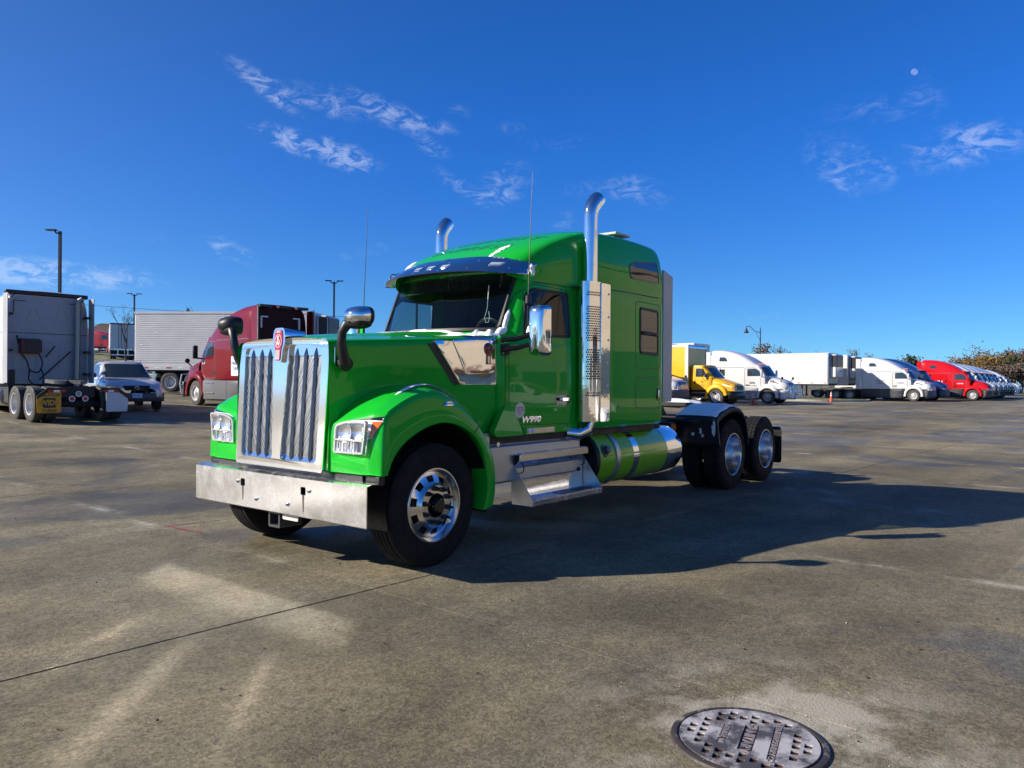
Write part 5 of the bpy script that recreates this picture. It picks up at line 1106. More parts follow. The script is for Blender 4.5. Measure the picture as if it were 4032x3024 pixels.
            g = G(); g.lathe([(-3.9, 0), (-3.88, .26), (-3.84, .3), (-2.0, .3), (-1.96, .26), (-1.95, 0)], c=(0, s * .9, .68), axis='x', n=20); g.build('fuel_tank', ALU, t, smooth=40)
            g = G(); [g.box((-1.8, min(s * .8, s * 1.15), z), (-.8, max(s * .8, s * 1.15), z + .04)) for z in (.40, .72)]; g.build('step', ALU, t)
        # mirrors
        g = G(); g.box((-.42, min(s * 1.24, s * 1.44), 1.92), (-.30, max(s * 1.24, s * 1.44), 2.46)); m_ = g.build('door_mirror', paint if paint not in (MAROON,) else BLACK, t, bevel=.04)
        g = G(); g.tube([(-.30, s * 1.05, 1.93), (-.32, s * 1.32, 1.95)], .03, 6); g.build('mirror_arm', BLACK, m_)
        g = G(); g.lathe([(1.10, .02), (1.06, .09), (1.0, .11), (.98, .10), (.98, 0)], c=(0, s * 1.0, 1.86), axis='x', n=10); m_ = g.build('hood_mirror', BLACK, t); g = G(); g.tube([(.86, s * .86, 1.60), (1.02, s * 1.0, 1.80)], .025, 6); g.build('mirror_arm', BLACK, m_)
        # extender
        g = G(); g.box((-4.86, s * 1.20 - .015, 1.10), (-4.44, s * 1.20 + .015, zt(3.80))); g.build('side_extender', paint if skirt else WBACK, t, bevel=.01)
    for y in (-.6, -.3, 0, .3, .6):
        h_ = BV.ray_cast(Vector((-.95, y, 9)), Vector((0, 0, -1)))[0]
        if h_: g = G(); g.box((-.99, y - .06, h_.z - .01), (-.91, y + .06, h_.z + .05)); g.build('roof_marker', AMBER, t)
    # windshield, grille, bumper
    P = rpoly([(-.93, 2.02), (.93, 2.02), (.86, 2.66), (-.86, 2.66)], .06, 3); g = panel(BV, P, 'x', .012, res=.2); g.build('windshield', mat('bg_windshield', (.05, .08, .11), .04, spec=.9), t)
    P = rpoly([(-.48, 1.02), (.48, 1.02), (.52, 1.50), (-.52, 1.50)], .06, 3); g = panel(HV, P, 'x', .015, res=.15, fallback=1.38); gr = g.build('grille', BLACK, t)
    for i in range(6): g = panel(HV, [(-.47, 1.06 + .07 * i), (.47, 1.06 + .07 * i), (.47, 1.085 + .07 * i), (-.47, 1.085 + .07 * i)], 'x', .024, res=.3, fallback=1.38); g.build('grille_bar', ALU, gr)
    A = [[(1.48 - .50 * abs(y / 1.2) ** 3, y, z) for z in (.34, .60, .86, .98)] for y in np.linspace(-1.21, 1.21, 15)]
    g = G(); g.grid(A); g.build('bumper', bumper, t, smooth=50, solid=-.05)
    if bull:
        g = G(); P_ = [(1.62, -.95, .45), (1.66, -1.0, .9), (1.60, -.95, 1.28), (1.62, -.5, 1.34)]; P_ += [(x, -y, z) for x, y, z in P_[::-1]]; g.tube(P_, .035, 8); g.tube([(1.64, -.98, .85), (1.68, 0, .85), (1.64, .98, .85)], .03, 8)
        [g.tube([(1.62, y, .45), (1.66, y, .9), (1.62, y, 1.33)], .03, 8) for y in (-.5, .5)]; g.tube([(1.62, -.95, .47), (1.64, .95, .47)], .035, 8); [g.tube([(1.2, y, .7), (1.62, y, .7)], .04, 6) for y in (-.5, .5)]
        g.build('bull_bar', ALU if bull == 'chrome' else BLACK, t)
    if visor:
        g = G(); g.grid(surf(np.array([[(-.50 - .25 * (y / .98) ** 2, y, 2.80), (-.34 - .25 * (y / .98) ** 2, y, 2.70)] for y in np.linspace(-.98, .98, 7)]), 1, 2)); g.build('sun_visor', BLACK if visor is True else visor, t, solid=.01)
    # chassis
    g = G(); [g.box((-6.9, s * .43 - .05, .72), (1.0, s * .43 + .05, 1.0)) for s in (1, -1)]; g.box((-4.4, -1.05, .5), (1.0, 1.05, 1.08)); g.box((-6.95, -.45, .70), (-6.88, .45, 1.0)); g.build('chassis', DARK, t)
    g = G(); [g.tube([(x, -.9, .5), (x, .9, .5)], .1, 8) for x in (0, -5.4, -6.7)]; g.build('axles', DARK, t)
    g = G(); g.plate([rpoly([(-5.6, -.45), (-5.6, .45), (-6.3, .45), (-6.6, .2), (-6.1, 0), (-6.6, -.2), (-6.3, -.45)], .05, 2)], lambda u, v: (u, v, 1.20 + .05 * (u + 6)), lambda u, v: (u, v, 1.10 + .05 * (u + 6))); g.build('fifth_wheel', mat('greasy_plate', (.13, .13, .13), .5, .4, noise=(6, .3)), t)
    for s in (1, -1):
        wheel(t, 0, 1.02, 'bg', s, .51)
        for x in (-5.4, -6.7): wheel(t, x, 1.05, 'bgd', s, .51)
        g = G(); g.plate([rrect(min(s * .62, s * 1.22), .25, max(s * .62, s * 1.22), .85, .04, 2)], lambda u, v: (-7.3, u, v), lambda u, v: (-7.29, u, v)); g.build('mud_flap', BLACK, t)
    for kind, x0, z0, w, h, m_, body, tc, sz in marks:
        P = rrect(x0 - w / 2, z0 - h / 2, x0 + w / 2, z0 + h / 2, .01, 2)
        if m_: g = panel(BV, P, 'y', .014, side=kind, res=.2); pl = g.build('lettered_panel', m_, t)
        yy = BV.ray_cast(Vector((x0, kind * 9, z0)), Vector((0, -kind, 0)))[0]
        yy = (yy.y if yy else kind * 1.2) + kind * .020
        for i, ln in enumerate(body.split('|')):
            g = G(); zz = z0 + (len(body.split('|')) - 1) * sz * .55 - i * sz * 1.1; text(g, ln, sz, lambda u, v: (x0 - kind * u, yy, zz + v), bold=sz * .02); g.build('side_lettering', tc, t, smooth=None)
    t['bv'] = 0; del t['bv']
    return t, BV, HV
def box_trailer(name, label, loc, rz, L_=16.0, group=None, reefer=None, ribs=True, paint=WHITE2, rear_text=True, scale=1, gear=True, h0=1.18, h1=4.08, axles=True, doors=True):
    """x forward; origin under the rear end; nose at x=L_"""
    t = thing(name, label, 'trailer', loc, rz, group, scale); w = 1.3
    g = G(); g.box((.05, -w, h0), (L_, w, h1)); g.build('box_body', paint, t, bevel=.03)
    if ribs:
        n = 26; pit = (h1 - h0 - .45) / n
        for s in (1, -1):
            g = G()
            for i in range(n):
                z = h0 + .30 + pit * i; y0, y1 = s * (w + .004), s * (w + .011)
                g.add([(.25, y0, z), (L_ - .2, y0, z), (L_ - .2, y1, z + pit * .45), (.25, y1, z + pit * .45), (L_ - .2, y0, z + pit * .92), (.25, y0, z + pit * .92)], [(0, 1, 2, 3), (3, 2, 4, 5)])
            o = g.build('corrugated_side', paint, t, smooth=None); o['kind'] = 'stuff'
    for s in (1, -1):
        g = G(); g.box((.02, s * (w + .012) - .016, h0 - .06), (L_, s * (w + .012) + .016, h0 + .16)); g.build('bottom_rail', paint, t)
        g = G(); g.box((.02, s * (w + .012) - .014, h1 - .10), (L_, s * (w + .012) + .014, h1 + .012)); g.build('top_rail', ALU if not ribs else paint, t)
        n = int(L_ / .62)
        for i in range(n):
            g = G(); x = .5 + i * .62; g.box((x, s * (w + .031) - .003, h0 + .02), (x + .28, s * (w + .031) + .003, h0 + .08)); g.build('reflector', REDT if i % 2 == 0 else WHT, t)
        g = G(); g.box((L_ - .10, s * (w + .005) - .03, h0), (L_ + .02, s * (w + .005) + .03, h1 + .005)); g.build('corner_post', ALU, t, bevel=.02)
    if doors:
        for s in (1, -1):
            g = G(); g.box((.0, min(s * .03, s * 1.24), h0 + .12), (.06, max(s * .03, s * 1.24), h1 - .12)); d = g.build('rear_door', paint, t, bevel=.01)
            for y in (.16, .42): g = G(); g.tube([(-.04, s * y, h0 + .05), (-.04, s * y, h1 - .1)], .022, 8); g.build('lock_rod', GREYP, d)
            for i in range(4): g = G(); z = h0 + .4 + i * .75; g.box((-.02, min(s * 1.12, s * 1.27), z), (.0, max(s * 1.12, s * 1.27), z + .09)); g.build('hinge', ALU, d)
            g = G(); g.lathe([(-.01, .075), (-.03, .06), (-.03, 0)], c=(0, s * .98, h0 - .0), axis='x', n=12); g.build('tail_lamp', REDL, t)
        g = G(); g.box((-.03, -w, h1 - .14), (.03, w, h1 + .02)); g.build('header', GREYP, t)
        g = G(); g.box((-.03, -w, h0 - .1), (.03, w, h0 + .08)); g.build('sill', ALU, t)
        for i in range(9): g = G(); y = -1.2 + i * .27; g.box((-.036, y, h0 + .085), (-.03, y + .26, h0 + .13)); g.build('reflector', REDT if i % 2 == 0 else WHT, t)
        g = G(); g.box((-.02, -1.15, .50), (.06, 1.15, .60)); [g.box((-.02, y - .05, .6), (.06, y + .05, h0)) for y in (-.5, .5)]; g.build('under_ride_bar', ALU, t)
    if axles:
        g = G(); g.box((1.0, -.6, .75), (4.0, .6, h0 - .02)); [g.tube([(x, -.95, .5), (x, .95, .5)], .07, 8) for x in (1.9, 3.15)]; g.build('bogie', DARK, t)
        for x in (1.9, 3.15):
            for s in (1, -1): wheel(t, x, 1.12, 'bgd', s, .51)
        for s in (1, -1): g = G(); g.box((1.12, min(s * .65, s * 1.22), .25), (1.14, max(s * .65, s * 1.22), 1.1)); g.build('mud_flap', BLACK, t)
    if gear:
        for s in (1, -1): g = G(); g.box((L_ - 2.8, s * .6 - .06, .12), (L_ - 2.68, s * .6 + .06, h0)); g.box((L_ - 2.86, s * .6 - .14, 0), (L_ - 2.62, s * .6 + .14, .12)); g.build('landing_leg', DARK, t)
    g = G(); g.box((.2, -1.2, h0 - .12), (L_ - .1, 1.2, h0 - .005)); g.build('floor_beams', DARK, t)
    if reefer:
        g = G(); g.box((L_ + .02, -.98, 1.75), (L_ + .62, .98, 3.95)); u = g.build('reefer_unit', WHITE, t, bevel=.12, seg=3)
        g = G(); g.box((L_ + .60, -.90, 2.75), (L_ + .632, .90, 3.85)); g.box((L_ + .15, .96, 2.75), (L_ + .60, .99, 3.85)); g.box((L_ + .15, -.99, 2.75), (L_ + .60, -.96, 3.85)); g.build('unit_grille', BLACK, u, bevel=.02)
        for i in range(7): g = G(); z = 2.85 + .135 * i; g.box((L_ + .632, -.85, z), (L_ + .65, .85, z + .05)); g.build('louvre', CHAR, u)
        g = G(); g.box((L_ + .625, .1, 2.3), (L_ + .64, .28, 2.48)); g.build('unit_badge', BLACK, u)
    return t
def box_truck(name, label, loc, rz, paint, scale=1):
    t = thing(name, label, 'truck', loc, rz, None, scale)
    # box body
    g = G(); g.box((-8.3, -1.25, 1.10), (-1.95, 1.25, 3.95)); g.build('box_body', paint, t, bevel=.05)
    for s in (1, -1):
        g = G(); g.box((-2.16, s * 1.262 - .03, 1.05), (-1.90, s * 1.262 + .03, 3.98)); g.build('corner_post', WHITE, t, bevel=.03)
        for z, hh in ((1.02, .30), (1.62, .14), (3.82, .18)): g = G(); g.box((-8.3, s * 1.258 - .012, z), (-2.18, s * 1.258 + .012, z + hh)); g.build('body_rail', WHITE, t, bevel=.01)
    g = G(); g.grid([[(-1.98 + .10 * sin(a), y, 3.80 + .18 * cos(a)) for a in np.linspace(-.6, pi / 2 + .2, 8)] for y in (-1.26, 1.26)]); g.build('front_cap', ALU, t)
    g = G(); g.box((-6.5, -1.0, 3.955), (-3.3, 1.0, 4.08)); g.build('roof_panel', WHITE, t)
    # cab
    low = [(-1.80, 1.02), (-1.3, 1.04), (-.7, 1.04), (-.45, 1.0), (-.30, .86), (-.18, .5), (-.14, 0)]; up = [(-1.80, .98), (-1.35, .98), (-1.1, .96), (-1.0, .92), (-.93, .8), (-.84, .45), (-.82, 0)]
    R_ = [[(x, y, z) for x, y in low] for z in (.98, 1.4, 1.78)] + [[(a[0] + (c[0] - a[0]) * f, a[1] + (c[1] - a[1]) * f, 1.78 + .74 * f) for a, c in zip(low, up)] for f in (.5, 1)]
    R_.append([(x * .97 - .02, y * .9, 2.60) for x, y in up]); R_.append([(x * .8 - .25, y * .3, 2.63) for x, y in up])
    g = G(); g.grid(surf(np.array(R_[:3]), 1, 2)); g.grid(surf(np.array(R_[2:]), 2, 2)); g.grid([[(-1.80, y, z) for y in (0, 1.0)] for z in (.98, 2.58)]); g.mirror(); cabo = g.build('cab', paint, t, smooth=35, weld=.004); BV = bvh_of(cabo)
    hs_ = [(-.30, .98, 1.80), (.1, .97, 1.70), (.55, .92, 1.56), (.95, .84, 1.42), (1.10, .78, 1.34)]
    A = [[(x, 0, z), (x, w * .35, z - .01), (x, w * .7, z - .04), (x, w * .9, z - .12), (x, w, z - .32), (x, w, .92)] for x, w, z in hs_]; A.append([(1.14, y * .97, .92 + (z - .92) * .8) for _, y, z in A[-1]])
    g = G(); g.grid(surf(np.array(A), 2, 2)); b = A[-1]; g.add(b + [(1.15, y, .9) for _, y, z in b], [(i, i + 1, len(b) + i + 1, len(b) + i) for i in range(len(b) - 1)]); g.mirror(); hd = g.build('hood', paint, t, smooth=40, weld=.004); HV = bvh_of(hd)
    for s in (1, -1):
        arcs = [[(.58 * cos(a), s * 1.12, .52 + .58 * sin(a)), (.66 * cos(a), s * 1.14, .52 + .66 * sin(a)), (.78 * cos(a), s * 1.10, .52 + .80 * sin(a)), (.84 * cos(a), s * .90, .52 + .90 * sin(a))] for a in np.linspace(R(10), R(192), 13)]
        g = G(); g.grid(surf(np.array(arcs), 1, 2)); g.build('fender', paint, t, smooth=40)
        for P in (rpoly([(-.92, 1.84), (-1.50, 1.84), (-1.48, 2.40), (-1.10, 2.40)], .04, 3), rpoly([(-.56, 1.80), (-.86, 1.82), (-1.04, 2.38), (-.98, 2.36)], .04, 3)):
            g = panel(BV, P, 'y', .01, side=s, res=.2); g.build('side_window', BGGLASS, t)
        P = rpoly([(-.55, 1.03), (-1.62, 1.03), (-1.58, 2.48), (-1.02, 2.48), (-.62, 1.8)], .05, 3); g = panel(BV, P, 'y', .005, side=s, res=.25, holes=[ring(P, .012)]); g.build('door_seam', mat('seam_brown', (.25, .13, .01), .6), t)
        g = panel(BV, rrect(-1.57, 1.36, -1.49, 1.60, .03, 3), 'y', .012, side=s); g.build('door_handle', BLACK, t)
        g = G(); g.box((-.92, min(s * 1.22, s * 1.36), 1.85), (-.80, max(s * 1.22, s * 1.36), 2.36)); m_ = g.build('door_mirror', BLACK, t, bevel=.03); g = G(); g.tube([(-.8, s * 1.02, 1.55), (-.85, s * 1.25, 1.75), (-.86, s * 1.28, 2.45), (-1.0, s * .95, 2.5)], .016, 6); g.build('mirror_arm', BLACK, m_)
        P = [(s * .58, 1.12), (s * .80, 1.16), (s * .82, 1.02), (s * .60, .99)]; g = panel(HV, P, 'x', .012, res=.1, fallback=1.1); g.build('headlight', mat('bg_lamp', (.30, .33, .36), .12, .3), t)
        g = panel(HV, rpoly([(.30, 1.40), (.95, 1.22), (.95, 1.17), (.45, 1.28)], .01, 2), 'y', .01, side=s, res=.2); g.build('hood_stripe', WHT, t)
        g = G(); [g.box((-1.75, min(s * .75, s * 1.08), z), (-.65, max(s * .75, s * 1.08), z + .05)) for z in (.42, .76)]; g.build('step', ALU, t)
        g = G(); g.box((-2.30, min(s * .7, s * 1.1), .42), (-1.95, max(s * .7, s * 1.1), .85)); g.build('battery_box', GALV, t, bevel=.02)
        yy = s * 1.065
        g = G(); text(g, 'V', .17, lambda u, v: (-1.02 - s * u * 1.5, yy, 1.50 + v), bold=.01); g.build('door_logo', mat('logo_orange', (.55, .10, .02), .5), t, smooth=None)
        for body, z, sz in (('AUTO LEASING', 1.30, .085), ('ST. CHARLES', 1.19, .075)):
            g = G(); text(g, body, sz, lambda u, v: (-1.1 - s * u, yy, z + v)); g.build('door_lettering', DARK, t, smooth=None)
        h_ = HV.ray_cast(Vector((.62, s * 9, 1.38)), Vector((0, -s, 0)))[0]
        g = G(); text(g, '416', .17, lambda u, v: (.62 - s * u, (h_.y if h_ else s * .9) + s * .025, 1.40 + v), bold=.004); g.build('fleet_number', mat('number_red', (.5, .05, .02), .5), t, smooth=None)
        wheel(t, 0, .98, 'bg', s, .51); wheel(t, -5.6, 1.05, 'bgd', s, .51)
    P = rpoly([(-.78, 1.82), (.78, 1.82), (.72, 2.44), (-.72, 2.44)], .05, 3); g = panel(BV, P, 'x', .012, res=.2); g.build('windshield', mat('bg_windshield', (.05, .08, .11), .04, spec=.9), t)
    P = rpoly([(-.46, .98), (.46, .98), (.46, 1.26), (-.46, 1.26)], .04, 3); g = panel(HV, P, 'x', .015, res=.15, fallback=1.1); g.build('grille', BLACK, t)
    A = [[(1.25 - .3 * abs(y / 1.15) ** 3, y, z) for z in (.42, .66, .90)] for y in np.linspace(-1.16, 1.16, 11)]; g = G(); g.grid(A); g.build('bumper', BLACK, t, smooth=50, solid=-.05)
    g = G(); [g.box((-8.2, s * .43 - .05, .72), (.9, s * .43 + .05, 1.05)) for s in (1, -1)]; g.box((-1.8, -.9, .5), (.6, .9, .98)); g.build('chassis', DARK, t)
    return t
def suv(name, label, loc, rz, paint, cat='car', group=None, detail=True):
    t = thing(name, label, cat, loc, rz, group)
    # lower body: sections along x (front axle at x=0, rear axle at -2.62)
    S_ = [(.82, .62, .52, .74), (.74, .80, .42, .86), (.45, .89, .36, .98), (0, .91, .36, 1.03), (-.55, .91, .34, 1.08), (-1.3, .91, .33, 1.08), (-2.2, .91, .34, 1.08), (-2.9, .90, .38, 1.08), (-3.35, .86, .44, 1.05), (-3.45, .78, .52, .98)]
    A = [[(x, 0, zt), (x, w * .5, zt - .005), (x, w * .82, zt - .03), (x, w * .95, zt - .11), (x, w, zt - .30), (x, w * .99, zb + .12), (x, w * .93, zb), (x, 0, zb)] for x, w, zb, zt in S_]
    g = G(); g.grid(surf(np.array(A), 3, 2)); g.mirror(); body = g.build('body', paint, t, smooth=45, weld=.004); BV = bvh_of(body)
    K = [(-.58, .74, 1.06), (-1.30, .66, 1.60), (-1.5, .65, 1.645), (-2.2, .65, 1.655), (-2.85, .63, 1.60), (-3.10, .64, 1.42), (-3.35, .72, 1.02)]
    rings = []
    for x, w, z in K:
        zz = 1.0; rings.append([(x, 0, z), (x, w * .6, z - .008), (x, w * .92, z - .04), (x, w + (.86 - w) * .25, z - (z - zz) * .25), (x, w + (.86 - w) * .65, z - (z - zz) * .65), (x, .86, zz)])
    g = G(); g.grid(surf(np.array(rings), 3, 1)); g.mirror(); cabn = g.build('roof', paint, t, smooth=40, weld=.004); KV = bvh_of(cabn)
    g = panel(KV, rpoly([(-.74, 1.10), (.74, 1.10), (.60, 1.555), (-.60, 1.555)], .05, 3), 'x', .012, res=.15); g.build('windshield', mat('suv_glass', (.03, .045, .05), .04, spec=.9), t)
    for s in (1, -1):
        for P in ([(-1.05, 1.10), (-1.95, 1.10), (-1.95, 1.54), (-1.45, 1.55)], [(-2.02, 1.10), (-2.60, 1.10), (-2.60, 1.50), (-2.02, 1.54)], [(-2.68, 1.12), (-2.98, 1.16), (-2.86, 1.46), (-2.68, 1.49)]):
            g = panel(KV, rpoly(P, .04, 3), 'y', .008, side=s, res=.15); g.build('side_window', mat('suv_side_glass', (.04, .07, .10), .04, spec=.9), t)
        g = panel(BV, rpoly([(s * .50, .84), (s * .80, .80), (s * .78, .64), (s * .50, .66)], .03, 3), 'x', .012, res=.08, fallback=.78); g.build('headlight', mat('suv_lamp', (.55, .58, .6), .12, .2), t)
        g = panel(BV, rpoly([(s * .42, .60), (s * .78, .60), (s * .76, .54), (s * .42, .54)], .01, 2), 'x', .010, res=.1, fallback=.78); g.build('fog_lamp', mat('suv_lamp', (.55, .58, .6), .12, .2), t)
        g = G(); g.box((-.78, min(s * .94, s * 1.10), 1.08), (-.64, max(s * .94, s * 1.10), 1.23)); g.build('door_mirror', GREYP, t, bevel=.04)
        g = G(); g.tube([(-1.45, s * .60, 1.66), (-1.6, s * .60, 1.70), (-2.7, s * .60, 1.69), (-2.85, s * .60, 1.63)], .016, 8); g.build('roof_rail', GREYP, t)
        g = panel(BV, rrect(-1.95, .92, -1.78, .96, .015, 3), 'y', .02, side=s); g.build('door_handle', paint, t)
        P = rpoly([(-.86, .45), (-1.98, .45), (-1.98, 1.05), (-.80, 1.05)], .05, 3); g = panel(BV, P, 'y', .004, side=s, res=.2, holes=[ring(P, .008)]); g.build('door_seam', GREYP, t)
        g = panel(BV, [(.60, .36), (-3.3, .42), (-3.3, .58), (.60, .56)], 'y', .006, side=s, res=.2); g.build('cladding', GREYP, t)
        for x in (0, -2.62):
            w = use(T_SUV, 'wheel', t, (x, s * .80, .355), (0, 0, 0 if s > 0 else pi)); use(M_SUVR, 'rim', w)
            g = G(); g.grid([[(x + .42 * cos(a), s * y, .37 + .42 * sin(a)) for y in (.60, .915)] for a in np.linspace(0, pi, 11)]); g.build('wheel_arch', BLACK, t)
    g = panel(BV, rpoly([(-.42, .82), (.42, .82), (.36, .66), (-.36, .66)], .03, 3), 'x', .012, res=.1); gr = g.build('grille', BLACK, t)
    for i in range(11): y = -.36 + .072 * i; g = panel(BV, [(y - .008, .67), (y + .008, .67), (y * 1.1 + .008, .81), (y * 1.1 - .008, .81)], 'x', .02, res=.2); g.build('grille_bar', CHROME, gr)
    g = G(); A = [[(.90 - .26 * abs(y / .9) ** 3, y, z) for z in (.30, .45, .58)] for y in np.linspace(-.90, .90, 11)]; g.grid(A); g.build('bumper', mat('suv_lower_grey', (.09, .09, .095), .5), t, smooth=50, solid=-.04)
    g = G(); g.box((.905, -.155, .42), (.915, .155, .575)); pl = g.build('number_plate', mat('plate_white_blue', (.55, .66, .75), .4), t); g = G(); text(g, 'PL 4071', .075, lambda u, v: (.9165, u, .495 + v)); g.build('plate_number', mat('plate_blue', (.03, .06, .25), .5), pl, smooth=None)
    g = G(); g.tube([(.86, .06 * cos(a), .745 + .045 * sin(a)) for a in np.linspace(0, 2 * pi, 17)], .007, 6, caps=False); g.build('grille_emblem', CHROME, gr)
    return t
M_SUVR = (lambda g: (g.lathe([(.09, .215), (.105, .222), (.10, .205), (.05, .19), (.06, .06), (.075, .05), (.075, 0)], n=24), g.mesh('rim', 30))[1])(G()); M_SUVR.materials.append(ALU)
# ---------------------------------------------------------------- placing the background
def on(x, y): return (x, y, HZ(x, y))
BLT = mat('lettering_blue', (.10, .14, .35), .5); DKT = mat('lettering_dark', (.03, .03, .035), .5); RDT = mat('lettering_red', (.5, .04, .05), .5); WTT = mat('lettering_white', (.85, .85, .85), .5)
HB_ = R(-41.2)
def slot(s, f): return (38.4 + s * AX[0] + f * BX[0], 73 + s * AX[1] + f * BX[1])
GR = 'tractors parked in the far row'
# white sleeper tractor with dark skirts and its reefer
x, y = slot(0, 0)
aero_tractor('semi_tractor', 'white high-roof sleeper tractor with grey skirts, coupled to a reefer, left of the red one', on(x, y), HB_, WHITE, GR, scale=1.06, skirt=CHAR, win=False,
    marks=((1, -1.15, 1.62, .9, .2, None, 'PALESTINE|TRANSPORT', BLT, .10), (1, -2.9, 1.72, .75, .5, WHITE2, 'HAULED|FREIGHT', BLT, .15)) if False else ((-1, -1.1, 1.62, .8, .2, None, 'LOGISTICS', BLT, .13), (-1, -2.75, 1.70, .80, .46, WHITE2, 'TRANSIT|LINES', BLT, .17)))
box_trailer('reefer_trailer', 'white refrigerated trailer coupled behind the white tractor with grey skirts', on(x - (5.9 + 15.4) * BX[0], y - (5.9 + 15.4) * BX[1]), HB_, 15.4, reefer=True, gear=False, ribs=True)
x, y = slot(-4.6, -1.0)
box_trailer('reefer_trailer', 'long white refrigerated trailer parked beside the grass island, without a tractor', on(x - 21.0 * BX[0], y - 21.0 * BX[1]), HB_, 15.8, reefer=True, ribs=True)
x, y = slot(4.0, .3)
aero_tractor('semi_tractor', 'dark blue sleeper tractor mostly hidden behind the white one with grey skirts', on(x, y), HB_, BLUE, GR, scale=1.06, visor=True, win=False)
x, y = slot(7.6, -4.5)
aero_tractor('semi_tractor', 'white sleeper tractor set back, showing only its roof left of the red one', on(x, y), HB_, WHITE, GR, scale=1.06, win=False)
x, y = slot(10.6, 2.9)
aero_tractor('semi_tractor', 'bright red high-roof sleeper tractor with charcoal skirts and black bull bar', on(x, y), HB_, RED, GR, scale=1.06, bull=True, visor=True, win=False, hoodc=RED,
    marks=((-1, -1.1, 1.62, .8, .2, None, 'LOGISTICS', WTT, .13), (-1, -3.0, 1.68, .85, .45, WHT, 'FREIGHT|LINES', DKT, .15), (-1, -2.6, 1.3, .3, .14, WHT, 'US', BLT, .08)))
lab = ['white sleeper tractor directly behind the red one in the far row', 'second white tractor beyond the red one in the far row', 'third white tractor beyond the red one in the far row', 'fourth white tractor beyond the red one in the far row', 'fifth white tractor beyond the red one, with pale bull bar']
for i, (s, f) in enumerate(((18.5, 2.2), (22.8, 2.0), (27, 1.8), (31.2, 1.5), (35.5, 1.2))):
    x, y = slot(s, f); aero_tractor('semi_tractor', lab[i], on(x, y), HB_, WHITE, GR, scale=1.06, bull=True if i < 4 else 'chrome', visor=True, win=False, bunkwin=False)
x, y = slot(62, -2.2)
aero_tractor('semi_tractor', 'white sleeper tractor at the far right edge of the row with red lettering', on(x, y), HB_, WHITE, GR, scale=1.06, bull='chrome', visor=BLUE, win=False, marks=((-1, -2.4, 1.9, .9, .4, None, 'VM', RDT, .5),))
x, y = slot(67, -2.2)
aero_tractor('semi_tractor', 'rearmost white sleeper tractor, cut off by the right edge', on(x, y), HB_, WHITE, GR, scale=1.06, visor=BLUE, win=False)
# nearer pair: yellow box truck, white tractor 791
box_truck('box_truck', 'yellow box truck with silver front post and number 416 on the hood', on(14.7, 53.5), HB_, YELLOW, 1.05)
aero_tractor('semi_tractor', 'white high-roof tractor numbered 791 beside the yellow box truck', on(19.9, 58.5), HB_, WHITE, GR, scale=1.04, skirt=WBACK, bull='chrome', bumper=WHITE,
    marks=((-1, -1.15, 1.50, .9, .2, None, 'MTR', DKT, .20), (-1, -1.15, 1.30, .9, .2, None, 'TRUCK LEASING', DKT, .09)))
t791 = [o for o in bpy.data.objects if o.get('label', '').startswith('white high-roof tractor numbered 791')][0]
g = G(); text(g, '791', .24, lambda u, v: (.30 + u, -1.06, 1.66 + v), bold=.004); g.build('fleet_number', DKT, t791, smooth=None)
box_trailer('box_trailer', 'white box trailer with grey nose post behind tractor 791', on(19.9 - (6.0 + 14.0) * BX[0], 58.5 - (6.0 + 14.0) * BX[1]), HB_, 14.0, gear=False)
aero_tractor('semi_tractor', 'white tractor nose with dark honeycomb grille left of the yellow box truck', on(10.4, 52.3), HB_, WHITE, GR, roof='mid', skirt=None, win=False)
# cones
def cone(x, y, label):
    t = thing('traffic_cone', label, 'traffic cone', on(x, y), .3, 'orange cones on the lot')
    g = G(); g.box((-.19, -.19, 0), (.19, .19, .035)); g.build('base', BLACK, t, bevel=.01)
    pr = [(.03, .15), (.10, .135), (.90, .03), (.91, 0)]; g = G(); g.lathe(pr, axis='z', n=20); g.build('body', ORANGE, t)
    for z0, z1 in ((.50, .62), (.70, .80)):
        f = lambda z: .138 - (z - .10) * .131 + .004; g = G(); g.lathe([(z0, f(z0)), (z1, f(z1))], axis='z', n=20); g.build('reflective_band', WHT, t)
cone(17.27, 55.2 - 4, 'orange traffic cone in front of the yellow box truck') if False else cone(17.3, 55.2, 'orange traffic cone in front of the yellow box truck')
cone(28.0, 67.5, 'orange traffic cone at the edge of the grass island')
# grass island with kerb
P = rpoly([(14.0, 78.0), (27.0, 67.8), (31.4, 68.6), (34.5, 73.5), (25.0, 84.0)], [1, 1.5, 2.0, 2.0, 1], 5)
KERB = mat('kerb_concrete', (.34, .32, .28), .85, noise=(2, .15)); isl = thing('grass_island', 'low grass island with a pale concrete kerb among the parked trucks', 'island')
g = G(); inn = ring(P, .18); g.plate([P, inn], lambda u, v: (u, v, HZ(u, v) + .15), lambda u, v: (u, v, HZ(u, v) - .05)); g.build('kerb', KERB, isl, smooth=None, bevel=.02)
g = G(); g.plate([inn], lambda u, v: (u, v, HZ(u, v) + .14)); g.build('turf', GRASS, isl, smooth=None)
rg = random.Random(8); g = G()
for k in range(2600):
    u = rg.uniform(14, 34.5); v = rg.uniform(67.8, 84)
    if not inside((u, v), inn): continue
    h = rg.uniform(.04, .10); a = rg.uniform(0, 6.3); w = .03; dx, dy = cos(a) * w, sin(a) * w; z = HZ(u, v) + .135
    g.add([(u - dx, v - dy, z), (u + dx, v + dy, z), (u + rg.uniform(-.04, .04), v + rg.uniform(-.04, .04), z + h)], [(0, 1, 2)])
o = g.build('grass_blades', mat('grass_blade', (.055, .085, .022), .9), isl, smooth=None); o['kind'] = 'stuff'

# left side
LX, LY = -13.62, 21.7; LA = R(138.8); FX = (cos(LA), sin(LA)); LX0 = (-FX[1], FX[0])
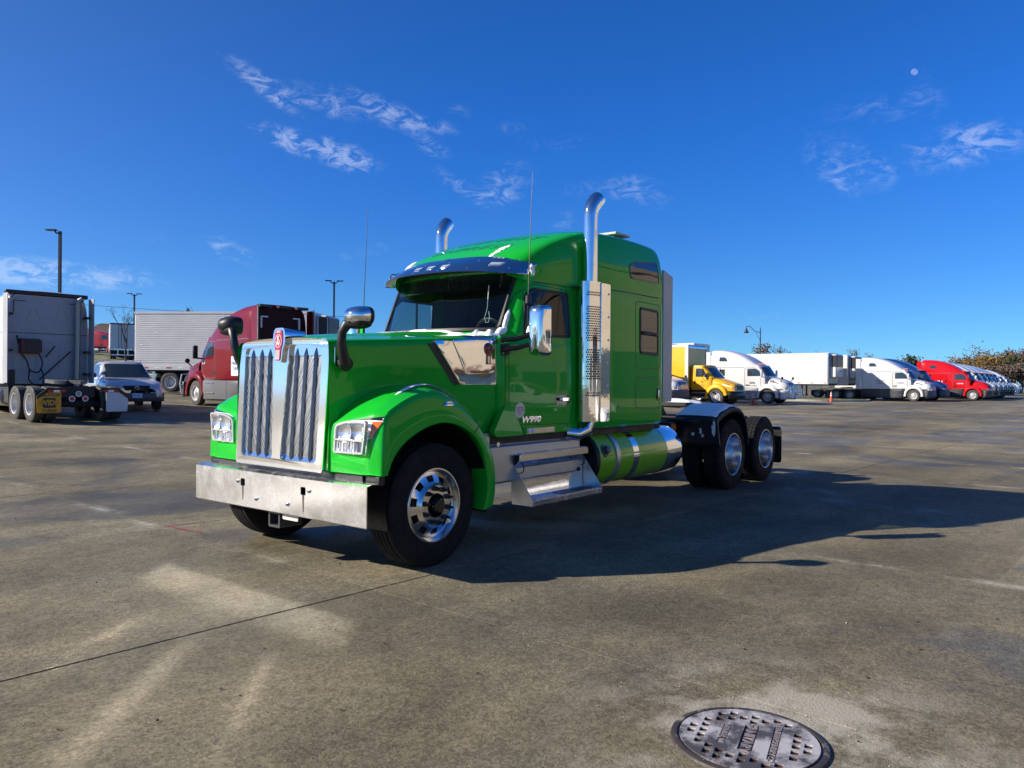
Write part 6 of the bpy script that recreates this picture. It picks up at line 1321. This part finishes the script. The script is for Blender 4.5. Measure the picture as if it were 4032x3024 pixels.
# near rear tyre is the left rear dual at local (-6.7, 1.05)
def place(px_, py_, lx, ly, a): return (px_ - lx * cos(a) + ly * sin(a), py_ - lx * sin(a) - ly * cos(a))
x, y = place(LX, LY, -6.7, 1.19, LA)
wt, WB, _ = aero_tractor('semi_tractor', 'white sleeper tractor seen from behind with WIDE TURNS mud flap, at the left', (x, y, HZ(LX, LY)), LA, WHITE, None, skirt=None, win=False, scale=1.0)
XB = -4.425
def rb(lo, hi, name, m, **k): g = G(); g.box(lo, hi); return g.build(name, m, wt, **k)
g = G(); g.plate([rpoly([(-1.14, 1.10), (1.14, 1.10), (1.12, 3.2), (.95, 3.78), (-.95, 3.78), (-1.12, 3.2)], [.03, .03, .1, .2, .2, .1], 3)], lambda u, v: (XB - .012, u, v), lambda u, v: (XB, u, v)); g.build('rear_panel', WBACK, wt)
for s in (1, -1):
    for P in ([(s * .30, 1.5), (s * .95, 1.5), (s * .95, 2.4), (s * .30, 2.4)],):
        Q = rpoly(P, .12, 4); g = G(); g.plate([Q, ring(Q, .014)], lambda u, v: (XB - .024, u, v), lambda u, v: (XB - .012, u, v)); g.build('pressed_rib', WBACK, wt)
    Q = rpoly([(s * .18, 3.0), (s * .62, 3.0), (s * .46, 3.42), (s * .32, 3.42)], .06, 3); g = G(); g.plate([Q, ring(Q, .014)], lambda u, v: (XB - .024, u, v), lambda u, v: (XB - .012, u, v)); g.build('pressed_rib', WBACK, wt)
    g = G(); g.box((XB - .03, min(s * .62, s * .95), 3.60), (XB - .012, max(s * .62, s * .95), 3.63)); g.box((XB - .03, s * .935 - .015, 3.25), (XB - .012, s * .935 + .015, 3.60)); g.build('corner_strip', GREYP, wt)
    g = G(); [g.box((XB - .30, s * 1.08 - .06, z), (XB, s * 1.08 + .06, z + .07)) for z in (1.35, 2.05, 3.15)]; g.build('extender_bracket', BLACK, wt)
rb((XB - .02, -1.15, 2.62), (XB - .012, 1.15, 2.645), 'panel_joint', GREYP)
rb((XB - .06, -1.16, 3.80), (XB + .12, 1.16, 3.93), 'roof_gutter', BLACK, bevel=.03)
rb((XB - .28, .28, 2.0), (XB - .02, .80, 2.45), 'apu_box', mat('apu_red', (.10, .02, .02), .5), bevel=.02); rb((XB - .30, .24, 2.03), (XB - .28, .68, 2.42), 'apu_grille', BLACK)
g = G(); g.tube([(XB - .18, -.78, .95), (XB - .18, -.78, 1.15), (XB - .18, -.80, 2.2), (XB - .18, -.80, 3.6), (XB - .20, -.83, 3.72), (XB - .26, -.92, 3.78)], .085, 14); g.build('exhaust_stack', mat('stack_dull', (.30, .30, .29), .4, .7), wt, smooth=50)
for pth in ([(XB - .02, .85, 2.55), (XB - .06, .80, 2.3)], [(XB - .1, .75, 2.0), (XB - .15, .60, 1.75), (XB - .2, .55, 1.5), (XB - .3, .35, 1.42), (XB - .25, .25, 1.55), (XB - .2, .2, 1.75), (XB - .15, .28, 2.0)], [(XB - .2, .55, 1.5), (XB - .3, .6, 1.2), (XB - .4, .5, 1.05)], [(XB - .25, .25, 1.55), (XB - .3, .2, 1.3), (XB - .4, .25, 1.02)], [(XB - .15, .1, 1.9), (XB - .2, -.15, 2.25)], [(XB - .1, .25, 1.2), (XB - .2, -.6, 2.1)]):
    g = G(); g.tube([tuple(p) for p in dens(np.array(pth)[:, None, :], 3, 0)[:, 0]], .022, 8); g.build('air_line', BLACK, wt)
rb((XB - .06, .9, 1.0), (XB - .02, 1.1, 1.5), 'valve_block', BLACK)
for s in (1, -1):
    g = G(); g.hexa([(-7.45, s * .45, .86), (-7.40, s * .45, .86), (-7.40, s * 1.0, .86), (-7.45, s * 1.0, .86), (-7.45, s * .45, .98), (-7.40, s * .45, .98), (-7.40, s * .95, .98), (-7.45, s * .95, .98)]); g.hexa([(-7.45, s * .95, .86), (-7.40, s * .95, .86), (-7.40, s * 1.22, .66), (-7.45, s * 1.22, .66), (-7.45, s * .95, .98), (-7.40, s * .95, .98), (-7.40, s * 1.22, .76), (-7.45, s * 1.22, .76)]); fh = g.build('flap_hanger', BLACK, wt)
    for i, m_ in enumerate((REDT, WHT, REDT)): g = G(); a0, a1 = .50 + .15 * i, .65 + .15 * i; g.box((-7.462, min(s * a0, s * a1), .86), (-7.452, max(s * a0, s * a1), .92)); g.build('reflector', m_, fh)
    P = rpoly([(s * .60, .28), (s * 1.20, .28), (s * 1.22, .68), (s * 1.0, .84), (s * .60, .86)], .04, 3); FL = mat('flap_yellow', (.62, .30, .012), .55, noise=(5, .2)) if s > 0 else mat('flap_white', (.60, .61, .63), .5, noise=(4, .08))
    g = G(); g.plate([P], lambda u, v: (-7.43, u, v), lambda u, v: (-7.42, u, v)); fl = g.build('mud_flap', FL, wt)
    if s > 0:
        for body, z, sz, tm in (('CAUTION', .775, .115, DKT), ('TURNS', .335, .115, DKT)):
            g = G(); text(g, body, sz, lambda u, v: (-7.4315, .895 - u, z + v), bold=.004); g.build('flap_lettering', tm, fl, smooth=None)
        P = [(.66, .56), (.76, .70), (1.04, .70), (1.14, .56), (1.04, .42), (.76, .42)]; g = G(); g.plate([P], lambda u, v: (-7.4312, u, v)); g.build('arrow_panel', DKT, fl, smooth=None)
        g = G(); text(g, 'WIDE', .20, lambda u, v: (-7.433, .90 - u * .95, .56 + v), bold=.008); g.build('flap_lettering', mat('flap_yellow', (0, 0, 0)), fl, smooth=None)
for y_, z_, m_ in ((.18, .66, REDL), (-.18, .66, REDL), (0, .80, mat('grey_lens', (.35, .33, .30), .3))):
    g = G(); g.lathe([(-7.0, .085), (-7.02, .085), (-7.02, .06)], c=(0, y_, z_), axis='x', n=18); lp = g.build('tail_lamp', WHT, wt); g = G(); g.lathe([(-7.015, .062), (-7.03, .04), (-7.03, 0)], c=(0, y_, z_), axis='x', n=18); g.build('lamp_lens', m_, lp)
# silver SUV
sx, sy = -13.75, 27.8; suv('suv', 'silver SUV with roof rails parked behind the rear-facing white tractor', on(sx, sy), R(-52), SILVER).scale = (1.06, 1.06, 1.08)
# maroon tractor
mx_, my_ = -12.3, 32.6
mt, MB_, _ = aero_tractor('semi_tractor', 'maroon high-roof sleeper tractor with grey skirts behind the green truck', on(mx_, my_), R(138.8), MAROON, None, skirt=mat('grey_skirt', (.16, .165, .175), .4, .2), bull='chrome', bumper=mat('grey_skirt', (.16, .165, .175), .4, .2), marks=((1, -3.45, 1.60, .8, .75, WHT, 'FREIGHT|LINES', BLT, .18), (1, -.60, 1.75, .25, .09, WHT, 'VNL', BLT, .07)))
for s in (1, -1):
    g = G(); g.box((-4.50, min(s * .55, s * .85), 3.45), (-4.44, max(s * .55, s * .85), 3.50)); g.box((-4.50, s * .825 - .03, 3.05), (-4.44, s * .825 + .03, 3.45)); g.build('white_corner_mark', WHT, mt)
    g = G(); g.box((-4.92, s * 1.2 - .02, 1.3), (-4.86, s * 1.2 + .02, 3.85)); g.build('extender_edge', GREYP, mt)
g = G(); g.plate([rpoly([(-1.15, 1.12), (1.15, 1.12), (1.12, 3.3), (.95, 3.82), (-.95, 3.82), (-1.12, 3.3)], .1, 3)], lambda u, v: (-4.436, u, v), lambda u, v: (-4.425, u, v)); g.build('rear_panel', mat('shaded_maroon', (.035, .008, .010), .6, spec=.2), mt)  # shade of the back wall put into a darker maroon
g = G(); [g.box((-4.70, y, 3.82), (-4.42, y + .5, 3.92)) for y in (-1.1, -.3, .5)]; g.build('roof_deflector', BLACK, mt)
# white pup trailer behind the maroon tractor
tx_, ty_ = -19.2, 40.6
box_trailer('box_trailer', 'ribbed white trailer broadside behind the maroon tractor', on(tx_, ty_), R(-5), 9.4, reefer=True)
# far hill: trailer from behind, red day-cab tractor
fx, fy = -43.5, 86
box_trailer('box_trailer', 'white trailer seen from its rear doors on the grassy rise at the left', (fx, fy, HZ(fx, fy) + .1), R(118), 13, ribs=False)
fx, fy = -51.2, 100
aero_tractor('semi_tractor', 'small red tractor on the rise at the left, facing right', (fx, fy, HZ(fx, fy) + .15), R(-8), REDF, None, roof='mid', skirt=None, win=False)
# grass bank
gb = G(); tt = np.linspace(44, 260, 40); ss = np.linspace(-120, 190, 50)
def ts(t, s): d = .85 * .85 + .25; return ((-.85 * t + .5 * s) / d, (.5 * t + .85 * s) / d)
gb.grid([[(*ts(t, s), HZ(*ts(t, s)) + .10 + (.0 if t > 45 else -.3)) for s in ss] for t in tt]); gb = gb.build('grass_bank', GRASS, smooth=70); struct(gb)
# lamp posts
def pole(px_, py_, h, label, heads, w=.075):
    t = thing('light_pole', label, 'light pole', on(px_, py_), 0, 'tall lot light poles'); g = G(); g.box((-.25, -.25, 0), (.25, .25, .7)); g.build('footing', KERB, t, bevel=.03)
    g = G(); g.box((-w, -w, .7), (w, w, h)); g.build('pole', POLE, t)
    for a in heads:
        c, s = cos(a), sin(a); g = G(); g.tube([(0, 0, h - .15), (c * .25, s * .25, h - .1), (c * .35, s * .35, h + .05)], .05, 6); g.hexa([(c * .3 - s * -.2 * d, s * .3 + c * -.2 * d, h + zz) for zz in (.05, .17) for d in (1,)] * 0 + [(c * u - s * v, s * u + c * v, h + zz) for zz in (.04, .12) for u, v in ((.25, -.15), (.85, -.15), (.85, .15), (.25, .15))]); g.build('lamp_head', POLE, t)
pole((233 - 2016) / 3031 * 48, 48, 9.2, 'tall dark light pole rising behind the rear-facing white tractor', [pi])
pole((527 - 2016) / 3031 * 96, 96, 8.0, 'distant twin-head light pole above the far trailer', [0.25, pi + .25])
pole((1313 - 2016) / 3031 * 74, 74, 9.3, 'twin-head light pole above the maroon tractor', [.2, pi + .2])
def gooseneck(px_, py_, label, h=7.3):
    t = thing('street_lamp', label, 'street lamp', on(px_, py_), 0, 'bell-shaped street lamps'); g = G(); g.tube([(0, 0, 0), (0, 0, .9), (0, 0, .95), (0, 0, h)], [.16, .14, .085, .06], 12); g.tube([(0, 0, h), (0, 0, h + .35)], [.06, .015], 8); g.build('pole', POLE, t)
    g = G(); pth = [(0, 0, h - .25), (-.45, 0, h - .20), (-.75, 0, h + .0), (-1.05, 0, h + .30), (-1.3, 0, h + .42), (-1.5, 0, h + .38), (-1.55, 0, h + .25)]; g.tube([tuple(p) for p in dens(np.array(pth)[:, None, :], 4, 0)[:, 0]], .035, 8); g.tube([(0, 0, h - 1.1), (-.25, 0, h - .75), (-.5, 0, h - .22)], .02, 6); g.build('arm', POLE, t)
    g = G(); g.lathe([(h + .30, .04), (h + .15, .07), (h + .02, .13), (h - .15, .17), (h - .28, .26), (h - .32, .30), (h - .34, .30), (h - .33, .0)], c=(-1.55, 0, 0), axis='z', n=18); g.build('bell_shade', POLE, t)
gooseneck((2992 - 2016) / 3031 * 85, 85, 'curved-arm street lamp with bell shade above the white trailers')
gooseneck((1534 - 2016) / 3031 * 45 + 1.55, 45, 'bell street lamp peeking out left of the green truck visor', 6.85)
# power lines
for i, (z0, z1) in enumerate(((13.6, 11.6), (10.6, 9.0), (6.9, 6.1))):
    g = G(); P = [(-75 + 50 * k / 12, 120 + 2 * k / 12, z0 + (z1 - z0) * k / 12 - .5 * sin(pi * k / 12)) for k in range(13)]; g.tube(P, .03, 5); tag(g.build('power_line', POLE), ['top overhead power line at the left', 'middle overhead power line at the left', 'lowest overhead power line at the left'][i], 'power line', 'overhead power lines')
# ---------------------------------------------------------------- trees
BARK = mat('tree_bark', (.10, .08, .065), .9, noise=(4, .3))
LEAFM = {}
def leafm(name, c):
    if name in LEAFM: return LEAFM[name]
    m = mat(name, c, .85); N, L, b = nodes(m); oi = N.new('ShaderNodeNewGeometry'); n = N.new('ShaderNodeTexNoise'); n.inputs['Scale'].default_value = .9; n.inputs['Detail'].default_value = 4; L.new(oi.outputs['Position'], n.inputs['Vector'])
    mx = N.new('ShaderNodeMix'); mx.data_type = 'RGBA'; mr = N.new('ShaderNodeMapRange'); mr.inputs['From Min'].default_value = .35; mr.inputs['From Max'].default_value = .65; L.new(n.outputs['Fac'], mr.inputs['Value']); L.new(mr.outputs[0], mx.inputs['Factor'])
    mx.inputs['A'].default_value = tuple(k * .55 for k in c) + (1,); mx.inputs['B'].default_value = tuple(k * 1.35 for k in c) + (1,); L.new(mx.outputs['Result'], b.inputs['Base Color']); LEAFM[name] = m; return m
def tree(name, label, loc, h, w, col, leaves=1600, seed=1, bare=False, trunk=.18, lsz=.32, cone_=False, group='trees along the far edge of the lot'):
    rs = random.Random(seed); t = thing(name, label, 'tree', loc, rs.uniform(0, 6), group); g = G(); tips = []
    def grow(p, d, l, r, lev):
        q = p + d * l; m = p + d * l * .5 + Vector((rs.uniform(-1, 1), rs.uniform(-1, 1), 0)) * l * .06
        g.tube([p, m, q], [r, r * .8, r * .62], 5 if lev else 7); tips.append((q, lev, r))
        if lev < (4 if bare else 3):
            for k in range(rs.randint(2, 4)):
                nd = (d + Vector((rs.uniform(-1, 1), rs.uniform(-1, 1), rs.uniform(-.25, .7))) * (.75 if lev else .6)).normalized(); grow(p + d * l * rs.uniform(.5, 1), nd, l * rs.uniform(.55, .78), r * .58, lev + 1)
    if cone_: g.tube([(0, 0, 0), (0, 0, h)], [trunk, .02], 7)
    else: grow(Vector((0, 0, 0)), Vector((0, 0, 1)), h * .36, trunk, 0)
    if not cone_:
        zm = max(p[2] for p in g.v); rm = max(math.hypot(p[0], p[1]) for p in g.v) or 1; sz, sr = h * .97 / zm, w * .48 / rm
        g.v = [(x * (sr if z > 0 else 1), y * (sr if z > 0 else 1), z * sz) for x, y, z in g.v]; tips = [(Vector((q.x * sr, q.y * sr, q.z * sz)), l, r) for q, l, r in tips]
    g.build('trunk', BARK, t, smooth=60)
    if leaves:
        c = G(); cl = []
        if cone_:
            for k in range(60): z = h * (.12 + .88 * rs.random()); a = rs.uniform(0, 6.3); r_ = w * .5 * (1 - z / h) * rs.uniform(.5, 1); cl.append((Vector((r_ * cos(a), r_ * sin(a), z)), .5))
        else:
            for q, l, r in tips:
                if l >= 2: cl.append((q, w * .10))
        for k in range(leaves):
            q, sp = rs.choice(cl); p = q + Vector((rs.gauss(0, 1), rs.gauss(0, 1), rs.gauss(0, .8))) * sp * (.9 if not bare else .5); s_ = lsz * rs.uniform(.5, 1.2)
            a = Vector((rs.gauss(0, 1), rs.gauss(0, 1), rs.gauss(0, 1))).normalized(); b = a.cross(Vector((rs.gauss(0, 1), rs.gauss(0, 1), rs.gauss(0, 1)))).normalized()
            c.add([p - a * s_ * .5, p + b * s_ * .35, p + a * s_ * .5, p - b * s_ * .35], [(0, 1, 2, 3)])
        o = c.build('crown', col, t, smooth=None); o['kind'] = 'stuff'
    return t
def px2(px_, d): return (px_ - 2016) / 3031 * d
YEL = leafm('yellow_autumn_leaves', (.19, .12, .03)); TAN = leafm('tan_autumn_leaves', (.15, .095, .055)); BRN = leafm('brown_autumn_leaves', (.12, .09, .065)); OLV = leafm('olive_evergreen', (.05, .055, .025)); RUS = leafm('rust_leaves', (.12, .07, .042))
def at(px_, d, topy):
    hz = 1503 + (px_ - 2016) * .0081; x = px2(px_, d); z0 = HZ(x, d); return (x, d, z0 - .3), CAMH + (hz - topy) * d / 3031 - z0 + .3
spec = [(3560, 165, 1425, 6.5, TAN, 'thin tan tree just right of the red tractor'), (3700, 172, 1440, 7, BRN, 'low brown tree behind the red tractor roof'), (3830, 165, 1382, 10.5, TAN, 'tall spreading tan autumn tree above the white tractors'), (3885, 158, 1408, 8.5, YEL, 'golden yellow tree above the white tractors'), (3800, 172, 1425, 8, BRN, 'brown shrubby tree left of the golden one'),
        (3940, 165, 1412, 7.5, OLV, 'olive green tree right of the golden one'), (3985, 160, 1396, 7.5, OLV, 'dark evergreen tree near the right edge'), (4020, 165, 1378, 8, RUS, 'rust brown tree at the right edge'), (4060, 170, 1372, 9, BRN, 'tall brown tree cut off by the right edge'), (3860, 150, 1452, 6, BRN, 'brown bush under the golden tree'), (3930, 150, 1450, 6.5, BRN, 'brown bush under the olive tree'), (3995, 148, 1448, 6.5, BRN, 'grey-brown bush under the dark evergreen'), (4045, 150, 1440, 6, BRN, 'grey-brown bush at the right edge')]
for i, (p_, d, ty, w, m, lb) in enumerate(spec):
    loc, h = at(p_, d, ty); tree('autumn_tree', lb, loc, h, w * 1.05, m, 1700, 20 + i, lsz=.46, trunk=.24)
for i, (p_, d, ty, w, lb) in enumerate(((3365, 160, 1362, 6.5, 'bare tree above the second reefer trailer'), (3415, 165, 1380, 5.5, 'small bare tree right of the bare tree above the reefers'), (3235, 165, 1378, 6, 'bare treetop above the long white trailer'), (3722, 170, 1420, 5, 'bare sapling above the red tractor'), (3070, 150, 1355, 4, 'bare poplar pair top right of the street lamp'))):
    loc, h = at(p_, d, ty); tree('bare_tree', lb, loc, h, w, BRN, 260, 50 + i, bare=True, lsz=.3, trunk=.14)
loc, h = at(2990, 150, 1362); tree('autumn_tree', 'round rust-brown treetop behind the street lamp at the right', loc, h, 5.5, RUS, 900, 71, lsz=.4)
for p_, ty, lb in ((3580, 1400, 'dark pine behind the blue tractor'), (3605, 1412, 'smaller dark pine right of the first pine')):
    loc, h = at(p_, 140, ty); tree('pine_tree', lb, loc, h, 3.4, OLV, 1200, p_, cone_=True, lsz=.45)
# left bare sapling before the far trailer
x, y = px2(497, 70), 70; tree('bare_sapling', 'bare young tree standing before the far trailer doors', (x, y, HZ(x, y)), 5.9, 3.6, leafm('dry_leaves', (.10, .06, .04)), 240, 91, bare=True, lsz=.09, trunk=.07, group=None)
for i, (p_, d, ty, w, m, lb) in enumerate(((432, 150, 1310, 5, BRN, 'brown tree between red tractor and far trailer'), (365, 160, 1300, 4, BRN, 'bare treetop over the small red tractor'), (735, 120, 1205, 2.5, TAN, 'bare treetop poking above the ribbed white trailer'))):
    loc, h = at(p_, d, ty); tree('bare_tree', lb, loc, h, w, m, 300, 110 + i, bare=True, lsz=.3, trunk=.12, group=None)
# far house roof on the rise
x, y = px2(434, 135), 135; z = HZ(x, y); t = thing('house', 'brown hipped-roof house between the red tractor and the far trailer', 'house', (x, y, z), .2)
g = G(); g.box((-4, -3, 0), (4, 3, 2.4)); g.build('wall', mat('house_wall', (.16, .12, .09), .8), t); g = G(); g.add([(-4.6, -3.6, 2.4), (4.6, -3.6, 2.4), (4.6, 3.6, 2.4), (-4.6, 3.6, 2.4), (-1.6, 0, 4.6), (1.6, 0, 4.6)], [(0, 1, 5, 4), (1, 2, 5), (2, 3, 4, 5), (3, 0, 4), (0, 3, 2, 1)]); g.build('roof', mat('house_roof', (.10, .065, .045), .8), t, smooth=None)
for xx in (-2.6, 0, 2.6): g = G(); g.box((xx - .5, -3.03, .9), (xx + .5, -2.99, 1.9)); g.build('window', BGGLASS, t)
# snow-dusted shrubs at the foot of the sapling
rs = random.Random(4)
for i, (dx, dy) in enumerate(((-1.6, -.6), (-.4, -.9), (.9, -.4), (2.0, -.8))):
    x, y = px2(520, 62) + dx * 1.2, 62 + dy; t = thing('low_shrub', ['snowy low shrub behind the SUV roof, leftmost of four', 'snowy low shrub behind the SUV roof, second from left', 'snowy low shrub behind the SUV roof, third from left', 'snowy low shrub behind the SUV roof, rightmost of four'][i], 'shrub', (x, y, HZ(x, y)), 0, 'snowy shrubs on the bank')
    for nm, m_, zz in (('foliage', leafm('shrub_dark', (.03, .03, .03)), 0), ('snow_cover', SNOW, .12)):
        g = G()
        for k in range(90):
            p = Vector((rs.gauss(0, .35), rs.gauss(0, .35), abs(rs.gauss(.35, .15)) + zz)); a = Vector((rs.gauss(0, 1), rs.gauss(0, 1), rs.gauss(0, .5))).normalized() * .1; b = a.cross(Vector((rs.gauss(0, 1), rs.gauss(0, 1), 1))).normalized() * .08
            if zz and rs.random() < .55: continue
            g.add([p - a, p + b, p + a, p - b], [(0, 1, 2, 3)])
        g.build(nm, m_, t, smooth=None)
# moon: a real lit ball far away
MOON = bpy.data.materials.new('pale_day_moon'); MOON.use_nodes = True; N = MOON.node_tree.nodes; L = MOON.node_tree.links; N.clear(); o_ = N.new('ShaderNodeOutputMaterial'); ad = N.new('ShaderNodeAddShader'); tr = N.new('ShaderNodeBsdfTransparent'); df = N.new('ShaderNodeBsdfDiffuse'); df.inputs[0].default_value = (.10, .09, .09, 1); L.new(tr.outputs[0], ad.inputs[0]); L.new(df.outputs[0], ad.inputs[1]); L.new(ad.outputs[0], o_.inputs[0])
D_ = 9000; v = (_f + _r2 * (3600 - 2016) / 3031 - _u2 * (283 - 1512) / 3031).normalized(); bm = bmesh.new(); bmesh.ops.create_uvsphere(bm, u_segments=32, v_segments=16, radius=D_ * .0034); me = bpy.data.meshes.new('moon'); bm.to_mesh(me); bm.free(); me.shade_smooth(); me.materials.append(MOON)
mo = bpy.data.objects.new('moon', me); C.objects.link(mo); mo.location = v * D_ + Vector((0, 0, CAMH)); mo['kind'] = 'structure'; mo['label'] = 'pale half moon in the blue sky'

# ---------------------------------------------------------------- what the green truck mirrors: the sunlit building across the lot, and a car
bx_, by_ = 27.0, 6.0
bt = thing('truck_stop_building', 'long tan block building standing across the lot to the right, seen mirrored in the truck', 'building', (bx_, by_, 0), 0)
def blocks():
    m = mat('tan_split_block', (.30, .25, .19), .85); N, L, b = nodes(m); geo = N.new('ShaderNodeNewGeometry'); sp = N.new('ShaderNodeSeparateXYZ'); L.new(geo.outputs['Position'], sp.inputs[0]); cb = N.new('ShaderNodeCombineXYZ'); L.new(sp.outputs[1], cb.inputs[0]); L.new(sp.outputs[2], cb.inputs[1])
    br = N.new('ShaderNodeTexBrick'); br.inputs['Scale'].default_value = 1; br.inputs['Brick Width'].default_value = 1.6; br.inputs['Row Height'].default_value = .8; br.inputs['Mortar Size'].default_value = .02; br.inputs['Color1'].default_value = (.30, .25, .19, 1); br.inputs['Color2'].default_value = (.275, .23, .175, 1); br.inputs['Mortar'].default_value = (.20, .17, .14, 1)
    L.new(cb.outputs[0], br.inputs['Vector']); L.new(br.outputs['Color'], b.inputs['Base Color']); return m
BLK = blocks()
g = G(); g.box((0, -34, 0), (18, 26, 8.4)); g.build('wall', BLK, bt)
for y0, y1, z in ((-34.2, -12, 8.9), (-12, 6, 9.6), (6, 26.2, 8.9)): g = G(); g.box((-.25, y0, 8.3), (18.2, y1, z)); g.build('parapet', mat('parapet_tan', (.24, .20, .155), .8), bt)
for i in range(5):
    g = G(); y = -26 + i * 11; g.box((-.06, y, 0), (.02, y + 4, 4.2)); g.build('bay_door', mat('bay_door_grey', (.22, .22, .22), .5), bt)
for y0, y1, z0, z1 in ((-8, 6, .9, 3.2), (8, 16, .9, 3.0), (-24, -12, 1.0, 2.8)):
    g = G(); g.box((-.09, y0, z0), (-.03, y1, z1)); g.build('shop_window', BGGLASS, bt)
g = G(); g.box((-2.2, -9, 3.5), (-.1, 7, 3.75)); g.build('awning', mat('awning_brown', (.10, .05, .035), .6), bt)
for y in np.arange(-32, 26, 7.0):
    g = G(); g.box((-.16, y, 0), (-.05, y + .5, 8.3)); g.build('pilaster', mat('pilaster_tan', (.26, .21, .16), .8), bt)
suv('parked_car', 'white SUV parked to the right, seen only as a reflection in the green door', (12.5, 12.0, 0), R(120), WHITE)
